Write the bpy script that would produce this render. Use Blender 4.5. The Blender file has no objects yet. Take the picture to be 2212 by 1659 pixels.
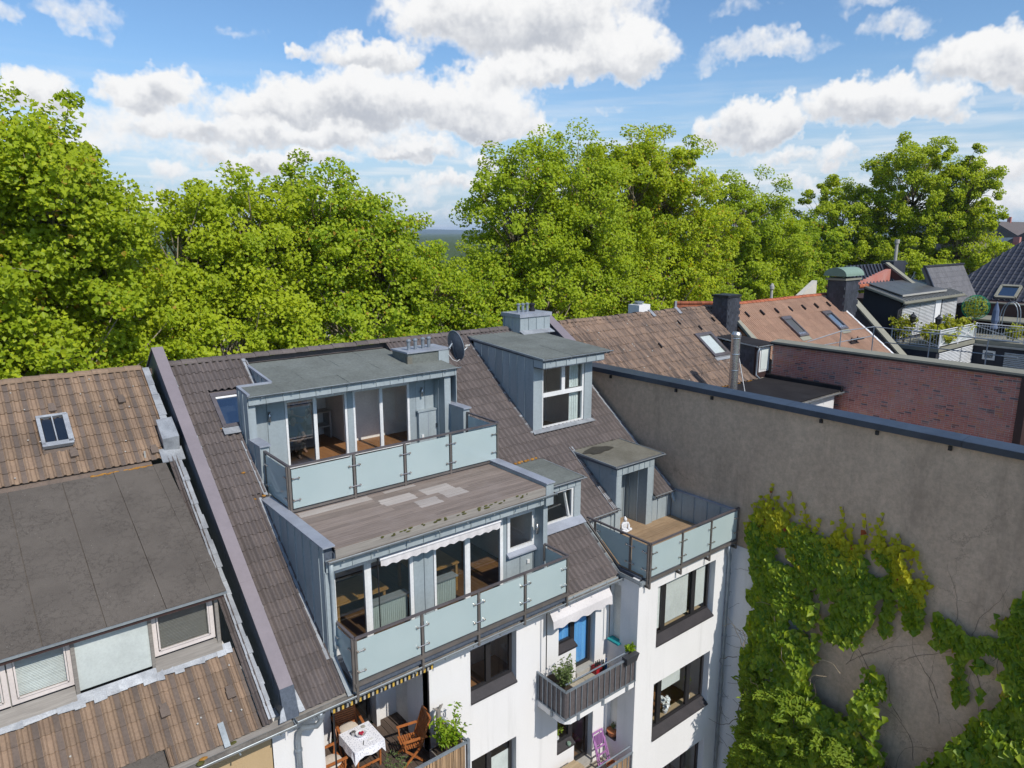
import bpy, math, random
import numpy as np
from mathutils import Vector, Matrix, noise as mnoise
R = math.radians
rng = random.Random(7)
SC = bpy.context.scene
COL = SC.collection

# ------------------------------------------------------------------ camera
cd = bpy.data.cameras.new('camera'); cam = bpy.data.objects.new('camera', cd); COL.objects.link(cam)
cam.location = (0, 0, 20); cam.rotation_euler = (R(90 - 12.12), 0, R(-39.07))
cd.sensor_width = 36; cd.lens = 24.97; cd.clip_start = .1; cd.clip_end = 30000
SC.camera = cam
SC.view_settings.view_transform = 'Standard'; SC.view_settings.look = 'None'
SC.view_settings.exposure = 0.4; SC.view_settings.gamma = 1; SC.view_settings.use_curve_mapping = False
try:
    SC.cycles.max_bounces = 10; SC.cycles.diffuse_bounces = 6; SC.cycles.transparent_max_bounces = 16; SC.cycles.use_denoising = True
    SC.cycles.caustics_reflective = False; SC.cycles.caustics_refractive = False
except Exception: pass

# ------------------------------------------------------------------ sun
SUN_AZ, SUN_EL = 177.3, 45.0          # azimuth clockwise from +y
sd = bpy.data.lights.new('sun', 'SUN'); sun = bpy.data.objects.new('sun', sd); COL.objects.link(sun)
sd.energy = 3.0; sd.angle = R(.53); sd.color = (1, .95, .87)
sv = Vector((math.sin(R(SUN_AZ)) * math.cos(R(SUN_EL)), math.cos(R(SUN_AZ)) * math.cos(R(SUN_EL)), math.sin(R(SUN_EL))))
sun.rotation_euler = sv.to_track_quat('Z', 'Y').to_euler(); sun.location = sv * 100

# ------------------------------------------------------------------ world: sky and cumulus
W = bpy.data.worlds.new('World'); SC.world = W; W.use_nodes = True
nt = W.node_tree; N = nt.nodes; N.clear()
def nd(t, **k):
    n = nt.nodes.new(t)
    for a, b in k.items(): setattr(n, a, b)
    return n
def wire(n, i, v):
    if isinstance(v, bpy.types.NodeSocket): nt.links.new(v, n.inputs[i])
    elif v is not None: n.inputs[i].default_value = v
def M(op, a, b=None, c=None, clamp=False):
    n = nd('ShaderNodeMath', operation=op, use_clamp=clamp); wire(n, 0, a); wire(n, 1, b); wire(n, 2, c); return n.outputs[0]
def VM(op, a, b=None, c=None, out=0):
    n = nd('ShaderNodeVectorMath', operation=op); wire(n, 0, a); wire(n, 1, b); wire(n, 2, c)
    return n.outputs[out]
def SS(x, lo, hi, a=0., b=1.):
    n = nd('ShaderNodeMapRange', interpolation_type='SMOOTHSTEP'); wire(n, 0, x); wire(n, 1, lo); wire(n, 2, hi); wire(n, 3, a); wire(n, 4, b); return n.outputs[0]
def NZ(vec, scale, detail=6, rough=.55, out=0):
    n = nd('ShaderNodeTexNoise'); n.inputs['Scale'].default_value = scale; n.inputs['Detail'].default_value = detail
    n.inputs['Roughness'].default_value = rough; wire(n, 'Vector', vec); return n.outputs[out]
sky = nd('ShaderNodeTexSky', sky_type='NISHITA', sun_disc=False, sun_elevation=R(SUN_EL), sun_rotation=R(SUN_AZ), altitude=100, air_density=1.0, dust_density=.6, ozone_density=3.0)
gen = nd('ShaderNodeTexCoord').outputs['Generated']
dirv = VM('NORMALIZE', gen)
sp = nd('ShaderNodeSeparateXYZ'); wire(sp, 0, dirv)
HEAD = 39.07
el = M('MULTIPLY', M('ARCSINE', sp.outputs[2]), 57.29578)
ca, sa = math.cos(R(HEAD)), math.sin(R(HEAD))
fw = M('ADD', M('MULTIPLY', sp.outputs[0], sa), M('MULTIPLY', sp.outputs[1], ca))
rt = M('SUBTRACT', M('MULTIPLY', sp.outputs[0], ca), M('MULTIPLY', sp.outputs[1], sa))
az = M('MULTIPLY', M('ARCTAN2', rt, fw), 57.29578)       # compass angle of the view direction
cb = nd('ShaderNodeCombineXYZ'); wire(cb, 0, az); wire(cb, 1, el)
P0 = cb.outputs[0]
warp = VM('MULTIPLY', VM('SUBTRACT', NZ(dirv, 16, 4, .62, out=1), (.5, .5, .5)), (6.0, 4.2, 0))
warp2 = VM('MULTIPLY', VM('SUBTRACT', NZ(dirv, 70, 2, .6, out=1), (.5, .5, .5)), (1.2, 1.0, 0))
P1 = VM('ADD', VM('ADD', P0, warp), warp2)
def px_dir(x, y):       # compass/elevation of a cloud seen at x, y of a 2212 wide view with this lens
    u, v = (x - 1106) / 1534.3, (829.5 - y) / 1534.3
    p = R(12.12); f = (math.cos(p) + v * math.sin(p)); z = (-math.sin(p) + v * math.cos(p))
    return math.degrees(math.atan2(u, f)), math.degrees(math.atan2(z, math.hypot(u, f)))
CLOUDS = [ # x, y, rx, ry, thickness
 (1130, 20, 300, 120, 1.0), (1330, 110, 130, 70, .9), (1180, 150, 130, 50, .8), (790, 112, 120, 48, .8), (930, 30, 110, 60, .6), (650, 105, 35, 18, .5),
 (70, 195, 120, 55, .8), (330, 195, 110, 55, .9), (560, 230, 130, 48, .75), (780, 215, 230, 70, 1.0), (1020, 235, 150, 80, 1.0), (1060, 165, 60, 45, .7),
 (300, 265, 230, 45, .55), (650, 290, 330, 38, .7), (1050, 275, 150, 35, .7), (200, 310, 200, 40, .45), (470, 330, 120, 30, .5),
 (620, 345, 170, 26, .7), (890, 330, 140, 26, .7), (1000, 395, 240, 24, .55), (1045, 355, 55, 24, .6), (380, 380, 90, 34, .55), (850, 420, 190, 16, .4), (930, 455, 190, 12, .35),
 (1620, 275, 120, 55, .95), (1690, 255, 60, 60, .9), (1890, 225, 170, 62, 1.0), (2040, 225, 80, 40, .7), (2150, 125, 200, 66, .95), (2290, 150, 180, 80, .9),
 (1650, 100, 170, 32, .4), (1540, 130, 60, 20, .3), (1940, 58, 90, 34, .4), (1880, 0, 110, 30, .35), (1620, 10, 90, 24, .25), (180, 25, 95, 38, .4), (20, 30, 60, 26, .4), (520, 70, 70, 18, .2),
 (1700, 345, 130, 26, .5), (1820, 330, 50, 34, .6), (1750, 395, 170, 20, .4), (2170, 355, 130, 52, .6), (2200, 430, 150, 40, .55), (1310, 240, 30, 12, .3), (1720, 220, 30, 10, .25),
 (2150, 500, 160, 14, .3), (150, 420, 220, 22, .4), (-250, 230, 260, 80, .8), (2600, 300, 240, 90, .8), (-300, 60, 160, 60, .5), (2500, 30, 200, 60, .6)]
accw = accv = None
for (x, y, rx, ry, th) in CLOUDS:
    a0, e0 = px_dir(x, y); a1, _ = px_dir(x + rx, y); _, e1 = px_dir(x, y - ry)
    ra, re = abs(a1 - a0) * 1.12, abs(e1 - e0) * 1.15
    q = VM('MULTIPLY_ADD', P1, (1 / ra, 1 / re, 0), (-a0 / ra, -e0 / re, 0))
    w = M('MULTIPLY', M('SUBTRACT', 1.0, VM('DOT_PRODUCT', q, q, out=1), clamp=True), th)
    w2 = M('MULTIPLY', w, w)
    s = nd('ShaderNodeSeparateXYZ'); wire(s, 0, q)
    if accw is None: accw, accv = w2, M('MULTIPLY', w2, s.outputs[1])
    else: accw, accv = M('ADD', accw, w2), M('MULTIPLY_ADD', w2, s.outputs[1], accv)
fld = M('SQRT', accw)
vpos = M('DIVIDE', accv, M('MAXIMUM', accw, 1e-4))
# the same kind of broken cumulus round the rest of the sky
zc = M('MAXIMUM', sp.outputs[2], .06)
pl_ = VM('DIVIDE', dirv, nd('ShaderNodeCombineXYZ').outputs[0]) if False else None
cz = nd('ShaderNodeCombineXYZ'); wire(cz, 0, M('DIVIDE', sp.outputs[0], zc)); wire(cz, 1, M('DIVIDE', sp.outputs[1], zc))
oth = SS(NZ(cz.outputs[0], .9, 4, .6), .52, .72)
away = SS(M('ABSOLUTE', az), 46, 60)
oth = M('MULTIPLY', oth, away)
det = NZ(dirv, 34, 3, .62); det2 = NZ(dirv, 150, 2, .6)
ragged = M('ADD', fld, M('ADD', M('MULTIPLY', M('SUBTRACT', det, .5), .62), M('MULTIPLY', M('SUBTRACT', det2, .5), .12)))
dens = SS(ragged, .05, .58)
dens = M('MULTIPLY', dens, SS(fld, .02, .16))
streak = nd('ShaderNodeCombineXYZ'); wire(streak, 0, M('MULTIPLY', az, .05)); wire(streak, 1, M('MULTIPLY', el, .55))
veil = M('MULTIPLY', SS(NZ(streak.outputs[0], 1.6, 3, .6), .42, .70), SS(M('ABSOLUTE', el), 2, 13, .75, 0))
dens = M('MAXIMUM', M('MAXIMUM', dens, M('MULTIPLY', oth, .9)), veil)
lit = SS(M('ADD', vpos, M('ADD', M('MULTIPLY', M('SUBTRACT', NZ(VM('ADD', dirv, (0, 0, .012)), 26, 3, .6), .5), 1.5), M('MULTIPLY', M('SUBTRACT', det2, .5), .3))), -.80, .30)
thin = SS(fld, .1, .75)
lit = M('SUBTRACT', 1.0, M('MULTIPLY', M('SUBTRACT', 1.0, lit), thin))
cr = nd('ShaderNodeMix', data_type='RGBA'); wire(cr, 0, lit); cr.inputs[6].default_value = (2.7, 2.85, 3.15, 1); cr.inputs[7].default_value = (4.85, 4.85, 4.85, 1)
tint = nd('ShaderNodeMix', data_type='RGBA', blend_type='MULTIPLY'); tint.inputs[0].default_value = 1
wire(tint, 6, sky.outputs[0]); tint.inputs[7].default_value = (.56, .67, .745, 1)
hz = mixs = nd('ShaderNodeMix', data_type='RGBA'); wire(hz, 0, SS(el, 0, 13, .85, 0)); wire(hz, 6, tint.outputs[2]); hz.inputs[7].default_value = (2.6, 3.25, 3.95, 1)
mx = nd('ShaderNodeMix', data_type='RGBA'); wire(mx, 0, dens); wire(mx, 6, hz.outputs[2]); wire(mx, 7, cr.outputs[2])
bg = nd('ShaderNodeBackground'); wire(bg, 0, mx.outputs[2]); bg.inputs[1].default_value = .15
wo = nd('ShaderNodeOutputWorld'); nt.links.new(bg.outputs[0], wo.inputs[0])
try: W.cycles.sampling_method = 'MANUAL'; W.cycles.sample_map_resolution = 512
except Exception: pass

# ------------------------------------------------------------------ mesh helpers
def tag(o, label=None, cat=None, group=None, kind=None):
    if label: o['label'] = label
    if cat: o['category'] = cat
    if group: o['group'] = group
    if kind: o['kind'] = kind
    return o
def put(o, parent=None):
    COL.objects.link(o)
    if parent is not None:
        o.parent = parent
        p = parent; off = Vector((0, 0, 0))
        o.matrix_parent_inverse = WM(parent).inverted()
    return o
def WM(o):
    m = o.matrix_basis.copy()
    return WM(o.parent) @ o.matrix_parent_inverse @ m if o.parent else m
def empty(name, loc, label=None, cat=None, group=None, parent=None):
    o = bpy.data.objects.new(name, None); o.location = loc; o.empty_display_size = .2
    put(o, parent); return tag(o, label, cat, group)
class MB:
    def __init__(s): s.v = []; s.f = []; s.r = []; s.m = []; s.rv = 0; s.mi = 0
    def add(s, vs, fs):
        b = len(s.v); s.v += [tuple(p) for p in vs]
        for f in fs: s.f.append(tuple(i + b for i in f)); s.r.append(s.rv); s.m.append(s.mi)
        return s
    def hexa(s, p):
        return s.add(p, [(0, 3, 2, 1), (4, 5, 6, 7), (0, 1, 5, 4), (1, 2, 6, 5), (2, 3, 7, 6), (3, 0, 4, 7)])
    def box(s, x0, x1, y0, y1, z0, z1):
        return s.hexa([(x0, y0, z0), (x1, y0, z0), (x1, y1, z0), (x0, y1, z0), (x0, y0, z1), (x1, y0, z1), (x1, y1, z1), (x0, y1, z1)])
    def ob(s, c, u, v, w, a, b, d):      # oriented box: centre, unit axes, half sizes
        c, u, v, w = Vector(c), Vector(u) * a, Vector(v) * b, Vector(w) * d
        return s.hexa([c - u - v - w, c + u - v - w, c + u + v - w, c - u + v - w, c - u - v + w, c + u - v + w, c + u + v + w, c - u + v + w])
    def bar(s, p, q, w, h, up=(0, 0, 1)):
        p, q = Vector(p), Vector(q); d = (q - p); L = d.length
        if L < 1e-6: return s
        d /= L; up = Vector(up)
        if abs(d.dot(up)) > .98: up = Vector((0, 1, 0))
        x = d.cross(up).normalized(); z = x.cross(d)
        return s.ob((p + q) / 2, x, d, z, w / 2, L / 2, h / 2)
    def quad(s, *p): return s.add(p, [tuple(range(len(p)))])
    def prism(s, poly, vec):
        n = len(poly); a = [Vector(p) for p in poly]; vec = Vector(vec); b = [p + vec for p in a]
        nn = Vector((0, 0, 0))
        for i in range(n): nn += a[i].cross(a[(i + 1) % n])
        fs = [tuple(range(n)), tuple(range(2 * n - 1, n - 1, -1))]
        fs += [(i, n + i, n + (i + 1) % n, (i + 1) % n) for i in range(n)]
        if nn.dot(vec) > 0: fs = [tuple(reversed(f)) for f in fs]
        return s.add(a + b, fs)
    def tube(s, pts, r, n=8, caps=True):
        pts = [Vector(p) for p in pts]; rs = r if isinstance(r, (list, tuple)) else [r] * len(pts)
        vs = []; fs = []; pu = None
        for i, p in enumerate(pts):
            d = (pts[min(i + 1, len(pts) - 1)] - pts[max(i - 1, 0)])
            d = d.normalized() if d.length > 1e-9 else Vector((0, 0, 1))
            if pu is None: pu = d.orthogonal().normalized()
            u = (pu - d * pu.dot(d)); u = u.normalized() if u.length > 1e-6 else d.orthogonal().normalized(); pu = u; w = d.cross(u)
            for k in range(n):
                t = 2 * math.pi * k / n; vs.append(p + (u * math.cos(t) + w * math.sin(t)) * rs[i])
        for i in range(len(pts) - 1):
            for k in range(n): fs.append((i * n + k, i * n + (k + 1) % n, (i + 1) * n + (k + 1) % n, (i + 1) * n + k))
        if caps: fs += [tuple(range(n - 1, -1, -1)), tuple((len(pts) - 1) * n + k for k in range(n))]
        return s.add(vs, fs)
    def lathe(s, prof, c, n=16, ax=None):
        c = Vector(c); rot = Vector((0, 0, 1)).rotation_difference(Vector(ax)).to_matrix() if ax is not None else Matrix.Identity(3)
        vs = []; fs = []
        for r, z in prof:
            for k in range(n):
                t = 2 * math.pi * k / n; vs.append(c + rot @ Vector((r * math.cos(t), r * math.sin(t), z)))
        for i in range(len(prof) - 1):
            for k in range(n): fs.append((i * n + k, i * n + (k + 1) % n, (i + 1) * n + (k + 1) % n, (i + 1) * n + k))
        fs += [tuple(range(n - 1, -1, -1)), tuple((len(prof) - 1) * n + k for k in range(n))]
        return s.add(vs, fs)
    def ell(s, c, r, n=12, m=8):
        c = Vector(c); vs = []; fs = []
        for i in range(m + 1):
            t = math.pi * i / m
            for k in range(n):
                a = 2 * math.pi * k / n; vs.append(c + Vector((r[0] * math.sin(t) * math.cos(a), r[1] * math.sin(t) * math.sin(a), r[2] * math.cos(t))))
        for i in range(m):
            for k in range(n): fs.append((i * n + k, (i + 1) * n + k, (i + 1) * n + (k + 1) % n, i * n + (k + 1) % n))
        return s.add(vs, fs)
    def mesh(s, name):
        me = bpy.data.meshes.new(name); me.from_pydata(s.v, [], s.f)
        if any(s.r):
            a = me.attributes.new('rnd', 'FLOAT', 'FACE'); a.data.foreach_set('value', s.r)
        if any(s.m): me.polygons.foreach_set('material_index', s.m)
        return me
    def build(s, name, mat, parent=None, smooth=False, **t):
        me = s.mesh(name)
        for m in (mat if isinstance(mat, list) else [mat]): me.materials.append(m)
        if smooth: me.polygons.foreach_set('use_smooth', [True] * len(me.polygons))
        o = bpy.data.objects.new(name, me); put(o, parent); return tag(o, **t)
def inst(name, me, parent, loc, rot=(0, 0, 0), scale=(1, 1, 1)):
    o = bpy.data.objects.new(name, me); o.location = loc; o.rotation_euler = rot; o.scale = scale
    return put(o, parent)
def clip(poly, i, lo, hi):
    for v, sg in ((lo, 1), (hi, -1)):
        out = []; n = len(poly)
        for k in range(n):
            a, b = poly[k], poly[(k + 1) % n]; da, db = (a[i] - v) * sg, (b[i] - v) * sg
            if da >= 0: out.append(a)
            if (da > 0 and db < 0) or (da < 0 and db > 0):
                t = da / (da - db); out.append((a[0] + (b[0] - a[0]) * t, a[1] + (b[1] - a[1]) * t))
        poly = out
        if len(poly) < 3: return []
    return poly
def seam_wall(parent, O, U, V, Nn, poly, step, mat, off=0., th=.02, name='zinc_panel', rib=.022, ribw=.012):
    """a wall of upright sheet panels, each with its own standing seam"""
    O, U, V, Nn = Vector(O), Vector(U), Vector(V), Vector(Nn)
    u0, u1 = min(p[0] for p in poly), max(p[0] for p in poly); k = math.floor((u0 - off) / step)
    while off + k * step < u1 - 1e-4:
        a, b = max(u0, off + k * step), min(u1, off + (k + 1) * step); k += 1
        if b - a < .03: continue
        p = clip(poly, 0, a + .003, b - .003)
        if len(p) < 3: continue
        m = MB(); m.prism([O + U * q[0] + V * q[1] - Nn * th for q in p], Nn * (th + rng.uniform(0, .002)))
        if a > u0 + .02:
            r = clip(poly, 0, a, a + ribw)
            if len(r) >= 3: m.prism([O + U * q[0] + V * q[1] - Nn * th for q in r], Nn * (th + rib))
        m.build(name, mat, parent)
def wall_holes(m, y, x0, x1, z0, z1, holes, th=.3, face=-1):
    """wall in plane y, front face towards -y, with rectangular openings and their reveals"""
    xs = sorted({x0, x1} | {h[0] for h in holes} | {h[1] for h in holes}); zs = sorted({z0, z1} | {h[2] for h in holes} | {h[3] for h in holes})
    xs = [v for v in xs if x0 <= v <= x1]; zs = [v for v in zs if z0 <= v <= z1]
    for i in range(len(xs) - 1):
        for j in range(len(zs) - 1):
            cx, cz = (xs[i] + xs[i + 1]) / 2, (zs[j] + zs[j + 1]) / 2
            if any(h[0] < cx < h[1] and h[2] < cz < h[3] for h in holes): continue
            m.quad((xs[i], y, zs[j]), (xs[i + 1], y, zs[j]), (xs[i + 1], y, zs[j + 1]), (xs[i], y, zs[j + 1]))
            m.quad((xs[i], y + th, zs[j]), (xs[i], y + th, zs[j + 1]), (xs[i + 1], y + th, zs[j + 1]), (xs[i + 1], y + th, zs[j]))
    for (a, b, c, d) in holes:
        m.quad((a, y, c), (a, y, d), (a, y + th, d), (a, y + th, c)); m.quad((b, y, c), (b, y + th, c), (b, y + th, d), (b, y, d))
        m.quad((a, y, d), (b, y, d), (b, y + th, d), (a, y + th, d)); m.quad((a, y, c), (a, y + th, c), (b, y + th, c), (b, y, c))
    m.quad((x0, y, z0), (x0, y, z1), (x0, y + th, z1), (x0, y + th, z0)); m.quad((x1, y, z0), (x1, y + th, z0), (x1, y + th, z1), (x1, y, z1))
    m.quad((x0, y, z1), (x1, y, z1), (x1, y + th, z1), (x0, y + th, z1))
    return m
# ------------------------------------------------------------------ materials
MATS = {}
def new_mat(name):
    global nt
    m = bpy.data.materials.new(name); m.use_nodes = True; nt = m.node_tree; nt.nodes.clear()
    out = nd('ShaderNodeOutputMaterial'); b = nd('ShaderNodeBsdfPrincipled'); nt.links.new(b.outputs[0], out.inputs[0])
    MATS[name] = m; return m, b, out
def mixc(f, a, b, mode='MIX'):
    n = nd('ShaderNodeMix', data_type='RGBA', blend_type=mode); wire(n, 0, f)
    for i, v in ((6, a), (7, b)):
        if isinstance(v, tuple): n.inputs[i].default_value = (*v[:3], 1)
        else: wire(n, i, v)
    return n.outputs[2]
def rndval():
    a = nd('ShaderNodeAttribute', attribute_name='rnd').outputs['Fac']; o = nd('ShaderNodeObjectInfo').outputs['Random']
    return M('FRACT', M('ADD', a, o))
def pos(stretch=None):
    p = nd('ShaderNodeNewGeometry').outputs['Position']
    return VM('MULTIPLY', p, stretch) if stretch else p
def bump(b, h, s, d=.02):
    n = nd('ShaderNodeBump'); n.inputs['Strength'].default_value = s; n.inputs['Distance'].default_value = d
    wire(n, 'Height', h); nt.links.new(n.outputs[0], b.inputs['Normal'])
def mk(name, c1, c2=None, scale=1.5, rough=.8, bmp=0., bscale=70., rnd=0., spec=.3, metal=0., stretch=None, fine=.18, dirt=None, dscale=.8, dlo=.55, dhi=.75, bdist=.02):
    m, b, out = new_mat(name); c2 = c2 or tuple(v * .78 for v in c1)
    p = pos(stretch)
    c = mixc(SS(NZ(p, scale, 7, .62), .35, .66), c1, c2)
    if fine: c = mixc(SS(NZ(pos(), scale * 14, 4, .7), .3, .75), c, mixc(1.0, c, (1 - fine * 2,) * 3, 'MULTIPLY'))
    if dirt: c = mixc(M('MULTIPLY', SS(NZ(pos((1, 1, .45)), dscale, 8, .68), dlo, dhi), .85), c, dirt)
    if rnd:
        r = rndval(); c = mixc(1.0, c, mixc(r, (1 - rnd,) * 3, (1 + rnd,) * 3), 'MULTIPLY')
    wire(b, 'Base Color', c); b.inputs['Metallic'].default_value = metal; b.inputs['Specular IOR Level'].default_value = spec
    rr = M('ADD', M('MULTIPLY', M('SUBTRACT', NZ(pos(), scale * 5, 5), .5), .25), rough, clamp=True); wire(b, 'Roughness', rr)
    if bmp: bump(b, NZ(pos(), bscale, 5, .7), bmp, bdist)
    return m
def flat(name, c, rough=.6, spec=.3, metal=0., rnd=.06): return mk(name, c, tuple(v * .88 for v in c), rough=rough, spec=spec, metal=metal, rnd=rnd, fine=.06)

mk('zinc', (.365, .415, .435), (.305, .352, .372), .9, .48, .08, 30, .07, .45, 0, (2.5, 2.5, .35), .06)
mk('zinc_cap', (.34, .365, .42), (.27, .29, .335), 1.6, .45, .05, 30, .05, .45, 0, None, .06, (.42, .42, .44), 2.2, .6, .8)
mk('gutter', (.36, .40, .42), (.27, .30, .32), 2, .38, 0, 30, .05, .5, .35, None, .08)
mk('gutter_in', (.20, .185, .165), (.12, .11, .10), 3, .8, .2, 50)
mk('felt', (.205, .222, .205), (.165, .178, .163), 1.1, .95, .5, 160, .07, .12, 0, None, .14, (.13, .135, .12), .7, .55, .8)
mk('felt_stain', (.215, .205, .17), (.165, .155, .125), 1.3, .95, .4, 140, .05, .12, 0, None, .12)
mk('felt_black', (.034, .032, .034), (.024, .022, .024), 1.2, .9, .3, 90, .05, .15, 0, None, .1)
mk('lead', (.40, .42, .445), (.28, .295, .32), 3.5, .5, .25, 14, .12, .45, .1, None, .15)
mk('coping', (.24, .205, .22), (.21, .18, .195), .8, .5, .03, 20, .02, .4, 0, None, .04, (.27, .22, .21), 1.2, .62, .8)
mk('coping_blue', (.055, .07, .095), (.04, .05, .07), .9, .36, .02, 20, 0, .5, .2, None, .05)
mk('bluegrey_sheet', (.105, .125, .16), (.085, .10, .13), 1.2, .5, 0, 20, .03, .4)
def tile_mat(name, c1, c2, sc, rnd, dirt=None, dlo=.55, dhi=.75, moss=None):
    m, b, out = new_mat(name)
    c = mixc(SS(NZ(pos((1.0, .55, .55)), sc, 8, .66), .32, .68), c1, c2)
    c = mixc(SS(NZ(pos(), 26, 4, .7), .35, .8), c, mixc(1.0, c, (.72, .72, .72), 'MULTIPLY'))
    if dirt: c = mixc(M('MULTIPLY', SS(NZ(pos((4.5, .4, .4)), 2.2, 8, .7), dlo, dhi), .8), c, dirt)
    r = rndval(); c = mixc(1.0, c, mixc(r, (1 - rnd,) * 3, (1 + rnd, 1 + rnd * .92, 1 + rnd * .88)), 'MULTIPLY')
    if moss: c = mixc(M('MULTIPLY', SS(NZ(pos(), 5.5, 8, .75), .66, .72), .8), c, moss)
    wire(b, 'Base Color', c); b.inputs['Roughness'].default_value = .78; b.inputs['Specular IOR Level'].default_value = .28
    bump(b, NZ(pos(), 120, 4, .7), .35, .006)
tile_mat('tile_main', (.158, .132, .124), (.126, .106, .10), 1.4, .12, (.075, .06, .055), .6, .85, (.19, .15, .08))
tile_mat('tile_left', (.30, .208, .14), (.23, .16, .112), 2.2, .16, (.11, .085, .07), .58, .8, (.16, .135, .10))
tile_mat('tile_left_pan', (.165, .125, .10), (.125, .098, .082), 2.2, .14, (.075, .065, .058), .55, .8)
tile_mat('tile_weathered', (.31, .21, .148), (.215, .15, .112), 1.3, .15, (.078, .064, .058), .44, .60)
tile_mat('tile_clay', (.42, .265, .185), (.35, .215, .15), 1.0, .09, (.22, .14, .11), .62, .85)
tile_mat('ridge_red', (.47, .15, .075), (.36, .11, .055), 3, .14)
tile_mat('tile_red', (.33, .105, .05), (.21, .07, .035), 2.2, .2, (.10, .05, .035), .5, .75)
tile_mat('tile_black', (.05, .05, .062), (.036, .036, .046), 2, .12)
MATS['tile_black'].node_tree.nodes['Principled BSDF'].inputs['Roughness'].default_value = .32
MATS['tile_black'].node_tree.nodes['Principled BSDF'].inputs['Specular IOR Level'].default_value = .6
tile_mat('tile_grey', (.23, .225, .235), (.19, .185, .195), 2, .1)

def plaster(name, c1, c2, stain, bs, cracks=0):
    m, b, out = new_mat(name)
    c = mixc(SS(NZ(pos((1, 1, .5)), .9, 8, .66), .3, .7), c1, c2)
    c = mixc(M('MULTIPLY', SS(NZ(pos((3.0, 3.0, .16)), 1.2, 8, .7), .52, .8), .6), c, stain)
    c = mixc(SS(NZ(pos(), 45, 3, .7), .3, .8), c, mixc(1.0, c, (.9, .9, .9), 'MULTIPLY'))
    if cracks > .7:
        c = mixc(SS(NZ(pos(), 7, 8, .72), .3, .7), mixc(1.0, c, (1.06, 1.05, 1.04), 'MULTIPLY'), mixc(1.0, c, (.80, .80, .79), 'MULTIPLY')); c = mixc(M('MULTIPLY', SS(NZ(pos((1, 1, .25)), .7, 7, .7), .5, .66), .45), c, tuple(q * .5 for q in c2)); c = mixc(SS(NZ(pos(), 26, 3, .8), .62, .75), c, mixc(1.0, c, (.62, .62, .6), 'MULTIPLY'))
    h = NZ(pos(), 120, 4, .75)
    if cracks:
        v = nd('ShaderNodeTexVoronoi', feature='DISTANCE_TO_EDGE'); v.inputs['Scale'].default_value = .55
        wire(v, 'Vector', VM('ADD', pos(), VM('MULTIPLY', NZ(pos(), 1.8, 7, .7, out=1), (1.8, 1.8, 1.8))))
        k = M('MULTIPLY', SS(v.outputs['Distance'], .003, .014, 1, 0), SS(NZ(pos(), .5, 3), .47, .6))
        c = mixc(M('MULTIPLY', k, .75 * cracks), c, tuple(q * .42 for q in c1))
    wire(b, 'Base Color', c); b.inputs['Roughness'].default_value = .92; b.inputs['Specular IOR Level'].default_value = .15
    bump(b, h, bs, .012)
plaster('white_plaster', (.80, .785, .775), (.765, .75, .74), (.62, .605, .59), .25)
plaster('white_plaster_old', (.76, .755, .76), (.70, .695, .70), (.58, .57, .57), .25, .5)
plaster('brown_plaster', (.70, .53, .39), (.60, .45, .33), (.47, .355, .26), 1.0, .9)
plaster('beige_plaster', (.55, .40, .235), (.48, .35, .20), (.36, .27, .17), .3)
plaster('grey_plaster', (.30, .29, .28), (.24, .23, .225), (.18, .17, .16), .3)
plaster('dark_render', (.052, .052, .06), (.042, .042, .05), (.035, .034, .04), .3)
plaster('cream_plaster', (.66, .62, .55), (.58, .55, .48), (.45, .42, .37), .2)

def brick_mat():
    m, b, out = new_mat('brick'); r = rndval()
    n = nd('ShaderNodeValToRGB'); wire(n, 0, r); e = n.color_ramp.elements
    e[0].position = 0; e[0].color = (.24, .08, .07, 1); e[1].position = 1; e[1].color = (.46, .14, .09, 1)
    for p, c in ((.06, (.10, .10, .12)), (.09, (.42, .145, .12)), (.5, (.50, .175, .14)), (.9, (.56, .205, .155)), (.955, (.52, .21, .10))):
        q = n.color_ramp.elements.new(p); q.color = (*c, 1)
    c = mixc(SS(NZ(pos(), 30, 6, .7), .3, .75), n.outputs[0], mixc(1.0, n.outputs[0], (.7, .72, .75), 'MULTIPLY'))
    c = mixc(M('MULTIPLY', SS(NZ(pos(), 1.1, 6, .65), .38, .75), .5), c, (.50, .33, .29))
    wire(b, 'Base Color', c); b.inputs['Roughness'].default_value = .9; bump(b, NZ(pos(), 90, 4), .4, .01)
brick_mat()
mk('mortar', (.66, .56, .51), (.56, .475, .43), 2.5, .95, .4, 90, 0, .1)
def old_felt():
    m, b, out = new_mat('felt_old'); p = pos()
    c = mixc(SS(NZ(p, 1.1, 7, .65), .3, .7), (.148, .128, .11), (.118, .102, .088))
    c = mixc(SS(NZ(p, 150, 2, .7), .35, .75), c, mixc(1.0, c, (.72, .72, .72), 'MULTIPLY'))
    v = nd('ShaderNodeTexVoronoi', feature='DISTANCE_TO_EDGE'); v.inputs['Scale'].default_value = 7.5
    wire(v, 'Vector', VM('ADD', VM('MULTIPLY', p, (.75, 1.0, 1.0)), VM('MULTIPLY', NZ(p, 6, 6, .7, out=1), (.35, .35, .35))))
    k = M('MULTIPLY', SS(v.outputs['Distance'], .004, .03, 1, 0), SS(NZ(p, 1.6, 5, .6), .36, .6))
    c = mixc(M('MULTIPLY', k, .6), c, (.045, .038, .034))
    lic = M('MULTIPLY', SS(NZ(p, 34, 3, .6), .70, .735), SS(NZ(p, 1.0, 4, .6), .5, .62)); c = mixc(lic, c, (.42, .41, .36))
    wire(b, 'Base Color', c); b.inputs['Roughness'].default_value = .95; b.inputs['Specular IOR Level'].default_value = .12
    bump(b, M('SUBTRACT', NZ(p, 90, 4, .7), M('MULTIPLY', k, .8)), .5, .012)
old_felt()
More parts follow.
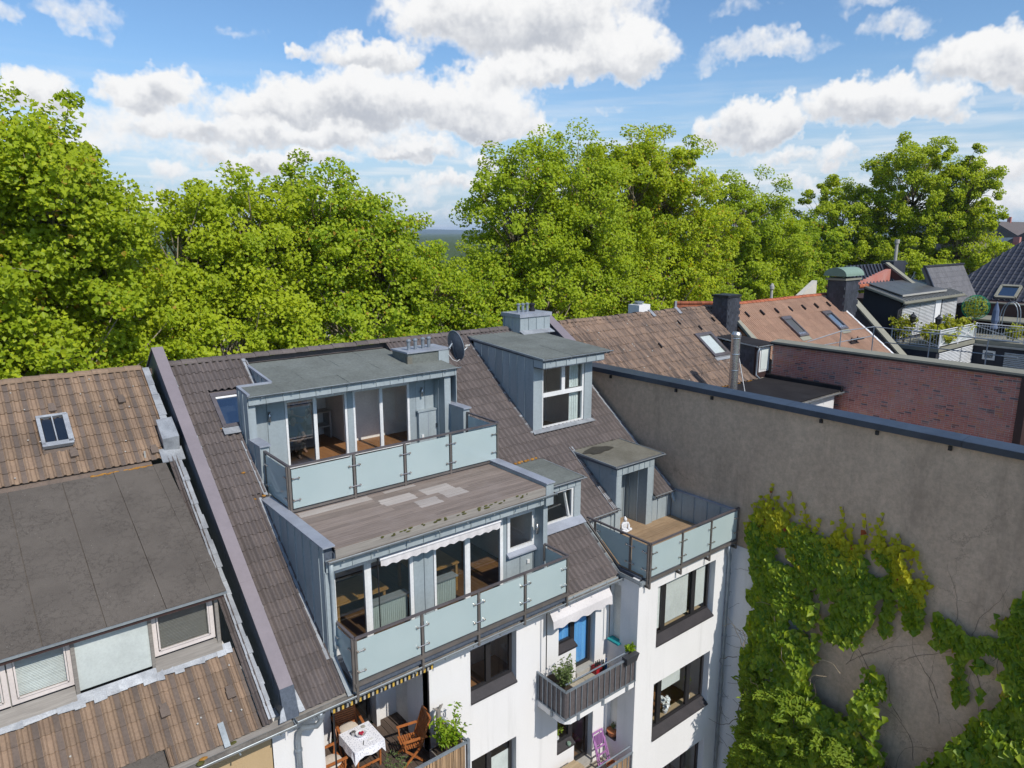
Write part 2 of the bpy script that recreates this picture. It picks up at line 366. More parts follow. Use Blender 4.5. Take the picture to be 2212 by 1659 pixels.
def wood(name, c1, c2, rnd, faded=None, stretch=(1.2, 22, 22), spec=.25, rough=.75):
    m, b, out = new_mat(name)
    c = mixc(SS(NZ(pos(stretch), 1.6, 7, .65), .3, .7), c1, c2)
    r = rndval(); c = mixc(1.0, c, mixc(r, (1 - rnd,) * 3, (1 + rnd,) * 3), 'MULTIPLY')
    c = mixc(M('MULTIPLY', SS(NZ(pos(), 1.5, 7, .65), .45, .75), .55), c, faded or c2)
    wire(b, 'Base Color', c); b.inputs['Roughness'].default_value = rough; b.inputs['Specular IOR Level'].default_value = spec
    bump(b, NZ(pos(stretch), 3, 5, .7), .25, .008)
wood('deck_grey', (.28, .225, .19), (.165, .13, .11), .16, (.27, .225, .20), (.8, 30, 30))
wood('deck_pale', (.44, .395, .36), (.34, .295, .265), .12, None, (.8, 30, 30))
wood('deck_tan', (.37, .262, .165), (.27, .18, .105), .13, (.17, .12, .07), (.8, 26, 26))
wood('deck_brown', (.115, .085, .068), (.08, .058, .046), .15, None, (26, .8, 26))
wood('teak', (.46, .165, .05), (.33, .105, .03), .14, None, (8, 8, 8), .4, .5)
wood('pale_wood', (.46, .36, .23), (.36, .27, .17), .1, None, (.8, 26, 26))
wood('oak_floor', (.27, .135, .058), (.185, .088, .036), .15, None, (14, 1, 14), .4, .5)
wood('furniture_wood', (.58, .30, .09), (.46, .22, .06), .05, None, (2, 14, 14), .4, .45)
wood('grey_timber', (.30, .275, .245), (.21, .19, .17), .1, None, (1, 20, 20))
wood('reed', (.50, .34, .20), (.34, .22, .13), .35, (.26, .17, .11), (14, 14, .6))
wood('bark', (.34, .29, .215), (.20, .165, .12), .1, (.42, .37, .29), (3, 3, 1))
wood('vine_wood', (.14, .105, .08), (.09, .07, .055), .2, None, (4, 4, 4))
mk('steel', (.235, .21, .195), (.19, .17, .155), 3, .42, 0, 30, .06, .5, .45, None, .06)
mk('rail_metal', (.17, .15, .155), (.13, .115, .12), 3, .4, 0, 30, .04, .5, .35, None, .06)
mk('chrome', (.75, .70, .66), (.6, .56, .53), 3, .22, 0, 30, .02, .6, .9, None, .03)
mk('galv', (.33, .375, .42), (.25, .285, .32), 4, .45, .05, 60, .06, .5, .4, None, .1)
mk('inox', (.62, .61, .60), (.5, .49, .485), 2, .28, 0, 20, 0, .6, .85, (1, 1, .3), .05)
mk('dark_metal', (.03, .03, .033), (.022, .022, .025), 2, .45, 0, 30, .05, .45, .2, None, .05)
flat('white_pvc', (.80, .80, .79), .35, .45); flat('pinkwhite_pvc', (.74, .66, .62), .4, .4); flat('anthracite', (.028, .026, .028), .38, .5)
mk('sill_dark', (.052, .046, .050), (.04, .036, .04), 2, .5, .1, 40, 0, .4)
mk('balcony_sheet', (.135, .117, .117), (.118, .103, .103), 1, .6, 0, 30, .05, .35)
flat('awning_cloth', (.66, .63, .63), .8, .2); flat('awning_box', (.74, .73, .74), .35, .4)
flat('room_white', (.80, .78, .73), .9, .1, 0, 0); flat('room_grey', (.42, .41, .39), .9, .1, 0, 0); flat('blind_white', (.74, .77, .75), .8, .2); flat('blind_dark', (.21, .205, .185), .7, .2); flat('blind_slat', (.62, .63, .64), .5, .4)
flat('radiator', (.72, .74, .64), .4, .4); flat('curtain_white', (.68, .74, .72), .9, .1); flat('stone_grey', (.42, .405, .37), .8, .2)
flat('panel_pale', (.56, .60, .575), .6, .3); flat('teal', (.02, .26, .29), .6, .3); flat('red_plastic', (.42, .02, .03), .4, .4); flat('blue_plastic', (.03, .16, .42), .3, .5)
flat('purple_paint', (.42, .19, .43), .5, .4); flat('terracotta', (.45, .17, .075), .8, .2); flat('pot_grey', (.06, .062, .07), .5, .35); flat('lime', (.36, .55, .02), .7, .2)
flat('cushion', (.70, .62, .53), .95, .1); flat('white_stone', (.74, .75, .78), .75, .25); flat('white_cloth', (.74, .74, .78), .9, .1); flat('berry', (.50, .02, .06), .5, .4)
flat('soil', (.055, .042, .032), .95, .1); flat('skin', (.52, .31, .22), .6, .3); flat('shirt_blue', (.10, .19, .36), .9, .1); flat('trousers', (.19, .155, .11), .9, .1); flat('hair', (.05, .032, .02), .7, .2)
flat('orange_art', (.60, .17, .015), .8, .2); flat('slate_edge', (.29, .28, .225), .8, .2); flat('copper_green', (.21, .30, .235), .55, .4); flat('solar', (.10, .10, .095), .35, .5, 0, .03)
flat('navy_cloth', (.13, .17, .27), .9, .1); flat('red_brown_clad', (.062, .035, .032), .6, .3); flat('white_paint', (.74, .73, .73), .5, .4); flat('mortar_edge', (.35, .30, .24), .95, .1)
flat('blossom', (.78, .80, .80), .7, .2); flat('yellow_flower', (.70, .48, .03), .7, .2); flat('wall_art', (.25, .16, .10), .8, .2); flat('gold', (.62, .40, .08), .5, .3)
mk('moss_orange', (.47, .24, .06), (.36, .17, .04), 6, .95, .8, 40, .1, .1)
mk('moss', (.13, .13, .04), (.09, .085, .03), 8, .95, .8, 40, .1, .1)
mk('slate', (.058, .062, .078), (.042, .046, .058), 2, .55, .1, 30, .22, .4, 0, None, .1)
mk('grass', (.085, .12, .03), (.055, .085, .022), 1, .95, .6, 30, 0, .1)
mk('asphalt', (.055, .054, .053), (.045, .044, .043), .5, .9, .3, 80, 0, .2)
mk('paving', (.40, .355, .30), (.33, .295, .25), 1, .9, .3, 40, .08, .2)
mk('forest', (.05, .075, .03), (.03, .05, .02), .01, .95, 0, 1, 0, .1, 0, None, 0)
mk('tile_floor', (.47, .42, .33), (.40, .355, .28), 2, .8, .1, 50, .08, .2)

def schlick():
    lw = nd('ShaderNodeLayerWeight'); lw.inputs[0].default_value = .5
    return M('MULTIPLY_ADD', M('POWER', lw.outputs['Facing'], 5.0), .95, .045)
def glass(name, tint, refl, rough=.0, gc=(.95, .97, 1)):
    m, b, out = new_mat(name); nt.nodes.remove(b)
    t = nd('ShaderNodeBsdfTransparent'); t.inputs[0].default_value = (*tint, 1)
    g = nd('ShaderNodeBsdfGlossy'); g.inputs['Roughness'].default_value = rough; g.inputs[0].default_value = (*gc, 1)
    k = M('ADD', M('MULTIPLY', schlick(), 1.3), refl, clamp=True)
    x = nd('ShaderNodeMixShader'); wire(x, 0, k); nt.links.new(t.outputs[0], x.inputs[1]); nt.links.new(g.outputs[0], x.inputs[2]); nt.links.new(x.outputs[0], out.inputs[0])
glass('pane', (.93, .95, .94), .02); glass('pane_dark', (.66, .72, .75), .06, 0, (.75, .88, 1)); glass('pane_sky', (.55, .60, .62), .30)
def frosted():
    m, b, out = new_mat('frosted'); nt.nodes.remove(b)
    c = mixc(SS(NZ(pos(), .7, 5), .3, .7), (.61, .715, .715), (.56, .67, .675))
    d = nd('ShaderNodeBsdfDiffuse'); wire(d, 0, c); t = nd('ShaderNodeBsdfTranslucent'); wire(t, 0, c)
    x = nd('ShaderNodeMixShader'); x.inputs[0].default_value = .38; nt.links.new(d.outputs[0], x.inputs[1]); nt.links.new(t.outputs[0], x.inputs[2])
    g = nd('ShaderNodeBsdfGlossy'); g.inputs['Roughness'].default_value = .06
    y = nd('ShaderNodeMixShader'); wire(y, 0, schlick()); nt.links.new(x.outputs[0], y.inputs[1]); nt.links.new(g.outputs[0], y.inputs[2]); nt.links.new(y.outputs[0], out.inputs[0])
frosted()
def leafmat(name, a, bcol, c3, tr=.45, sc=.35, old=None, gl=.25):
    m, b, out = new_mat(name); nt.nodes.remove(b)
    at = nd('ShaderNodeAttribute', attribute_name='rnd').outputs['Fac']; ob = nd('ShaderNodeObjectInfo').outputs['Random']
    r = M('FRACT', M('ADD', at, ob))
    c = mixc(r, a, bcol); c = mixc(M('MULTIPLY', SS(NZ(pos(), sc, 4), .42, .68), .6), c, c3)
    if old: c = mixc(SS(r, .985, .99), c, old)
    d = nd('ShaderNodeBsdfDiffuse'); wire(d, 0, c); t = nd('ShaderNodeBsdfTranslucent'); wire(t, 0, mixc(1.0, c, (1.25, 1.15, .55), 'MULTIPLY'))
    x = nd('ShaderNodeMixShader'); x.inputs[0].default_value = tr; nt.links.new(d.outputs[0], x.inputs[1]); nt.links.new(t.outputs[0], x.inputs[2])
    g = nd('ShaderNodeBsdfGlossy'); g.inputs['Roughness'].default_value = .45
    y = nd('ShaderNodeMixShader'); wire(y, 0, M('MULTIPLY', schlick(), gl)); nt.links.new(x.outputs[0], y.inputs[1]); nt.links.new(g.outputs[0], y.inputs[2]); nt.links.new(y.outputs[0], out.inputs[0])
leafmat('leaf_plane', (.27, .38, .018), (.54, .62, .035), (.42, .50, .025), .48, .35, (.46, .30, .04))
leafmat('leaf_plane_b', (.21, .33, .018), (.47, .57, .032), (.34, .44, .022), .48, .35, (.42, .28, .04))
leafmat('leaf_ivy', (.13, .25, .016), (.40, .48, .03), (.27, .37, .022), .45, .9, (.48, .40, .03), .45)
leafmat('leaf_ivy_young', (.50, .52, .03), (.64, .58, .035), (.42, .48, .03), .5, 2, (.40, .10, .03))
leafmat('leaf_bush', (.18, .29, .03), (.33, .42, .045), (.24, .33, .035), .45, 2)
leafmat('leaf_rose', (.28, .34, .03), (.48, .46, .04), (.32, .36, .03), .45, 1)
leafmat('leaf_laurel', (.17, .32, .015), (.32, .42, .02), (.2, .34, .02), .45, 2)
leafmat('leaf_olive', (.11, .16, .055), (.17, .22, .075), (.12, .18, .05), .35, 2)
MT = MATS
# ------------------------------------------------------------------ building kit
CAMV = Vector((0, 0, 20))
SL = .75; ANG = math.atan(SL); CS, SN = math.cos(ANG), math.sin(ANG)
def zr(y): return 11.1 + SL * (y - 11.7)
UPS = Vector((0, CS, SN)); NRM = Vector((0, -SN, CS))
def profile(kind):
    if kind == 'wave': return [(i / 16, .033 * math.cos(4 * math.pi * i / 16) + .033, 0) for i in range(17)]
    if kind == 'roll':
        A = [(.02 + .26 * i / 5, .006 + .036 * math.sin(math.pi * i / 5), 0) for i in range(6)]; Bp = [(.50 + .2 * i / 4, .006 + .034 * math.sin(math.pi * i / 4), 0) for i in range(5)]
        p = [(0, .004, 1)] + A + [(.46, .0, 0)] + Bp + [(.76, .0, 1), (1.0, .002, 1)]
        return p
    if kind == 'pan': return [(i / 10, .05 * (.5 + .5 * math.cos(2 * math.pi * (i / 10) - .6)), 0) for i in range(11)]
    if kind == 'rib': return [(0, .03, 0), (.12, .042, 0), (.22, .004, 0), (.44, .002, 0), (.5, .03, 0), (.62, .042, 0), (.72, .004, 0), (.96, .002, 0), (1, .03, 0)]
    if kind == 'big': return [(0, .0, 0)] + [(.02 + .4 * i / 6, .006 + .06 * math.sin(math.pi * i / 6), 0) for i in range(7)] + [(.5, .0, 0), (1.0, .0, 0)]
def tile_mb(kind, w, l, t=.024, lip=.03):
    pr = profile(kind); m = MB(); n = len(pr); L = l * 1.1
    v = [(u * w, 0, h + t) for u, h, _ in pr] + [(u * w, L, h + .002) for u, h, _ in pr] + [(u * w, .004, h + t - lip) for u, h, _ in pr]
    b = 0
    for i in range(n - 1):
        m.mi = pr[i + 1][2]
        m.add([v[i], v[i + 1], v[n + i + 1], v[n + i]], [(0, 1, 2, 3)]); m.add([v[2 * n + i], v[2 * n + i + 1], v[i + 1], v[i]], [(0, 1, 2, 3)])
    return m
def tile_roof(house, x0, x1, y0, y1, zf, sl, w, l, kind, mats, excl=(), limit=300, deckmat=None, name='roof_tile', jig=.004, xo=0.):
    """a pitched roof rising towards +y: the deck is the part, every tile a piece of it"""
    ang = math.atan(sl); cs, sn = math.cos(ang), math.sin(ang); up = Vector((0, cs, sn)); nr = Vector((0, -sn, cs))
    zz = lambda y: zf + sl * (y - y0)
    xs = sorted({x0, x1} | {min(max(e[i], x0), x1) for e in excl for i in (0, 1)}); ys = sorted({y0, y1} | {min(max(e[i], y0), y1) for e in excl for i in (2, 3)})
    cells = {(i, j) for i in range(len(xs) - 1) for j in range(len(ys) - 1) if xs[i + 1] - xs[i] > 1e-4 and ys[j + 1] - ys[j] > 1e-4 and not any(e[0] < (xs[i] + xs[i + 1]) / 2 < e[1] and e[2] < (ys[j] + ys[j + 1]) / 2 < e[3] for e in excl)}
    roof = None; comps = []
    while cells:
        todo = [cells.pop()]; comp = []
        while todo:
            c = todo.pop(); comp.append(c)
            for q in ((c[0] + 1, c[1]), (c[0] - 1, c[1]), (c[0], c[1] + 1), (c[0], c[1] - 1)):
                if q in cells: cells.remove(q); todo.append(q)
        comps.append(comp)
    comps.sort(key=len, reverse=True); o = nr * .03
    for comp in comps:
        d = MB(); vi = {}
        def vv(i, j):
            if (i, j) not in vi: vi[(i, j)] = len(d.v); d.v.append(tuple(Vector((xs[i], ys[j], zz(ys[j]))) - o))
            return vi[(i, j)]
        for i, j in comp: d.f.append((vv(i, j), vv(i + 1, j), vv(i + 1, j + 1), vv(i, j + 1))); d.r.append(0); d.m.append(0)
        k = d.build('roof' if roof is None else 'deck_piece', deckmat or mats[0], house if roof is None else roof)
        if roof is None: roof = k
    tm = tile_mb(kind, w, l); me = tm.mesh(name)
    for mt in mats: me.materials.append(mt)
    spots = []; rows = int((y1 - y0) / cs / l + .6)
    for r in range(rows):
        s = r * l; yb = y0 + s * cs; yc = yb + l * cs * .5
        if yb > y1 - .06: break
        fy = min(1., (y1 - yb) / cs / l + .1)
        ex = sorted((e[0], e[1]) for e in excl if e[2] - l * cs * .25 < yc < e[3] + l * cs * .1)
        k = 0
        while x0 + xo + k * w < x1:
            a, b = max(x0, x0 + xo + k * w), min(x1, x0 + xo + (k + 1) * w); k += 1
            for e in ex:
                if e[0] <= a and e[1] >= b: b = a; break
                if e[0] <= a < e[1]: a = e[1]
                elif a < e[0] < b: b = e[0]
            if b - a < .05: continue
            spots.append((a, yb, zz(yb), (b - a) / w, fy))
    spots.sort(key=lambda q: (Vector(q[:3]) - CAMV).length)
    fld = MB()
    for i, (a, yb, zb, fx, fy) in enumerate(spots):
        j = rng.uniform(0, jig)
        if i < limit: inst(name, me, roof, Vector((a, yb, zb)) + nr * j, (ang + rng.uniform(-.006, .006), 0, 0), (fx, fy, 1))
        else:
            fld.rv = rng.random(); base = Vector((a, yb, zb)) + nr * j
            b0 = len(fld.v); fld.v += [tuple(base + Vector((v[0] * fx, 0, 0)) + up * (v[1] * fy) + nr * v[2]) for v in tm.v]
            for f, mi in zip(tm.f, tm.m): fld.f.append(tuple(q + b0 for q in f)); fld.r.append(fld.rv); fld.m.append(mi)
    if fld.v: fld.build(name + '_field', mats, roof, kind='stuff')
    return roof
def ridge(roof, x0, x1, y, z, mat, step=.37, r=.13, jig=.006):
    n = max(1, round((x1 - x0) / step)); st = (x1 - x0) / n; m = MB(); q = 8
    pr = [(r * math.cos(math.pi * (1 - i / q)) * 1.08, r * math.sin(math.pi * i / q) * .72) for i in range(q + 1)]
    vs = [(0, a * 1.06, b * 1.06 + .012) for a, b in pr] + [(st * 1.06, a, b) for a, b in pr] + [(0, a * 1.0, b * 1.0 - .02) for a, b in pr]
    for i in range(q):
        m.add([vs[i], vs[q + 1 + i], vs[q + 2 + i], vs[i + 1]], [(3, 2, 1, 0)]); m.add([vs[i], vs[i + 1], vs[2 * q + 3 + i], vs[2 * q + 2 + i]], [(0, 1, 2, 3)])
    me = m.mesh('ridge_tile'); me.materials.append(mat)
    for k in range(n): inst('ridge_tile', me, roof, (x0 + k * st, y, z + rng.uniform(-jig, jig)), (0, 0, rng.uniform(-.01, .01)))
def back_slope(house, x0, x1, y0, y1, z0, z1, mat):
    m = MB(); m.prism([(x0, y0, z0), (x1, y0, z0), (x1, y1, z1), (x0, y1, z1)], (0, 0, -.15)); return m.build('rear_roof', mat, house)
def flashing(parent, x, y0, y1, w, zf=zr, step=.33, lift=.045, mat=None):
    """lead soakers laid up a slope, one to a course"""
    y = y0
    while y < y1 - .05:
        ye = min(y + step * CS, y1); ww = w * rng.uniform(.85, 1.15); j = lift + rng.uniform(0, .012)
        m = MB(); p = [Vector((x, y, zf(y))) + NRM * (j + .012), Vector((x + ww, y, zf(y))) + NRM * (j + .012), Vector((x + ww * .97, ye + .03, zf(ye + .03))) + NRM * j, Vector((x, ye + .03, zf(ye + .03))) + NRM * j]
        m.prism(p, NRM * -.02).build('lead_flashing', mat or MT['lead'], parent); y = ye
def strip(parent, pts, w, d, mat, name='flashing', up=(0, 0, 1)):
    m = MB()
    for a, b in zip(pts[:-1], pts[1:]): m.bar(a, b, w, d, up)
    return m.build(name, mat, parent)
def win(parent, O, U, w, h, fw, mat, cols=(), mw=None, rows=(), gl='pane', depth=.07, name='window', N=None, glassback=.035, skip=()):
    """framed window; O lower corner on the outer face, U along, z up"""
    O, U = Vector(O), Vector(U); N = Vector(N) if N is not None else Vector((U.y, -U.x, 0)); V = Vector((0, 0, 1)); mw = mw or fw
    m = MB(); c = O + N * 0 - N * depth / 2
    def bx(u0, u1, v0, v1, dd=0.): m.ob(c + U * (u0 + u1) / 2 + V * (v0 + v1) / 2 + N * dd, U, N, V, (u1 - u0) / 2, depth / 2, (v1 - v0) / 2)
    bx(0, fw, 0, h); bx(w - fw, w, 0, h); bx(fw, w - fw, 0, fw); bx(fw, w - fw, h - fw, h)
    us = [fw] + [q for k in cols for q in (k - mw / 2, k + mw / 2)] + [w - fw]
    for k in cols: bx(k - mw / 2, k + mw / 2, fw, h - fw, .004)
    o = None; vs = [fw] + [q for k in rows for q in (k - mw / 2, k + mw / 2)] + [h - fw]
    for k in rows:
        for i in range(0, len(us), 2): bx(us[i], us[i + 1], k - mw / 2, k + mw / 2, .002)
    o = m.build(name, mat, parent); n = 0
    for i in range(0, len(us), 2):
        for j in range(0, len(vs), 2):
            n += 1
            if n - 1 in skip: continue
            g = MB(); q = c + N * (depth / 2 - glassback)
            g.quad(q + U * us[i] + V * vs[j], q + U * us[i + 1] + V * vs[j], q + U * us[i + 1] + V * vs[j + 1], q + U * us[i] + V * vs[j + 1]); g.build('pane', MT[gl], o)
    return o
def room(parent, x0, x1, y0, y1, z0, z1, floor, wall, front=False):
    f = MB().quad((x0, y0, z0), (x1, y0, z0), (x1, y1, z0), (x0, y1, z0)).build('room_floor', MT[floor], parent)
    m = MB(); m.quad((x0, y1, z0), (x1, y1, z0), (x1, y1, z1), (x0, y1, z1)); m.quad((x0, y0, z0), (x0, y1, z0), (x0, y1, z1), (x0, y0, z1)); m.quad((x1, y0, z0), (x1, y0, z1), (x1, y1, z1), (x1, y1, z0))
    m.quad((x0, y0, z1), (x0, y1, z1), (x1, y1, z1), (x1, y0, z1)); m.build('room_wall', MT[wall], parent)
def gutter(parent, x0, x1, y, z, r=.075, name='gutter', brackets=True, mat='gutter', inner='gutter_in'):
    m = MB(); n = 8; vs = []; fs = []
    for k, x in enumerate((x0, x1)):
        for i in range(n + 1):
            t = math.pi * (1 + i / n); vs.append((x, y + r * math.cos(t), z + r * math.sin(t)))
        for i in range(n + 1):
            t = math.pi * (1 + i / n); vs.append((x, y + (r - .008) * math.cos(t), z + (r - .008) * math.sin(t)))
    q = n + 1
    for i in range(n): fs.append((i, i + 1, 2 * q + i + 1, 2 * q + i))
    m.add(vs, fs); m.mi = 1; m.add(vs, [(q + i, 3 * q + i, 3 * q + i + 1, q + i + 1) for i in range(n)]); m.mi = 0
    m.add(vs, [tuple(range(q)), tuple(range(3 * q - 1, 2 * q - 1, -1))]) if False else None
    m.tube([(x0, y - r, z + .004), (x1, y - r, z + .004)], .011, 6); m.box(x0, x0 + .01, y - r, y + r, z - r, z); m.box(x1 - .01, x1, y - r, y + r, z - r, z)
    if brackets:
        x = x0 + .3
        while x < x1: m.box(x, x + .03, y - r - .004, y + r, z - r - .012, z - r + .002); x += .75
    return m.build(name, [MT[mat], MT[inner]], parent)
def downpipe(parent, pts, r=.05, mat='galv', name='downpipe'): return MB().tube(pts, r, 12).build(name, MT[mat], parent, smooth=True)
def balustrade(house, rail_pts, panels, posts, z0, rail_z, name='balustrade', clamps=True):
    """handrail with posts, frosted panels and their clamps. panels: list of polygons (3-d), posts: (x, y, z0, z1)"""
    m = MB()
    for a, b in zip(rail_pts[:-1], rail_pts[1:]): m.bar(a, b, .055, .04)
    b = m.build(name, MT['rail_metal'], house)
    for p in posts:
        q = MB(); x, y, a, c = p[:4]; q.box(x - .025, x + .025, y - .012, y + .03, a, c)
        if len(p) > 4: q.box(x - .02, x + .02, y, y + p[4], a, a + .05); q.box(x - .02, x + .02, y + .02, y + p[4] * .9, a + .02, a + .07)
        q.build('post', MT['steel'], b)
    for poly, nrm in panels:
        MB().prism([Vector(v) for v in poly], Vector(nrm) * .012).build('glass_panel', MT['frosted'], b)
    return b
def clamp(b, p, d, nrm, L=.17):
    p, d, nrm = Vector(p), Vector(d), Vector(nrm); m = MB()
    m.tube([p + nrm * .035 - d * L / 2, p + nrm * .035 + d * L / 2], .011, 6)
    for s in (-1, 1): m.tube([p + d * s * L / 2, p + d * s * L / 2 + nrm * .045], .022, 8)
    m.build('clamp', MT['chrome'], b)
def felt_strips(parent, polys, mat, th=.012, z=0.): 
    for p in polys: MB().prism([Vector(q) for q in p], (0, 0, th + rng.uniform(0, .006))).build('felt_sheet', mat, parent)
def felt_plane(parent, x0, x1, y0, y1, zfun, mat, ny=4, along='x', cut=None, th=.012):
    """overlapping felt sheets on a nearly flat roof"""
    rows = [y0 + (y1 - y0) * i / ny for i in range(ny + 1)]
    for i in range(ny):
        a, b = rows[i], rows[i + 1]; xs = [x0, x1] if i % 2 == 0 and (x1 - x0) < 2.6 else sorted([x0, x1, x0 + (x1 - x0) * rng.uniform(.25, .75)])
        if x1 - x0 > 4: xs = sorted([x0, x1] + [x0 + (x1 - x0) * (k + rng.uniform(.2, .8)) / 3 for k in range(3)])
        for c, d in zip(xs[:-1], xs[1:]):
            t = th + (ny - i) * .0 + rng.uniform(.0, .008); g = .012
            MB().prism([(c + g, a + g, zfun(a)), (d, a + g * rng.uniform(.5, 1.5), zfun(a)), (d, b, zfun(b)), (c + g, b, zfun(b))], (0, 0, t)).build('felt_sheet', mat, parent)
# ------------------------------------------------------------------ the ground
MB().quad((-6000, -4000, -.02), (12000, -4000, -.02), (12000, 12000, -.02), (-6000, 12000, -.02)).build('ground', MT['grass'], kind='structure', label='green and grey ground of the courtyard and town beyond')
MB().box(-60, 200, 29.5, 44, -.018, .002).build('road', MT['asphalt'], kind='structure', label='asphalt street under the plane trees behind the houses')
MB().box(-60, 200, 26.6, 29.4, -.01, .12).build('pavement', MT['paving'], kind='structure', label='paved footway between the house fronts and the tree street')
MB().box(-30, 17.1, -30, 11.9, -.015, .01).build('bounce_yard', MT['paving'], kind='structure', label='unseen paved yard, laid wide and pale to bounce light onto the walls')  # out of view; size and pale colour chosen to bounce warm light into the shade

# ------------------------------------------------------------------ house on the near side (brown tiles)
LH = empty('terraced_house', (-2, 16, 0), 'terraced house with brown roll tiles and a wide cracked felt dormer', 'house')
m = MB(); wall_holes(m, 12.0, -9, 3.88, 0, 10.95, [(-1.6, -.2, 9.1, 10.5), (.9, 2.3, 9.1, 10.5), (-1.6, -.2, 6.1, 7.5), (.9, 2.3, 6.1, 7.5)], .3); m.build('wall', MT['beige_plaster'], LH)
for zz_ in (9.1, 6.1):
    for xx_ in (-1.6, .9): win(LH, (xx_ + .02, 12.1, zz_ + .02), (1, 0, 0), 1.36, 1.36, .08, MT['white_pvc'], (.68,), gl='pane_dark')
MB().box(-9, 3.88, 26.2, 26.5, 0, 10.95).build('wall', MT['cream_plaster'], LH)
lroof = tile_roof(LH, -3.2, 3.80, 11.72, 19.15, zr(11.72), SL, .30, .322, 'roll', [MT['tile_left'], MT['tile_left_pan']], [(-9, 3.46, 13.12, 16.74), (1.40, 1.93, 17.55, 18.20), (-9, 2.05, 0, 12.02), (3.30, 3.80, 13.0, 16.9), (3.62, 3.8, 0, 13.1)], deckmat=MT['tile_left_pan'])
ridge(lroof, -3.2, 3.72, 19.2, zr(19.2) - .05, MT['tile_left'], .34, .13)
back_slope(LH, -9, 4.0, 19.2, 26.7, zr(19.2) - .06, 11.1, MT['tile_left_pan'])
# dark verge tiles by the fire wall
vm = tile_mb('wave', .30, .322).mesh('verge_tile'); vm.materials.append(MT['tile_main'])
y = 11.72
while y < 19.0:
    if not 13.05 < y < 13.1 and not (16.7 < y < 19.2): inst('verge_tile', vm, lroof, (3.63, y, zr(y) + .004), (ANG, 0, 0), (.62, 1, 1))
    y += .322 * CS
flashing(lroof, 3.76, 11.78, 19.1, .15, lift=.05)
for y, x in ((18.35, 3.1), (18.36, 1.72), (17.28, 1.9), (12.45, 2.2), (12.35, 3.3), (17.05, 3.42), (12.2, .35)):   # vent tiles
    b = MB(); c = Vector((x, y, zr(y))) + NRM * .05; b.ob(c, (1, 0, 0), UPS, NRM, .075, .08, .045); b.ob(c + UPS * .06 + NRM * .005, (1, 0, 0), UPS, NRM, .06, .1, .03); b.build('vent_tile', MT['tile_left_pan'], lroof)
for _ in range(26):                                             # lichen spots
    while True:
        x, y = rng.uniform(-.2, 3.6), rng.uniform(11.9, 19.0)
        if not (13.0 < y < 16.8): break
    MB().lathe([(.018, 0), (.016, .004)], Vector((x, y, zr(y))) + NRM * .062, 7, NRM).build('lichen', MT['stone_grey'], lroof)
# roof-light of two rounded panes
sk = empty('skylight', (1.66, 17.85, zr(17.85)), parent=LH)
c0 = Vector((1.665, 17.87, zr(17.87)))
def onr(u, v, n=0.): return c0 + Vector((u, 0, 0)) + UPS * v + NRM * n
b = MB()
for (u, v, a, d) in ((0, -.40, .29, .055), (0, .40, .29, .03), (-.255, 0, .035, .40), (.255, 0, .05, .40)): b.ob(onr(u, v, .06), (1, 0, 0), UPS, NRM, a, d, .05)
b.ob(onr(0, 0, .09), (1, 0, 0), UPS, NRM, .012, .38, .012); b.build('frame', MT['lead'], sk)
for s in (-1, 1):
    pts = []
    for i in range(24):
        t = 2 * math.pi * i / 24; ct, st = math.cos(t), math.sin(t)
        pts.append(onr(s * .113 + .09 * math.copysign(abs(ct) ** .45, ct), .33 * math.copysign(abs(st) ** .4, st), .075))
    MB().quad(*pts).build('pane', MT['pane_dark'], sk)
MB().ob(onr(0, 0, .015), (1, 0, 0), UPS, NRM, .25, .38, .01).build('inside', MT['dark_metal'], sk)
# wide dormer
dz = lambda y: 13.36 + (y - 12.95) * (14.9 - 13.36) / (16.75 - 12.95)
D = MB(); D.prism([(-9, 12.98, dz(12.98) - .12), (3.5, 12.98, dz(12.98) - .12), (3.5, 16.75, dz(16.75) - .12), (-9, 16.75, dz(16.75) - .12)], (0, 0, .11))
D.box(-9, 3.48, 13.28, 13.36, 12.08, 13.28); D.prism([(3.36, 13.2, 12.2), (3.36, 13.2, 13.3), (3.36, 16.7, 14.8), (3.36, 16.7, 14.7)], (.1, 0, 0))
D = D.build('dormer', MT['felt_old'], LH)
xs = [-4.2, -3.2, -2.2, -1.2, -.2, .62, 1.55, 2.5, 3.3]
for i in range(len(xs) - 1):
    y = 12.93
    while y < 16.7:
        ye = min(16.74, y + rng.uniform(1.5, 3.2)); t = .014 + rng.uniform(0, .01)
        MB().prism([(xs[i] + .014, y + .008, dz(y)), (xs[i + 1], y + .008, dz(y)), (xs[i + 1], ye, dz(ye)), (xs[i] + .014, ye, dz(ye))], (0, 0, t)).build('felt_sheet', MT['felt_old'], D); y = ye
for y0_, y1_ in ((12.94, 13.7), (13.71, 14.5), (14.51, 15.3), (15.31, 16.2), (16.21, 16.74)):
    MB().prism([(3.30, y0_, dz(y0_) + .012), (3.56, y0_, dz(y0_) + .012), (3.56, y1_, dz(y1_) + .012), (3.30, y1_, dz(y1_) + .012)], (0, 0, .018)).build('felt_sheet', MT['felt_old'], D)
strip(D, [(-9, 12.93, 13.345), (3.56, 12.93, 13.345)], .05, .035, MT['gutter'], 'drip_edge'); strip(D, [(-9, 12.965, 13.30), (3.5, 12.965, 13.30)], .04, .09, MT['red_brown_clad'], 'fascia')
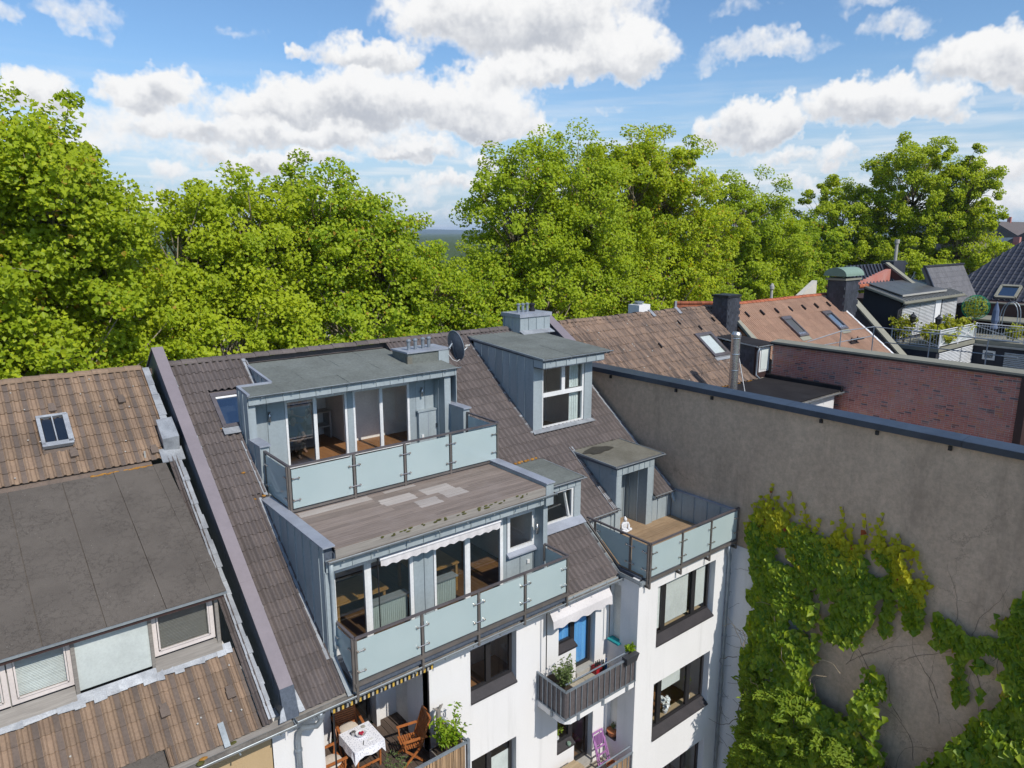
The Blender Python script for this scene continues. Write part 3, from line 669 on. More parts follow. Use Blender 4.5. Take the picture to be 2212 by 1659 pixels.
for x0_, x1_ in ((-.95, .10), (.12, 1.02), (2.27, 3.34)):
    o = win(LH, (x0_, 13.14, 12.40), (1, 0, 0), x1_ - x0_, .88, .075, MT['pinkwhite_pvc'], gl='pane', depth=.09)
    i2 = MB(); i2.box(x0_ + .085, x1_ - .085, 13.12, 13.135, 12.49, 12.515); i2.box(x0_ + .085, x1_ - .085, 13.12, 13.135, 13.165, 13.19); i2.box(x0_ + .085, x0_ + .11, 13.12, 13.135, 12.5, 13.18); i2.box(x1_ - .11, x1_ - .085, 13.12, 13.135, 12.5, 13.18); i2.build('sash', MT['pinkwhite_pvc'], o)
    bl = MT['blind_dark'] if x0_ > 2 else MT['blind_white']; z = 12.50
    sm = MB(); sm.ob((0, 0, 0), (1, 0, 0), (0, .94, .34), (0, -.34, .94), (x1_ - x0_ - .2) / 2, .016, .0015); me = sm.mesh('blind_slat'); me.materials.append(bl)
    while z < 13.2: inst('blind_slat', me, o, ((x0_ + x1_) / 2, 13.225, z)); z += .028
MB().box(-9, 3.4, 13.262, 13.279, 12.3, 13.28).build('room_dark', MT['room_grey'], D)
MB().box(1.06, 2.22, 13.115, 13.26, 12.26, 13.26).build('wall_panel', MT['panel_pale'], D)
for x in (1.035, 2.235, 3.39): MB().box(x - .03, x + .03, 13.08, 13.26, 12.2, 13.28).build('jamb', MT['grey_timber'], D)
for x0_, x1_ in ((-4, 1.0), (2.25, 3.42)): MB().prism([(x0_, 13.158, 12.36), (x0_, 12.99, 12.17), (x0_, 13.10, 12.15), (x0_, 13.158, 12.2)], (x1_ - x0_, 0, 0)).build('sill', MT['grey_timber'], D)
x = -3.
while x < 3.5:                                                   # torn lead apron
    w = rng.uniform(.10, .26); y0_ = 12.98 - rng.uniform(.0, .06); a = MB()
    a.prism([Vector((x, y0_, zr(y0_))) + NRM * .055, Vector((x + w, y0_ - rng.uniform(-.03, .03), zr(y0_))) + NRM * .05, Vector((x + w, 13.12, zr(13.12))) + NRM * .08, Vector((x, 13.12, zr(13.12))) + NRM * .08], NRM * .012)
    a.build('apron_piece', MT['lead'], D); x += w
# sheet-clad box on the fire wall
bx_ = MB(); bx_.hexa([Vector((3.62, 16.98, zr(16.98))), Vector((3.93, 16.95, zr(16.95))), Vector((3.93, 17.42, zr(17.42))), Vector((3.62, 17.42, zr(17.42))), Vector((3.58, 16.9, 15.42)), Vector((3.93, 16.88, 15.45)), Vector((3.94, 17.45, 15.78)), Vector((3.60, 17.45, 15.76))])
bx_.build('chimney_box', MT['lead'], LH)
MB().prism([(3.50, 16.72, zr(16.72) + .06), (3.98, 16.72, zr(16.72) + .06), (3.98, 17.0, zr(17.0) + .08), (3.5, 17.0, zr(17.0) + .08)], (0, 0, .02)).build('lead_apron', MT['lead'], LH)
MB().tube([(3.2, 16.95, zr(16.95) + .02), (3.2, 16.95, zr(16.95) + .17)], .022, 8).build('vent_pipe', MT['stone_grey'], LH)
# moss on the top edge of the dormer
for _ in range(26):
    x = rng.choice((rng.uniform(2.1, 2.6), rng.uniform(2.75, 3.35))); MB().ell((x, 16.74 + rng.uniform(-.02, .05), zr(16.74) + .03), (rng.uniform(.03, .07), rng.uniform(.015, .03), .02), 7, 4).build('moss_clump', MT['moss_orange'], lroof)
# lower felt roof, gutter and downpipe
fr = MB(); fr.prism([(-9, 11.3, 10.98), (2.03, 11.3, 10.98), (2.03, 12.04, zr(12.04) - .02), (-9, 12.04, zr(12.04) - .02)], (0, 0, -.1)); fr = fr.build('flat_roof', MT['felt_old'], LH)
for i, (a, b_) in enumerate(((-1.5, -.5), (-.49, .35), (.36, 1.2), (1.21, 2.02))): MB().prism([(a, 11.28, 10.985), (b_ - .01, 11.28, 10.985), (b_ - .01, 12.05, zr(12.05) - .01), (a, 12.05, zr(12.05) - .01)], (0, 0, .012 + .006 * (i % 2))).build('felt_sheet', MT['felt_old'] if i % 2 else MT['felt'], fr)
for i in range(5): MB().ell((rng.uniform(1.0, 3.1), rng.uniform(11.45, 11.8), 11.07 + rng.uniform(0, .04)), (rng.uniform(.05, .11), rng.uniform(.04, .07), .02), 8, 4).build('moss_clump', rng.choice((MT['moss_orange'], MT['moss'])), fr)
MB().bar(Vector((2.98, 11.62, zr(11.62) + .07)), Vector((2.98, 11.98, zr(11.98) + .07)), .1, .03).build('metal_strip', MT['gutter'], fr)
gutter(LH, 2.06, 4.16, 11.50, 11.10, .085)
strip(LH, [(2.06, 11.44, 11.1), (2.06, 12.0, 10.6)], .04, .06, MT['gutter'], 'gutter_end'); MB().prism([(2.05, 11.58, 11.05), (4.15, 11.58, 11.05), (4.15, 11.76, 11.12), (2.05, 11.76, 11.12)], (0, 0, -.06)).build('eaves_board', MT['grey_timber'], LH)

# ------------------------------------------------------------------ fire wall coping between the two houses
FW = empty('fire_wall', (4.15, 15, 0), 'narrow fire wall with mauve metal coping climbing between both roofs', 'wall')
cz_ = lambda y: 11.68 + SL * (y - 11.8)
b = MB(); b.prism([(4.06, 11.82, 10.9), (4.06, 11.82, cz_(11.82) - .03), (4.06, 19.14, cz_(19.14) - .03), (4.06, 26.5, cz_(11.8) - .1), (4.06, 26.5, 10.9)], (.19, 0, 0)); b.build('core', MT['bluegrey_sheet'], FW)
ys_ = [11.80, 13.66, 15.62, 17.5, 19.14]
for a, c in zip(ys_[:-1], ys_[1:]): MB().prism([(4.02, a, cz_(a)), (4.285, a, cz_(a)), (4.285, c - .006, cz_(c)), (4.02, c - .006, cz_(c))], (0, 0, -.045)).build('coping_sheet', MT['coping'], FW)
MB().prism([(4.02, 19.15, cz_(19.14)), (4.285, 19.15, cz_(19.14)), (4.285, 26.5, cz_(11.8)), (4.02, 26.5, cz_(11.8))], (0, 0, -.045)).build('coping_sheet', MT['coping'], FW)
MB().prism([(4.015, 11.79, cz_(11.8)), (4.29, 11.79, cz_(11.8)), (4.29, 11.62, 11.12), (4.015, 11.62, 11.12)], (0, .03, .0)).build('end_cap', MT['bluegrey_sheet'], FW)
y = 11.9
while y < 18.9:                                                  # slate-like hung sheets on the near face
    ye = y + .33 * CS; MB().prism([(4.058, y, zr(y) + .04), (4.058, ye - .01, zr(ye) + .04), (4.058, ye - .01, cz_(ye) - .05), (4.058, y, cz_(y) - .05)], (-.012 - rng.uniform(0, .008), 0, 0)).build('side_sheet', MT['bluegrey_sheet'], FW); y = ye
MB().prism([(4.3, 11.66, 11.15), (4.42, 11.66, 11.15), (4.36, 11.95, 11.45), (4.3, 11.98, 11.6)], (0, -.03, .02)).build('lead_corner', MT['lead'], FW)
MB().prism([(3.9, 11.60, 11.14), (4.03, 11.60, 11.14), (4.03, 11.72, 11.36), (3.97, 11.70, 11.3)], (0, -.03, .02)).build('lead_corner', MT['lead'], FW)
# ------------------------------------------------------------------ main house: white garden front, zinc dormers
BH = empty('apartment_building', (10.7, 15, 0), 'white apartment house with brown tiles, blue-grey zinc dormers and frosted glass terraces', 'building')
ZN = MT['zinc']; YF, YB, XB, XF = 12.0, 10.95, 13.1, 17.2
# tile roof with its openings
EX = [(5.25, 11.12, 11.0, 15.6), (5.40, 11.35, 14.3, 17.05), (5.40, 6.25, 16.9, 17.3), (6.25, 10.5, 16.9, 19.1), (10.4, 11.4, 16.5, 18.15),
      (13.48, 15.97, 15.6, 18.85), (14.5, 16.15, 13.0, 14.9), (13.14, 17.3, 10.0, 13.12), (11.1, 13.12, 12.98, 14.87), (5.02, 5.72, 17.28, 18.16)]
mroof = tile_roof(BH, 4.36, 17.12, 11.70, 19.1, zr(11.70), SL, .335, .33, 'wave', [MT['tile_main']], EX, limit=300)
ridge(mroof, 4.3, 13.3, 19.2, zr(19.2) - .04, MT['tile_main'], .37, .14)
ridge(mroof, 13.3, 15.3, 19.2, zr(19.2) - .04, MT['tile_main'], .37, .14)
back_slope(BH, 4.3, 17.2, 19.2, 26.7, zr(19.2) - .06, 11.1, MT['tile_main'])
flashing(mroof, 4.27, 11.9, 19.0, .12, lift=.04)
flashing(mroof, 5.14, 12.3, 15.55, .12, lift=.04); flashing(mroof, 5.30, 15.6, 16.9, .10, lift=.04); flashing(mroof, 6.14, 18.2, 19.05, .13, lift=.05)
flashing(mroof, 13.38, 15.6, 18.7, .13, lift=.05); flashing(mroof, 14.36, 13.1, 14.95, .14, lift=.05); flashing(mroof, 16.98, 13.2, 17.2, .12, lift=.04); flashing(mroof, 13.06, 13.2, 14.9, .06, lift=.04)
for p, q in (((5.32, 11.62), (5.32, 12.3)), ((13.13, 11.66), (13.13, 13.2))):
    MB().bar(Vector((p[0], p[1], zr(p[1]))) + NRM * .05, Vector((q[0], q[1], zr(q[1]))) + NRM * .05, .09, .03, NRM).build('verge_sheet', MT['gutter'], mroof)
for _ in range(7):
    x, y = rng.choice(((5.02, 17.3), (4.98, 18.1), (5.3, 15.62), (5.1, 16.2), (5.12, 15.55))); MB().ell((x + rng.uniform(-.05, .05), y + rng.uniform(-.1, .1), zr(y) + .04), (.05, .06, .02), 8, 4).build('moss_clump', MT['moss_orange'], mroof)
for k in range(13):
    x = 11.35 + k * .135 + rng.uniform(-.03, .03); MB().ell((x, 14.86 + rng.uniform(-.02, .03), 13.56), (rng.uniform(.04, .085), .05, rng.uniform(.025, .045)), 8, 5).build('moss_clump', MT['moss_orange'], mroof)
# skylight in the tiles
sk = empty('skylight', (5.37, 17.7, zr(17.7)), parent=BH); c0 = Vector((5.37, 17.72, zr(17.72)))
b = MB()
for (u, v, a, d) in ((0, -.52, .36, .06), (0, .52, .36, .06), (-.31, 0, .05, .47), (.31, 0, .05, .47)): b.ob(onr(u, v, .07), (1, 0, 0), UPS, NRM, a, d, .055)
b.build('frame', MT['rail_metal'], sk); MB().ob(onr(0, .42, .075), (1, 0, 0), UPS, NRM, .26, .03, .03).build('blind_roll', MT['white_pvc'], sk)
MB().quad(onr(-.26, -.46, .09), onr(.26, -.46, .09), onr(.26, .46, .09), onr(-.26, .46, .09)).build('pane', MT['pane_sky'], sk)
MB().quad(onr(-.26, -.46, -.3), onr(.26, -.46, -.3), onr(.26, .46, -.3), onr(-.26, .46, -.3)).build('inside', MT['bluegrey_sheet'], sk)
MB().prism([Vector((4.98, 17.1, zr(17.1))) + NRM * .11, Vector((5.5, 17.1, zr(17.1))) + NRM * .11, Vector((5.5, 17.28, zr(17.28))) + NRM * .11, Vector((4.98, 17.28, zr(17.28))) + NRM * .11], NRM * .015).build('apron', MT['lead'], sk)

# ---- walls of the garden front
h_main = [(8.5, 9.88, 9.2, 10.58), (8.5, 9.88, 6.26, 7.64), (8.5, 9.88, 3.3, 4.7), (11.28, 12.62, 8.45, 10.52), (11.28, 12.62, 5.50, 7.58), (11.28, 12.62, 2.55, 4.6)]
m = MB(); wall_holes(m, YF, 7.36, XB, 0, 11.0, h_main, .24); m.build('wall', MT['white_plaster'], BH)
m = MB(); wall_holes(m, YF, 3.86, 4.9, 0, 11.0, [], .3); m.build('wall', MT['white_plaster'], BH)
m = MB(); wall_holes(m, YF, 4.9, 7.36, 0, 8.35, [(5.3, 6.9, 5.5, 7.5)], .3); m.build('wall', MT['white_plaster'], BH)
h_bay = [(13.88, 16.42, 9.06, 10.80), (13.88, 16.42, 6.14, 7.90), (13.88, 16.42, 3.2, 4.96)]
m = MB(); wall_holes(m, YB, XB, XF, 0, 11.2, h_bay, .26); m.build('wall', MT['white_plaster'], BH)
m = MB(); sw = [(11.55, 11.93, 9.10, 10.84), (11.55, 11.93, 6.16, 7.9)]
ys_, zs_ = [11.212, 11.55, 11.93, 12.02], [0, 6.16, 7.9, 9.10, 10.84, 11.2]
for i in range(3):
    for j in range(5):
        if i == 1 and j in (1, 3): continue
        m.quad((XB, ys_[i], zs_[j]), (XB, ys_[i], zs_[j + 1]), (XB, ys_[i + 1], zs_[j + 1]), (XB, ys_[i + 1], zs_[j]))
for (a, b_, c, d) in sw:
    for q in (((XB, a, c), (XB, a, d), (XB + .22, a, d), (XB + .22, a, c)), ((XB, b_, c), (XB + .22, b_, c), (XB + .22, b_, d), (XB, b_, d)), ((XB, a, d), (XB, b_, d), (XB + .22, b_, d), (XB + .22, a, d)), ((XB, a, c), (XB + .22, a, c), (XB + .22, b_, c), (XB, b_, c))): m.quad(*q)
m.build('wall', MT['white_plaster'], BH)
for (a, b_, c, d) in sw:
    o = win(BH, (XB + .16, a + .01, c + .05), (0, 1, 0), b_ - a - .02, d - c - .06, .05, MT['anthracite'], gl='pane_dark', N=(-1, 0, 0)); MB().box(XB - .04, XB + .16, a + .01, b_ - .01, c - .01, c + .03).build('sill', MT['sill_dark'], o)
m = MB(); m.quad((3.9, 26.6, 0), (3.9, 26.6, 11), (17.2, 26.6, 11), (17.2, 26.6, 0)); m.build('wall', MT['white_plaster'], BH)
m = MB(); m.quad((4.3, 12.3, 10.9), (13.1, 12.3, 10.9), (13.1, 12.02, 10.99), (4.3, 12.02, 10.99)); m.build('soffit', MT['white_plaster'], BH)
# windows of the flat wall
for z0, z1 in ((9.2, 10.58), (6.26, 7.64), (3.3, 4.7)):
    o = win(BH, (8.52, YF + .16, z0 + .16), (1, 0, 0), 1.34, z1 - z0 - .17, .075, MT['anthracite'], (.62,), .14, gl='pane')
    MB().prism([(8.5, YF + .16, z0 + .17), (8.5, YF - .045, z0 + .02), (8.5, YF - .045, z0 - .02), (8.5, YF + .16, z0 + .02)], (1.38, 0, 0)).build('sill', MT['sill_dark'], o)
    room(BH, 7.5, 10.9, YF + .26, 14.2, z0 - .8, z1 + .35, 'oak_floor', 'room_white')
MB().box(9.2, 9.8, YF + .215, YF + .225, 6.4, 7.2).build('roller_blind', MT['blind_white'], BH)
# french doors behind the balconies
for k, z0 in enumerate((8.45, 5.50, 2.55)):
    o = win(BH, (11.30, YF + .17, z0 + 1.02), (1, 0, 0), .62, 1.04, .07, MT['anthracite'], gl='pane'); p = win(BH, (11.92, YF + .17, z0 + .10), (1, 0, 0), .68, 1.95, .085, MT['anthracite'], gl='pane', name='balcony_door')
    MB().box(11.28, 11.915, YF, YF + .24, z0, z0 + .86).build('parapet_wall', MT['white_plaster'], BH); MB().prism([(11.28, YF + .16, z0 + 1.03), (11.28, YF - .03, z0 + .92), (11.28, YF - .03, z0 + .87), (11.28, YF + .16, z0 + .87)], (.66, 0, 0)).build('sill', MT['sill_dark'], o)
    MB().box(11.92, 12.62, YF - .05, YF + .2, z0 - .02, z0 + .09).build('threshold', MT['stone_grey'], p)
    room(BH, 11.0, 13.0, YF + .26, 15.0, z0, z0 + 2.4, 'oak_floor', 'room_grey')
def curtain(x0, x1, z0, z1, y, mat, name='curtain'):
    m = MB(); n = 30
    for i in range(n):
        a, b_ = x0 + (x1 - x0) * i / n, x0 + (x1 - x0) * (i + 1) / n; f = lambda x: y + .02 * math.sin(x * 62) + .008 * math.sin(x * 143)
        m.quad((a, f(a), z0), (b_, f(b_), z0), (b_, f(b_), z1), (a, f(a), z1))
    return m.build(name, mat, None)
mk('curtain_blue', (.17, .46, .85), (.13, .40, .78), 1.5, .8, 0, 30, 0, .2, 0, (6, 6, .6), .05)
tag(curtain(11.32, 12.58, 8.55, 10.5, YF + .24, MT['curtain_blue']), 'bright blue curtain hanging inside the upper balcony door', 'curtain')
# bay windows, three lights each
for k, (a, b_, z0, z1) in enumerate(h_bay):
    o = win(BH, (a + .02, YB + .18, z0 + .16), (1, 0, 0), b_ - a - .04, z1 - z0 - .17, .075, MT['anthracite'], (.46, 1.78), .17, gl='pane')
    MB().prism([(a, YB + .18, z0 + .17), (a, YB - .045, z0 + .02), (a, YB - .045, z0 - .02), (a, YB + .18, z0 + .02)], (b_ - a, 0, 0)).build('sill', MT['sill_dark'], o)
    room(BH, 13.25, 17.0, YB + .27, 13.0, z0 - .55, z1 + .3, 'oak_floor', 'room_white')
    i2 = MB(); i2.box(a + .05, b_ - .05, YB + .27, YB + .5, z0 + .11, z0 + .15); i2.build('inner_sill', MT['pale_wood'], o)
for (a, b_, zb) in ((13.98, 14.26, 9.36), (14.44, 15.48, 9.40), (15.78, 16.26, 9.42), (14.44, 15.34, 7.28)): MB().box(a, b_, YB + .235, YB + .242, zb, 10.72 if zb > 8 else 7.84).build('roller_blind', MT['blind_white'], BH)

# ---- left terrace storey (lower dormer)
LD = MB(); LD.box(5.45, 11.0, 12.28, 14.6, 13.62, 13.80); LD.box(5.47, 11.05, 11.52, 12.7, 11.16, 11.28); LD = LD.build('lower_dormer', MT['bluegrey_sheet'], BH)
# cheek on the near side: sheets up to the parapet
poly = [(12.35, zr(12.35) - .05), (12.35, 13.96), (15.48, 13.96)]
seam_wall(LD, (5.25, 0, 0), (0, 1, 0), (0, 0, 1), (-1, 0, 0), poly, .40, ZN, .12)
MB().box(5.28, 5.45, 12.36, 15.5, 13.2, 13.955).build('cheek_core', MT['bluegrey_sheet'], LD)
MB().prism([(5.2, 12.22, 13.97), (5.46, 12.22, 13.97), (5.46, 15.55, 13.99), (5.2, 15.55, 13.99)], (0, 0, .03)).build('parapet_cap', MT['zinc_cap'], LD)
MB().prism([(10.98, 12.18, 13.97), (11.26, 12.18, 13.97), (11.26, 14.6, 13.99), (10.98, 14.6, 13.99)], (0, 0, .03)).build('parapet_cap', MT['zinc_cap'], LD)
MB().box(11.0, 11.24, 12.22, 15.4, 13.4, 13.96).build('parapet', ZN, LD)
# front: fascia panels, gutter, end walls
seam_wall(LD, (0, 12.30, 0), (1, 0, 0), (0, 0, 1), (0, -1, 0), [(5.28, 13.42), (11.2, 13.42), (11.2, 13.68), (5.28, 13.68)], .42, ZN, 5.42)
MB().box(5.28, 11.2, 12.31, 12.46, 13.40, 13.66).build('fascia_core', MT['bluegrey_sheet'], LD)
MB().box(5.47, 11.0, 12.24, 12.30, 13.69, 13.88).build('edge_timber', MT['grey_timber'], LD)
for _ in range(34):
    x = rng.uniform(6.4, 10.5); MB().ell((x, 12.232, 13.86 + rng.uniform(-.05, .03)), (rng.uniform(.02, .07), .014, rng.uniform(.01, .025)), 6, 4).build('moss_clump', MT['moss'], LD)
g = gutter(LD, 5.28, 11.30, 12.20, 13.70, .06, 'gutter')
MB().box(5.26, 5.42, 12.32, 12.72, 11.3, 13.42).build('end_pier', ZN, LD); MB().box(11.03, 11.17, 12.35, 12.72, 11.2, 13.42).build('end_pier', ZN, LD)
for x0_, x1_ in ((5.43, 5.56), (7.49, 8.01), (10.02, 10.14)): seam_wall(LD, (0, 12.70, 0), (1, 0, 0), (0, 0, 1), (0, -1, 0), [(x0_, 11.3), (x1_, 11.3), (x1_, 13.42), (x0_, 13.42)], .27, ZN, x0_)
seam_wall(LD, (0, 12.70, 0), (1, 0, 0), (0, 0, 1), (0, -1, 0), [(10.14, 11.3), (11.03, 11.3), (11.03, 12.20), (10.14, 12.20)], .42, ZN, 10.14)
seam_wall(LD, (0, 12.70, 0), (1, 0, 0), (0, 0, 1), (0, -1, 0), [(5.43, 13.22), (11.03, 13.22), (11.03, 13.44), (5.43, 13.44)], .5, ZN, 5.43)
win(BH, (5.56, 12.69, 11.3), (1, 0, 0), .80, 1.92, .07, MT['white_pvc'], name='terrace_door', gl='pane_dark'); win(BH, (6.36, 12.69, 11.3), (1, 0, 0), 1.12, 1.92, .09, MT['white_pvc'], gl='pane_dark')
win(BH, (8.02, 12.69, 11.3), (1, 0, 0), .92, 1.92, .06, MT['white_pvc'], gl='pane_dark'); win(BH, (8.94, 12.69, 11.3), (1, 0, 0), 1.08, 1.92, .09, MT['white_pvc'], name='terrace_door', gl='pane_dark')
o = win(BH, (10.15, 12.68, 12.24), (1, 0, 0), .88, .98, .085, MT['white_pvc'], gl='pane'); MB().prism([(10.12, 12.69, 12.24), (10.12, 12.58, 12.17), (10.12, 12.58, 12.13), (10.12, 12.69, 12.15)], (.94, 0, 0)).build('sill', MT['zinc_cap'], o)
room(BH, 5.5, 11.02, 12.8, 15.9, 11.28, 13.55, 'oak_floor', 'room_white')
for x0_, x1_ in ((6.55, 7.42), (8.02, 8.75)):
    r = empty('radiator', (x0_, 12.95, 11.5), 'cream ribbed radiator behind the %s terrace window' % ('near' if x0_ < 7 else 'middle'), 'radiator')
    MB().box(x0_, x1_, 12.92, 12.97, 11.36, 11.98).build('body', MT['radiator'], r); x = x0_ + .02
    f = MB().box(-.008, .008, 12.905, 12.92, 11.4, 11.95).mesh('fin'); f.materials.append(MT['radiator'])
    while x < x1_: inst('fin', f, r, (x, 0, 0)); x += .05
    MB().box(x0_ - .05, x1_ + .05, 12.86, 13.12, 12.0, 12.03).build('shelf', MT['stone_grey'], r)
tb = empty('dining_table', (6.5, 13.9, 11.28), 'wooden dining table inside the lower terrace room', 'table')
MB().box(5.9, 7.2, 13.35, 14.3, 12.0, 12.04).build('table_top', MT['furniture_wood'], tb)
for x in (5.98, 7.12):
    for y in (13.43, 14.22): MB().box(x - .03, x + .03, y - .03, y + .03, 11.28, 12.0).build('leg', MT['furniture_wood'], tb)
tb = empty('dining_table', (8.9, 13.9, 11.28), 'long wooden table behind the middle terrace radiator', 'table')
MB().box(8.1, 9.2, 13.4, 14.6, 12.0, 12.04).build('table_top', MT['furniture_wood'], tb)
for x in (8.16, 9.14):
    for y in (13.46, 14.54): MB().box(x - .03, x + .03, y - .03, y + .03, 11.28, 12.0).build('leg', MT['furniture_wood'], tb)
pc = empty('wall_picture', (10.2, 15.85, 12.3), 'orange wall picture with one dark ring inside the terrace room', 'picture')
MB().box(9.7, 10.75, 15.84, 15.88, 11.9, 12.75).build('canvas', MT['orange_art'], pc)
q = MB(); q.tube([(10.2 + .2 * math.cos(t / 10 * 5.6), 15.83, 12.35 + .2 * math.sin(t / 10 * 5.6)) for t in range(11)], .035, 6); q.build('ring_mark', MT['dark_metal'], pc)
downpipe(LD, [(5.36, 12.24, 13.64), (5.36, 12.24, 13.4), (5.38, 12.27, 13.2), (5.38, 12.27, 11.86), (5.38, 12.21, 11.78)], .045, 'zinc')
# retracted awning with scalloped valance
aw = empty('awning', (8.1, 12.5, 13.35), 'rolled up terrace awning with pale scalloped valance under the zinc fascia', 'awning')
MB().box(6.50, 9.72, 12.42, 12.62, 13.26, 13.41).build('cassette', MT['awning_box'], aw); MB().tube([(6.50, 12.40, 13.30), (9.72, 12.40, 13.30)], .035, 8).build('front_bar', MT['awning_box'], aw)
m = MB(); n = 132
for i in range(n):
    xa, xb = 6.52 + 3.18 * i / n, 6.52 + 3.18 * (i + 1) / n; zf_ = lambda x: 13.12 + .035 * abs(math.cos((x - 6.52) * math.pi / .245)) ; yf_ = lambda x: 12.375 + .012 * math.sin((x - 6.52) * 2 * math.pi / .245)
    m.quad((xa, yf_(xa), zf_(xa)), (xb, yf_(xb), zf_(xb)), (xb, 12.385, 13.29), (xa, 12.385, 13.29))
m.build('valance', MT['awning_cloth'], aw)
MB().tube([(6.47, 12.42, 13.36), (6.47, 12.42, 11.7)], .014, 6).build('crank_rod', MT['dark_metal'], aw)
# wall lamps
def wall_lamp(p, n, label):
    p, n = Vector(p), Vector(n); o = empty('wall_lamp', p, label, 'lamp', 'steel tube lamps on the zinc walls'); MB().tube([p + n * .06 - Vector((0, 0, .13)), p + n * .06 + Vector((0, 0, .13))], .032, 10).build('tube', MT['inox'], o, smooth=True); MB().box(p.x - .025, p.x + .025, min(p.y, (p + n * .06).y) - .012, max(p.y, (p + n * .06).y) + .012, p.z - .05, p.z + .05).build('bracket', MT['inox'], o)
wall_lamp((11.03, 12.52, 12.72), (-1, 0, 0), 'steel tube lamp on the zinc pier beside the small white window')
MB().box(10.78, 10.86, 12.66, 12.69, 11.78, 11.88).build('socket_box', MT['white_pvc'], LD)
# balustrade of the lower terrace
YL, ZL = 11.475, 12.34
pts = [(5.41, 12.33, ZL), (5.41, YL, ZL), (11.08, YL, ZL), (11.08, 12.36, ZL)]
bx = [5.41, 6.93, 8.38, 9.71, 11.05]; pan = []
for a, c in zip(bx[:-1], bx[1:]): pan.append(([(a + .05, YL, 11.42), (c - .05, YL, 11.42), (c - .05, YL, 12.26), (a + .05, YL, 12.26)], (0, 1, 0)))
pan.append(([(5.41, 11.53, 11.33), (5.41, 12.28, zr(12.28) + .16), (5.41, 12.28, 12.26), (5.41, 11.53, 12.26)], (.0, 0, 0)) if False else ([(5.40, 11.53, 11.30), (5.40, 12.27, 11.82), (5.40, 12.27, 12.25), (5.40, 11.53, 12.25)], (1, 0, 0)))
pan.append(([(11.07, 11.53, 11.32), (11.07, 12.30, 11.86), (11.07, 12.30, 12.25), (11.07, 11.53, 12.25)], (1, 0, 0)))
B1 = balustrade(BH, pts, pan, [(x, YL, 11.02, ZL, .38) for x in bx[1:-1]] + [(5.43, YL, 11.0, ZL, .3), (5.38, YL + .03, 11.2, ZL), (11.05, YL, 11.02, ZL, .38), (11.05, 12.32, 11.9, ZL), (5.41, 12.28, 11.8, ZL)], 0, ZL)
q = MB(); q.box(5.38, 11.08, YL - .02, YL + .04, 11.30, 11.37); q.box(5.38, 11.08, YL + .05, YL + .1, 11.22, 11.28); q.build('bottom_rail', MT['steel'], B1)
for i, x in enumerate(bx):
    for z in (11.62, 12.06):
        if 0 < i < len(bx) - 1: clamp(B1, (x, YL, z), (1, 0, 0), (0, -1, 0), .26)
        else: clamp(B1, (x + (.12 if i == 0 else -.12), YL, z), (1, 0, 0), (0, -1, 0), .14)
for z in (11.55, 12.06): clamp(B1, (5.40, 12.2, z + .1 * (z < 12) + .2 * (z < 12)), (0, 1, 0), (-1, 0, 0), .12); clamp(B1, (5.40, 11.6, z), (0, 1, 0), (-1, 0, 0), .12)
gutter(BH, 4.2, 11.1, 11.56, 11.10, .08); gutter(BH, 11.12, 13.1, 11.56, 11.10, .08)
MB().prism([(4.3, 11.62, 11.06), (5.36, 11.62, 11.06), (5.36, 11.78, 11.13), (4.3, 11.78, 11.13)], (0, 0, -.05)).build('eaves_board', MT['grey_timber'], BH); MB().prism([(11.1, 11.62, 11.06), (13.12, 11.62, 11.06), (13.12, 11.78, 11.13), (11.1, 11.78, 11.13)], (0, 0, -.05)).build('eaves_board', MT['grey_timber'], BH)
# zinc drip skirt below the terrace, joints every 0.6 m
seam_wall(BH, (0, 11.62, 0), (1, 0, 0), (0, 0, 1), (0, -1, 0), [(5.4, 10.98), (13.05, 10.98), (13.05, 11.10), (5.4, 11.10)], .6, ZN, 5.4)
MB().box(5.4, 13.05, 11.63, 12.02, 10.97, 11.02).build('soffit_board', MT['white_plaster'], BH)
# timber deck over the lower storey, plank by plank
pm = MB(); y = 12.27; i = 0; rows = []
while y < 15.2:
    rows.append(y); y += .145
for y in rows:
    cuts = sorted([5.48, 10.99] + [rng.uniform(6.4, 10.4)])
    if y > 14.5: cuts = [5.5, 11.2]
    for a, c in zip(cuts[:-1], cuts[1:]): MB().box(a + .002, c - .002, y, y + .139, 13.875 + rng.uniform(-.002, .002), 13.90).build('deck_plank', MT['deck_grey'], LD)
for (a, c, y0_, y1_) in ((7.35, 8.2, 13.55, 14.0), (8.45, 9.25, 13.65, 14.05), (7.95, 8.55, 13.05, 13.45), (8.75, 9.35, 13.2, 13.55), (5.6, 7.3, 14.26, 14.38), (7.7, 8.6, 14.3, 14.4)):   # faded patches where planks were covered
    for y in rows:
        if y0_ - .05 < y + .07 < y1_: MB().box(a + rng.uniform(-.03, .03), c + rng.uniform(-.03, .03), y + .002, y + .137, 13.9005, 13.9025).build('faded_plank', MT['deck_pale'], LD)

# ---- upper terrace storey
UD = MB(); uz = lambda y: 16.20 + (y - 16.5) * .118
UD.prism([(5.42, 16.52, uz(16.52) - .1), (11.38, 16.52, uz(16.52) - .1), (11.38, 17.05, uz(17.05) - .1), (6.25, 17.05, uz(17.05) - .1), (6.25, 17.25, uz(17.25) - .1), (5.42, 17.25, uz(17.25) - .1)], (0, 0, .09)); UD.prism([(6.25, 17.05, uz(17.05) - .1), (11.38, 17.05, uz(17.05) - .1), (11.38, 18.12, uz(18.12) - .1), (6.25, 18.12, uz(18.12) - .1)], (0, 0, .09)); UD.prism([(6.25, 18.12, uz(18.12) - .1), (10.5, 18.12, uz(18.12) - .1), (10.5, 19.1, uz(19.1) - .1), (6.25, 19.1, uz(19.1) - .1)], (0, 0, .09))
UD = UD.build('upper_dormer', MT['bluegrey_sheet'], BH)
FL = MT['felt']
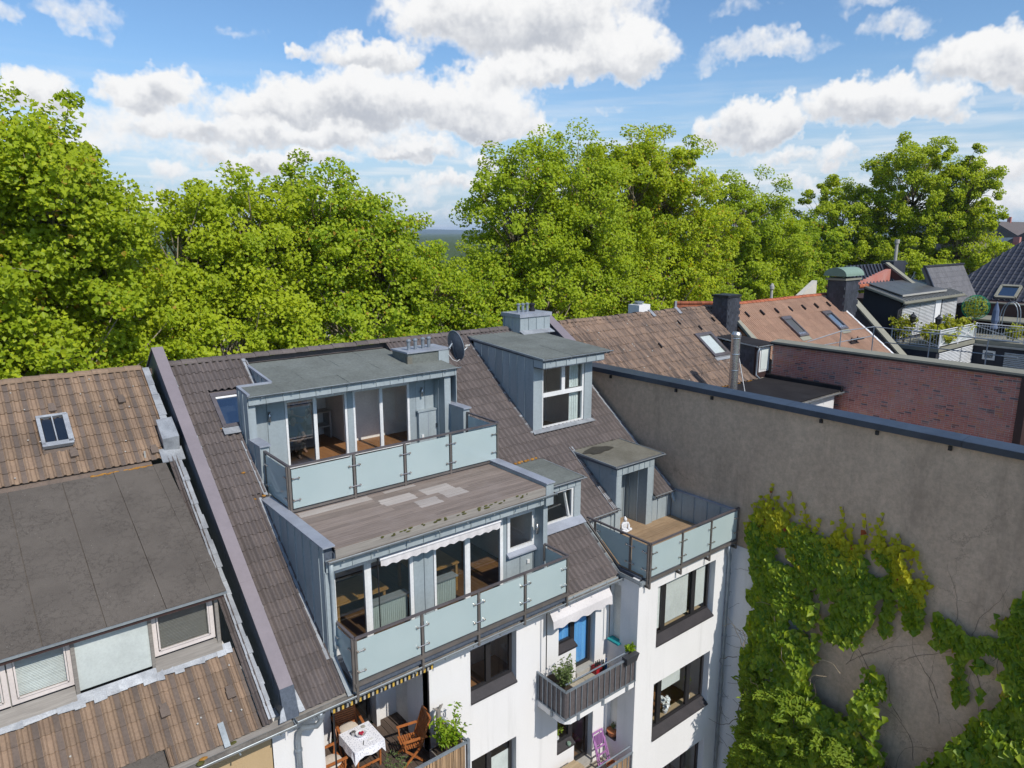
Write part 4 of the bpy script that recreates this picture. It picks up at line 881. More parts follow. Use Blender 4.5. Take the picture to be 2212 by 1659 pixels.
for (x0_, x1_, y0_, y1_) in ((5.44, 6.28, 16.5, 17.24), (6.29, 8.0, 16.5, 17.2), (8.01, 9.9, 16.5, 17.25), (9.91, 11.36, 16.5, 17.3), (6.27, 7.1, 17.21, 17.85), (7.11, 9.3, 17.21, 17.9), (9.31, 10.5, 17.26, 17.9), (6.27, 8.4, 17.86, 18.5), (8.41, 10.5, 17.91, 18.5), (6.27, 7.3, 18.51, 19.08), (7.31, 8.3, 18.51, 19.08), (8.31, 9.4, 18.51, 19.08), (9.41, 10.48, 18.51, 19.08), (10.51, 11.36, 17.31, 18.1)):
    t = .012 + rng.uniform(0, .008); MB().prism([(x0_, y0_, uz(y0_) - .005), (x1_, y0_ + rng.uniform(-.006, .006), uz(y0_) - .005), (x1_, y1_, uz(y1_) - .005), (x0_, y1_, uz(y1_) - .005)], (0, 0, t)).build('felt_sheet', FL, UD)
gutter(UD, 5.4, 11.46, 16.46, 16.2, .035, brackets=True)
for a, c in (((5.43, 16.5), (5.43, 17.25)), ((5.43, 17.25), (6.25, 17.25)), ((6.25, 17.25), (6.25, 19.0))): MB().bar((a[0], a[1], uz(a[1]) + .03), (c[0], c[1], uz(c[1]) + .03), .07, .05).build('roof_edge', MT['zinc_cap'], UD)
seam_wall(UD, (0, 16.52, 0), (1, 0, 0), (0, 0, 1), (0, -1, 0), [(5.42, 15.98), (11.36, 15.98), (11.36, 16.17), (5.42, 16.17)], .42, ZN, 5.42)
MB().box(5.44, 11.34, 16.53, 16.66, 15.96, 16.12).build('fascia_core', MT['bluegrey_sheet'], UD); MB().box(5.6, 11.2, 16.66, 17.12, 15.95, 15.97).build('soffit_sheet', ZN, UD)
seam_wall(UD, (5.40, 0, 0), (0, 1, 0), (0, 0, 1), (-1, 0, 0), [(16.55, zr(16.55) - .05), (16.55, 16.2), (17.25, 16.28), (17.25, zr(17.25) - .05)], .27, ZN, 16.5)
seam_wall(UD, (5.40, 0, 0), (0, 1, 0), (0, 0, 1), (-1, 0, 0), [(15.9, 13.95), (15.9, 15.12), (16.55, 15.12), (16.55, zr(16.55) - .05), (15.9, zr(15.9) - .05)], .33, ZN, 15.9)
MB().box(5.41, 5.62, 15.92, 16.6, 13.9, 15.10).build('low_pier', ZN, UD); MB().box(5.38, 5.65, 15.86, 16.62, 15.11, 15.15).build('pier_cap', MT['zinc_cap'], UD)
MB().box(5.41, 5.60, 16.60, 17.15, 14.0, 16.0).build('end_pier', ZN, UD)
seam_wall(UD, (6.25, 0, 0), (0, 1, 0), (0, 0, 1), (-1, 0, 0), [(17.25, zr(17.25)), (17.25, 16.26), (19.0, 16.48), (19.0, zr(19.0))], .3, ZN, 17.25)
MB().box(5.42, 6.25, 17.2, 17.25, 15.0, 16.27).build('return_wall', ZN, UD)
MB().box(10.99, 11.20, 16.60, 17.15, 14.0, 16.0).build('end_pier', ZN, UD); MB().box(11.16, 11.37, 15.92, 16.9, 13.9, 15.10).build('low_pier', ZN, UD); MB().box(11.13, 11.40, 15.86, 16.92, 15.11, 15.15).build('pier_cap', MT['zinc_cap'], UD)
seam_wall(UD, (10.99, 0, 0), (0, 1, 0), (0, 0, 1), (-1, 0, 0), [(16.6, 14.0), (17.15, 14.0), (17.15, 15.98), (16.6, 15.98)], .3, ZN, 16.6)
seam_wall(UD, (11.38, 0, 0), (0, 1, 0), (0, 0, 1), (1, 0, 0), [(16.55, 14.5), (18.1, 15.7), (18.1, 16.35), (16.55, 16.18)], .35, ZN, 16.55)
for x0_, x1_, st in ((5.60, 6.52, .46), (8.23, 8.40, .2), (10.12, 10.36, .3), (10.36, 11.0, .30)): seam_wall(UD, (0, 17.15, 0), (1, 0, 0), (0, 0, 1), (0, -1, 0), [(x0_, 13.95), (x1_, 13.95), (x1_, 15.98), (x0_, 15.98)], st, ZN, x0_)
seam_wall(UD, (0, 17.14, 0), (1, 0, 0), (0, 0, 1), (0, -1, 0), [(6.5, 15.82), (10.2, 15.82), (10.2, 15.98), (6.5, 15.98)], .5, ZN, 6.5)
st_ = MB().box(10.38, 11.02, 17.03, 17.12, 14.0, 14.92).build('cupboard', ZN, UD); MB().box(10.34, 11.05, 17.0, 17.14, 14.92, 14.965).build('shelf_cap', ZN, UD)
MB().box(10.69, 10.70, 17.02, 17.035, 14.0, 14.92).build('cupboard_seam', MT['zinc_cap'], UD); MB().tube([(10.95, 17.02, 14.5), (10.95, 16.98, 14.5), (10.95, 16.98, 14.4)], .014, 6).build('cupboard_handle', MT['dark_metal'], UD); MB().box(10.45, 10.52, 17.0, 17.03, 14.16, 14.24).build('socket_box', MT['white_pvc'], UD)
win(BH, (6.52, 17.13, 14.02), (1, 0, 0), .80, 1.80, .055, MT['white_pvc'], name='sliding_door', gl='pane_sky'); o = win(BH, (7.30, 17.14, 14.02), (1, 0, 0), .92, 1.80, .065, MT['white_pvc'], name='sliding_door', skip=(0,))
win(BH, (8.40, 17.14, 14.02), (1, 0, 0), .85, 1.80, .055, MT['white_pvc'], name='sliding_door', skip=(0,)); win(BH, (9.22, 17.13, 14.02), (1, 0, 0), .92, 1.80, .065, MT['white_pvc'], name='sliding_door', gl='pane')
room(BH, 5.65, 11.0, 17.2, 19.7, 14.0, 15.95, 'oak_floor', 'room_white')
MB().box(8.75, 8.83, 18.5, 19.7, 14.0, 15.95).build('partition_wall', MT['room_white'], BH); MB().box(8.83, 11.0, 18.42, 18.50, 14.0, 15.95).build('partition_wall', MT['room_white'], BH)
wall_lamp((6.10, 17.15, 15.48), (0, -1, 0), 'steel tube lamp on the zinc wall left of the upper sliding doors'); wall_lamp((10.53, 17.12, 15.50), (0, -1, 0), 'steel tube lamp above the zinc cupboard on the upper terrace')
sh = empty('glass_shelf', (8.2, 19.4, 14.4), 'grey two-tier shelf standing along the back wall of the upper room', 'shelf')
for z in (14.35, 14.78): MB().box(7.2, 8.7, 19.2, 19.66, z, z + .03).build('board', MT['stone_grey'], sh)
for x in (7.24, 8.66): MB().box(x - .03, x + .03, 19.21, 19.65, 14.0, 14.78).build('side', MT['room_grey'], sh)
YU, ZU = 14.47, 15.0; bx = [5.5, 7.04, 8.39, 9.73, 11.25]; pan = []
for a, c in zip(bx[:-1], bx[1:]): pan.append(([(a + .05, YU, 14.02), (c - .05, YU, 14.02), (c - .05, YU, 14.92), (a + .05, YU, 14.92)], (0, 1, 0)))
pan.append(([(5.49, 14.54, 14.02), (5.49, 15.84, 14.02), (5.49, 15.84, 14.92), (5.49, 14.54, 14.92)], (1, 0, 0))); pan.append(([(11.26, 14.54, 14.02), (11.26, 15.84, 14.02), (11.26, 15.84, 14.92), (11.26, 14.54, 14.92)], (1, 0, 0)))
B2 = balustrade(BH, [(5.5, 15.92, ZU), (5.5, YU, ZU), (11.28, YU, ZU), (11.28, 15.92, ZU)], pan, [(x, YU, 13.90, ZU) for x in bx] + [(5.47, YU + .04, 13.9, ZU), (5.5, 15.87, 13.9, ZU), (11.27, 15.87, 13.9, ZU)], 0, ZU)
MB().box(5.47, 11.28, YU - .01, YU + .03, 13.94, 13.985).build('bottom_rail', MT['steel'], B2)
for i, x in enumerate(bx):
    for z in (14.22, 14.72):
        if 0 < i < 4: clamp(B2, (x, YU, z), (1, 0, 0), (0, -1, 0), .26)
        else: clamp(B2, (x + (.13 if i == 0 else -.13), YU, z), (1, 0, 0), (0, -1, 0), .14)
for z in (14.22, 14.72):
    for y in (14.64, 15.76): clamp(B2, (5.49, y, z), (0, 1, 0), (-1, 0, 0), .12)
# felt-clad flue box with vents
FA = MB().box(10.24, 11.62, 17.32, 18.18, 16.22, 16.60).build('flue_box', MT['felt'], BH)
MB().box(10.20, 11.68, 17.27, 18.22, 16.60, 16.645).build('cap', MT['zinc_cap'], FA); MB().box(11.27, 11.635, 17.29, 17.32, 16.18, 16.60).build('zinc_panel', ZN, FA); MB().box(10.22, 10.38, 17.30, 17.42, 16.22, 16.5).build('corner_lap', MT['felt_stain'], FA)
for x, y in ((10.46, 17.62), (10.71, 17.66), (10.99, 17.70), (11.22, 17.74)): MB().lathe([(.05, 16.64), (.05, 16.90), (.072, 16.90), (.072, 16.93), (.035, 16.965)], (x, y, 0), 14).build('vent_pipe', MT['galv'], FA, smooth=False)
# satellite dish
sdh = empty('satellite_dish', (11.72, 17.3, 16.5), 'dark grey satellite dish beside the zinc flue box with four vents', 'satellite dish')
ax = Vector((.98, .0, .18)).normalized(); c = Vector((11.80, 17.25, 16.68)); rings = []; m = MB(); e1 = ax.cross(Vector((0, 0, 1))).normalized(); e2 = e1.cross(ax); vs = []; n = 28
for k in range(7):
    r = .46 * k / 6
    for i in range(n): t = 2 * math.pi * i / n; vs.append(c + e1 * (r * .88 * math.cos(t)) + e2 * (r * math.sin(t)) + ax * (.11 * (r / .46) ** 2 - .05))
m.add(vs, [(k * n + i, (k + 1) * n + i, (k + 1) * n + (i + 1) % n, k * n + (i + 1) % n) for k in range(6) for i in range(n)]); m.build('dish', MT['bluegrey_sheet'], sdh, smooth=True)
MB().tube([c + e1 * (.405 * math.cos(2 * math.pi * i / 28)) + e2 * (.46 * math.sin(2 * math.pi * i / 28)) + ax * .06 for i in range(29)], .012, 5).build('rim', MT['galv'], sdh)
MB().tube([c - e2 * .38 - ax * .0, c + ax * .55 - e2 * .12], .018, 6).build('arm', MT['galv'], sdh); MB().lathe([(.03, 0), (.04, .05), (.04, .12), (.02, .14)], c + ax * .5 - e2 * .12, 10, -ax).build('receiver', MT['stone_grey'], sdh)
MB().tube([c - ax * .06 + e2 * .1, c - ax * .18, (11.6, 17.36, 16.52)], .028, 8).build('mount', MT['galv'], sdh); MB().bar(c - ax * .08 + e2 * .18, c - ax * .02 - e2 * .4, .04, .03).build('back_rib', MT['bluegrey_sheet'], sdh)
m = MB(); m.tube([(11.62, 17.3, 16.45), (11.66, 17.15, 16.3), (11.75, 17.05, 16.25), (11.85, 17.05, 16.3)], .008, 5); m.build('cable', MT['white_pvc'], sdh)
# ---- upper right dormer with the tall white window
RD = MB(); rz = lambda y: 16.36 + (y - 15.15) * .064
RD.prism([(13.50, 15.17, rz(15.17) - .09), (16.28, 15.17, rz(15.17) - .09), (16.28, 19.05, rz(19.05) - .09), (13.50, 19.05, rz(19.05) - .09)], (0, 0, .085)); RD = RD.build('tall_dormer', MT['bluegrey_sheet'], BH)
felt_plane(RD, 13.50, 16.26, 15.16, 19.05, lambda y: rz(y) - .002, MT['felt'], 5)
gutter(RD, 13.48, 16.36, 15.13, 16.35, .035); strip(RD, [(13.47, 15.13, 16.355), (13.47, 18.75, 16.58)], .05, .05, MT['gutter'], 'edge_trim')
seam_wall(RD, (13.50, 0, 0), (0, 1, 0), (0, 0, 1), (-1, 0, 0), [(15.65, zr(15.65) - .05), (18.62, 16.3), (18.62, 16.48), (15.65, 16.3)], .36, ZN, 15.65)
seam_wall(RD, (13.50, 0, 0), (0, 1, 0), (0, 0, 1), (-1, 0, 0), [(15.2, 16.09), (15.62, 16.09), (15.62, 16.31), (15.2, 16.31)], .5, ZN, 15.2)
seam_wall(RD, (15.97, 0, 0), (0, 1, 0), (0, 0, 1), (1, 0, 0), [(15.65, zr(15.65) - .05), (18.62, 16.3), (18.62, 16.48), (15.65, 16.3)], .36, ZN, 15.65)
seam_wall(RD, (0, 15.19, 0), (1, 0, 0), (0, 0, 1), (0, -1, 0), [(13.5, 16.09), (16.05, 16.09), (16.05, 16.32), (13.5, 16.32)], .42, ZN, 13.58)
MB().box(13.52, 16.03, 15.2, 15.7, 16.06, 16.24).build('fascia_core', MT['bluegrey_sheet'], RD)
for a, b_ in ((13.50, 13.86), (15.64, 15.97)): MB().box(a, b_, 15.62, 15.9, zr(15.62) - .1, 16.08).build('front_pier', ZN, RD)
o = win(BH, (13.86, 15.66, 14.10), (1, 0, 0), 1.78, 1.92, .07, MT['white_pvc'], (), .12, (1.06,), gl='pane'); MB().box(14.68, 14.82, 15.655, 15.73, 15.2, 15.95).build('mullion', MT['white_pvc'], o)
MB().box(13.92, 15.6, 15.65, 15.74, 15.08, 15.22).build('transom', MT['white_pvc'], o)
MB().prism([(13.42, 15.46, zr(15.46) + .13), (16.02, 15.46, zr(15.46) + .13), (15.98, 15.66, 14.12), (13.48, 15.66, 14.12)], NRM * .02).build('lead_apron', MT['lead'], RD)
room(BH, 13.6, 15.9, 15.76, 17.7, 13.6, 16.15, 'oak_floor', 'room_white')
tag(curtain(15.15, 15.55, 14.0, 16.0, 15.82, MT['curtain_white']), 'pale curtain drawn aside in the tall white dormer window', 'curtain')
# seamed zinc chimney on the ridge
CB = MB().box(15.42, 16.78, 18.55, 19.5, 16.2, 17.12).build('chimney', MT['bluegrey_sheet'], BH)
seam_wall(CB, (0, 18.545, 0), (1, 0, 0), (0, 0, 1), (0, -1, 0), [(15.42, 16.35), (16.78, 16.35), (16.78, 17.12), (15.42, 17.12)], .36, ZN, 15.42); seam_wall(CB, (15.415, 0, 0), (0, 1, 0), (0, 0, 1), (-1, 0, 0), [(18.55, 16.35), (19.5, 16.35), (19.5, 17.12), (18.55, 17.12)], .42, ZN, 18.55)
MB().box(15.37, 16.83, 18.5, 19.55, 17.12, 17.24).build('cap', MT['zinc_cap'], CB)
for x in (15.75, 15.95, 16.15): MB().lathe([(.05, 17.24), (.05, 17.50), (.075, 17.50), (.075, 17.53), (.03, 17.56)], (x, 19.05, 0), 14).build('vent_pipe', MT['galv'], CB)
MB().lathe([(.11, 17.24), (.11, 17.35), (.08, 17.36), (.08, 17.44), (.11, 17.45), (.11, 17.5), (.06, 17.53)], (16.42, 19.1, 0), 16).build('cowl', MT['dark_metal'], CB)
MB().prism([(15.38, 18.3, 16.56), (16.8, 18.3, 16.56), (16.8, 18.56, 16.66), (15.38, 18.56, 16.66)], (0, 0, .02)).build('lead_apron', MT['lead'], CB)
# coping on the far verge
KC = MB(); KC.prism([(16.95, 17.2, zr(17.2) + .1), (16.95, 17.2, 15.9), (16.95, 19.2, 17.05), (16.95, 19.2, 16.6)], (.3, 0, 0)); KC = KC.build('verge_wall', MT['bluegrey_sheet'], BH)
MB().prism([(16.92, 16.95, 15.72), (17.32, 16.95, 15.72), (17.32, 19.25, 17.1), (16.92, 19.25, 17.1)], (0, 0, .045)).build('coping_sheet', MT['coping'], KC)
# ---- middle little dormer beside the deck
MD = MB(); mz = lambda y: 13.44 + (y - 13.1) * .04
MD.box(11.3, 13.14, 13.12, 14.88, 13.36, 13.44); MD = MD.build('small_dormer', MT['bluegrey_sheet'], BH)
felt_plane(MD, 11.28, 13.14, 13.1, 14.88, mz, MT['felt'], 3); gutter(MD, 11.3, 13.22, 13.06, 13.43, .03, brackets=False); strip(MD, [(13.16, 13.06, 13.44), (13.16, 14.8, 13.5)], .03, .05, MT['gutter'], 'edge_trim')
seam_wall(MD, (0, 13.15, 0), (1, 0, 0), (0, 0, 1), (0, -1, 0), [(11.3, 13.22), (13.1, 13.22), (13.1, 13.40), (11.3, 13.40)], .3, ZN, 11.4)
MB().box(12.88, 13.12, 13.16, 13.4, 12.2, 13.4).build('front_pier', ZN, MD); seam_wall(MD, (13.13, 0, 0), (0, 1, 0), (0, 0, 1), (1, 0, 0), [(13.2, 12.2), (14.8, 13.4), (13.2, 13.4)], .4, ZN, 13.2)
o = win(BH, (11.5, 13.2, 12.30), (1, 0, 0), 1.38, .92, .07, MT['white_pvc'], gl='pane'); q = MB(); O_ = Vector((11.6, 13.22, 12.4))
MB().bar((12.70, 13.20, 12.40), (12.66, 13.36, 13.14), .05, .06).build('tilted_sash', MT['white_pvc'], o); MB().bar((11.6, 13.38, 12.66), (12.6, 13.4, 12.70), .03, .03).build('curtain_rod', MT['chrome'], o)
room(BH, 11.4, 13.05, 13.3, 15.6, 11.4, 13.35, 'stone_grey', 'room_grey')
MB().prism([(11.25, 12.96, zr(12.96) + .12), (13.16, 12.96, zr(12.96) + .12), (13.16, 13.2, 12.32), (11.25, 13.2, 12.32)], NRM * .02).build('apron', MT['zinc_cap'], MD)
# ---- right terrace, its dormer door and parapets
TD = MB(); TD.box(14.42, 16.48, 13.06, 14.9, 13.36, 13.44); TD = TD.build('terrace_dormer', MT['bluegrey_sheet'], BH)
felt_plane(TD, 14.42, 16.46, 13.08, 14.9, lambda y: 13.44 + (y - 13.08) * .03, MT['felt_stain'], 2)
mk('wet_felt', (.075, .07, .055), (.06, .055, .045), 2, .6, .2, 100)
pts = [(15.05 + .55 * math.cos(t * .45) * (1 + .2 * math.sin(3 * t)), 14.42 + .26 * math.sin(t * .45) * (1 + .25 * math.cos(2 * t)), 13.512) for t in range(14)]; MB().prism(pts, (0, 0, .004)).build('damp_patch', MT['wet_felt'], TD)
gutter(TD, 14.40, 16.54, 13.03, 13.43, .03, brackets=False); strip(TD, [(14.40, 13.03, 13.44), (14.40, 14.86, 13.49)], .03, .05, MT['gutter'], 'edge_trim'); strip(TD, [(16.5, 13.03, 13.44), (16.5, 14.86, 13.49)], .03, .05, MT['gutter'], 'edge_trim')
seam_wall(TD, (14.52, 0, 0), (0, 1, 0), (0, 0, 1), (-1, 0, 0), [(13.1, zr(13.1) - .1), (13.1, 13.38), (14.8, 13.38)], .5, ZN, 13.3); seam_wall(TD, (16.14, 0, 0), (0, 1, 0), (0, 0, 1), (1, 0, 0), [(13.1, 11.3), (13.1, 13.38), (14.8, 13.38), (14.8, 13.3), (13.3, 12.2)], .5, ZN, 13.3)
seam_wall(TD, (0, 13.10, 0), (1, 0, 0), (0, 0, 1), (0, -1, 0), [(14.5, 13.14), (16.14, 13.14), (16.14, 13.40), (14.5, 13.40)], .24, ZN, 14.72)
MB().box(14.5, 14.72, 13.11, 13.4, 11.28, 13.15).build('front_pier', ZN, TD); MB().box(15.86, 16.14, 13.11, 13.4, 11.28, 13.15).build('front_pier', ZN, TD)
seam_wall(TD, (15.86, 0, 0), (0, 1, 0), (0, 0, 1), (-1, 0, 0), [(13.12, 11.28), (13.95, 11.28), (13.95, 13.15), (13.12, 13.15)], .34, ZN, 13.12)
win(BH, (14.74, 13.92, 11.32), (1, 0, 0), .72, 1.82, .08, MT['white_pvc'], name='terrace_door', gl='pane_dark'); seam_wall(TD, (0, 13.96, 0), (1, 0, 0), (0, 0, 1), (0, -1, 0), [(15.46, 11.28), (15.88, 11.28), (15.88, 13.15), (15.46, 13.15)], .3, ZN, 15.46)
room(BH, 14.6, 16.1, 14.05, 16.5, 11.3, 13.3, 'oak_floor', 'room_grey')
RT = MB(); RT.box(13.2, 17.16, 11.0, 13.2, 11.12, 11.26); RT = RT.build('terrace_slab', MT['bluegrey_sheet'], BH)
y = 10.99
while y < 13.95:
    x0_, x1_ = (13.27, 17.08) if y < 13.1 else (14.72, 15.86)
    c = rng.uniform(x0_ + .5, x1_ - .3); cuts = [x0_, c, x1_] if y < 13.1 else [x0_, x1_]
    for a, b_ in zip(cuts[:-1], cuts[1:]): MB().box(a + .002, b_ - .002, y, min(y + .139, 13.98), 11.265, 11.30 + rng.uniform(-.002, .002)).build('deck_plank', MT['deck_tan'], RT)
    y += .145
for a, b_ in ((13.22, 14.5), (16.14, 17.1)): seam_wall(RT, (0, 13.16, 0), (1, 0, 0), (0, 0, 1), (0, -1, 0), [(a, 11.28), (b_, 11.28), (b_, 12.08), (a, 12.08)], .42, ZN, a + .3)
gutter(RT, 13.3, 14.62, 13.06, 12.17, .07); gutter(RT, 16.12, 17.16, 13.06, 12.17, .07)
for a, b_ in ((13.3, 14.52), (16.14, 17.12)): MB().prism([(a, 13.08, 12.15), (b_, 13.08, 12.15), (b_, 13.24, 12.22), (a, 13.24, 12.22)], (0, 0, -.05)).build('eaves_board', MT['grey_timber'], RT)
downpipe(RT, [(17.0, 13.06, 12.12), (17.0, 13.04, 11.98), (16.98, 12.98, 11.9), (16.98, 12.94, 11.82)], .045, 'zinc')
seam_wall(RT, (17.10, 0, 0), (0, 1, 0), (0, 0, 1), (-1, 0, 0), [(10.82, 11.26), (13.14, 11.26), (13.14, 12.12), (10.82, 12.12)], .46, ZN, 10.9); MB().box(17.07, 17.19, 10.8, 13.16, 12.13, 12.17).build('parapet_cap', MT['zinc_cap'], RT)
YT, ZT = 10.78, 12.25; bx = [13.31, 14.59, 15.86, 17.13]; pan = []
for a, c in zip(bx[:-1], bx[1:]): pan.append(([(a + .05, YT, 11.33), (c - .05, YT, 11.33), (c - .05, YT, 12.17), (a + .05, YT, 12.17)], (0, 1, 0)))
pan.append(([(13.29, 10.84, 11.26), (13.29, 11.40, 11.26), (13.29, 11.40, 12.17), (13.29, 10.84, 12.17)], (1, 0, 0)))
pan.append(([(13.29, 11.50, 11.28), (13.29, 11.75, 11.28), (13.29, 12.70, 11.95), (13.29, 12.70, 12.17), (13.29, 11.50, 12.17)], (1, 0, 0)))
B3 = balustrade(BH, [(13.29, 13.05, ZT), (13.29, YT, ZT), (17.15, YT, ZT)], pan, [(x, YT, 11.0, ZT, .2) for x in bx] + [(13.27, YT + .05, 11.1, ZT), (13.29, 11.45, 11.2, ZT), (13.29, 12.74, 11.9, ZT)], 0, ZT)
MB().box(13.27, 17.15, YT - .02, YT + .04, 11.20, 11.27).build('bottom_rail', MT['steel'], B3); MB().bar((13.24, 11.66, 11.16), (13.24, 13.1, 12.22), .05, .05).build('side_rail', MT['steel'], B3); MB().bar((13.26, 10.84, 11.18), (13.26, 11.66, 11.16), .05, .05).build('side_rail', MT['steel'], B3)
for i, x in enumerate(bx):
    for z in (11.55, 11.98):
        if 0 < i < 3: clamp(B3, (x, YT, z), (1, 0, 0), (0, -1, 0), .26)
        else: clamp(B3, (x + (.12 if i == 0 else -.12), YT, z), (1, 0, 0), (0, -1, 0), .14)
for z in (11.5, 11.98):
    clamp(B3, (13.29, 11.45, z), (0, 1, 0), (-1, 0, 0), .26); clamp(B3, (13.29, 10.95, z), (0, 1, 0), (-1, 0, 0), .12)
clamp(B3, (13.29, 12.6, 12.0), (0, 1, 0), (-1, 0, 0), .12)
# zinc edge of the bay roof with its box gutter, downpipes
MB().box(13.08, 17.1, 10.86, 11.0, 11.12, 11.2).build('bay_edge', MT['gutter'], BH); MB().prism([(13.06, 10.9, 11.14), (13.24, 10.9, 11.14), (13.24, 11.7, 11.14), (13.06, 11.7, 11.14)], (0, 0, .03)).build('box_gutter', MT['gutter_in'], BH); strip(BH, [(13.06, 10.88, 11.2), (13.06, 11.6, 11.2)], .02, .09, MT['gutter'], 'gutter_lip')
downpipe(BH, [(16.86, 10.84, 11.15), (16.86, 10.84, 10.98), (16.96, 10.86, 10.8), (16.98, 10.87, 10.6), (16.98, 10.87, 0)], .055, 'galv')
for z in (10.2, 8.2, 6.2): MB().lathe([(.07, z), (.07, z + .05)], (16.98, 10.87, 0), 12).build('pipe_clip', MT['galv'], BH)
downpipe(BH, [(4.68, 11.56, 11.04), (4.68, 11.56, 10.86), (4.62, 11.62, 10.74), (4.42, 11.78, 10.70), (4.36, 11.86, 10.6), (4.34, 11.90, 10.4), (4.34, 11.90, 0)], .055, 'galv'); MB().lathe([(.085, 10.97), (.085, 11.03), (.06, 10.9)], (4.68, 11.56, 0), 12).build('outlet', MT['galv'], BH)
for z in (10.15, 8.0): MB().lathe([(.07, z), (.07, z + .05)], (4.34, 11.9, 0), 12).build('pipe_clip', MT['galv'], BH)
# ---- loggia
m = MB(); m.quad((4.9, 12.0, 8.3), (4.9, 13.75, 8.3), (4.9, 13.75, 11.0), (4.9, 12.0, 11.0)); m.quad((7.36, 12.0, 8.3), (7.36, 12.0, 11.0), (7.36, 12.95, 11.0), (7.36, 12.95, 8.3)); m.quad((7.36, 12.95, 8.3), (7.36, 12.95, 11.0), (7.62, 12.95, 11.0), (7.62, 12.95, 8.3))
m.quad((7.62, 13.62, 8.3), (7.62, 13.62, 11), (7.62, 13.75, 11), (7.62, 13.75, 8.3)); m.quad((6.95, 13.75, 8.3), (7.62, 13.75, 8.3), (7.62, 13.75, 11), (6.95, 13.75, 11)); m.quad((4.9, 13.75, 8.3), (5.8, 13.75, 8.3), (5.8, 13.75, 9.35), (4.9, 13.75, 9.35)); m.quad((4.9, 12.0, 11.0), (4.9, 13.75, 11.0), (7.7, 13.75, 11.0), (7.7, 12.0, 11.0)); m.build('wall', MT['white_plaster'], BH)
MB().box(6.86, 6.95, 13.55, 14.1, 8.45, 11.0).build('wall', MT['white_plaster'], BH)
win(BH, (4.95, 13.8, 9.38), (1, 0, 0), .84, 1.3, .06, MT['anthracite'], gl='pane_dark'); win(BH, (5.82, 13.8, 8.5), (1, 0, 0), 1.0, 2.15, .07, MT['anthracite'], name='loggia_door', gl='pane_dark'); win(BH, (7.6, 12.97, 8.5), (0, 1, 0), .64, 2.2, .06, MT['anthracite'], name='loggia_door', N=(-1, 0, 0), gl='pane_dark')
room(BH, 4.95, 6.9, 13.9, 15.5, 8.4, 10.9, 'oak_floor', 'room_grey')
LG = MB().box(4.88, 7.62, 10.84, 13.78, 8.22, 8.40).build('loggia_slab', MT['white_plaster'], BH)
x = 4.92
while x < 7.56: MB().box(x, min(x + .136, 7.6), 10.95, 13.72, 8.41, 8.455 + rng.uniform(-.002, .002)).build('deck_plank', MT['deck_brown'], LG); x += .146
q = MB(); q.bar((4.95, 10.86, 9.36), (7.58, 10.86, 9.36), .05, .05); q.bar((7.58, 10.86, 9.36), (7.58, 11.98, 9.36), .05, .05); q.bar((7.6, 10.86, 8.3), (7.6, 10.86, 9.42), .07, .07, (0, 1, 0)); q.bar((4.95, 10.86, 8.5), (7.58, 10.86, 8.5), .04, .04); q = q.build('railing', MT['galv'], BH)
for i in range(64): x = 4.98 + i * .0402; MB().tube([(x, 10.885, 8.42), (x + rng.uniform(-.008, .008), 10.885, 9.30 + rng.uniform(-.03, .02))], .017, 5).build('reed_stem', MT['reed'], q)
for i in range(26): y = 10.93 + i * .0402; MB().tube([(7.555, y, 8.42), (7.555, y + rng.uniform(-.008, .008), 9.30 + rng.uniform(-.03, .02))], .017, 5).build('reed_stem', MT['reed'], q)
ag = empty('striped_awning', (6, 11.6, 10.98), 'narrow striped awning edge rolled under the left terrace', 'awning')
MB().box(4.95, 7.3, 11.66, 11.80, 10.84, 10.95).build('cassette', MT['galv'], ag); x = 4.97; i = 0
while x < 7.28: MB().box(x, min(x + .045, 7.28), 11.645, 11.656, 10.82, 10.92).build('stripe', MT['gold'] if i % 4 == 0 else MT['dark_metal'] if i % 2 == 1 else MT['stone_grey'], ag); x += .047; i += 1
MB().tube([(5.0, 11.7, 10.9), (5.0, 11.72, 8.5)], .018, 6).build('crank_rod', MT['dark_metal'], ag)
MB().tube([(7.32, 11.94, 10.9), (7.32, 11.94, 8.5)], .02, 6).build('guide_rod', MT['dark_metal'], ag)
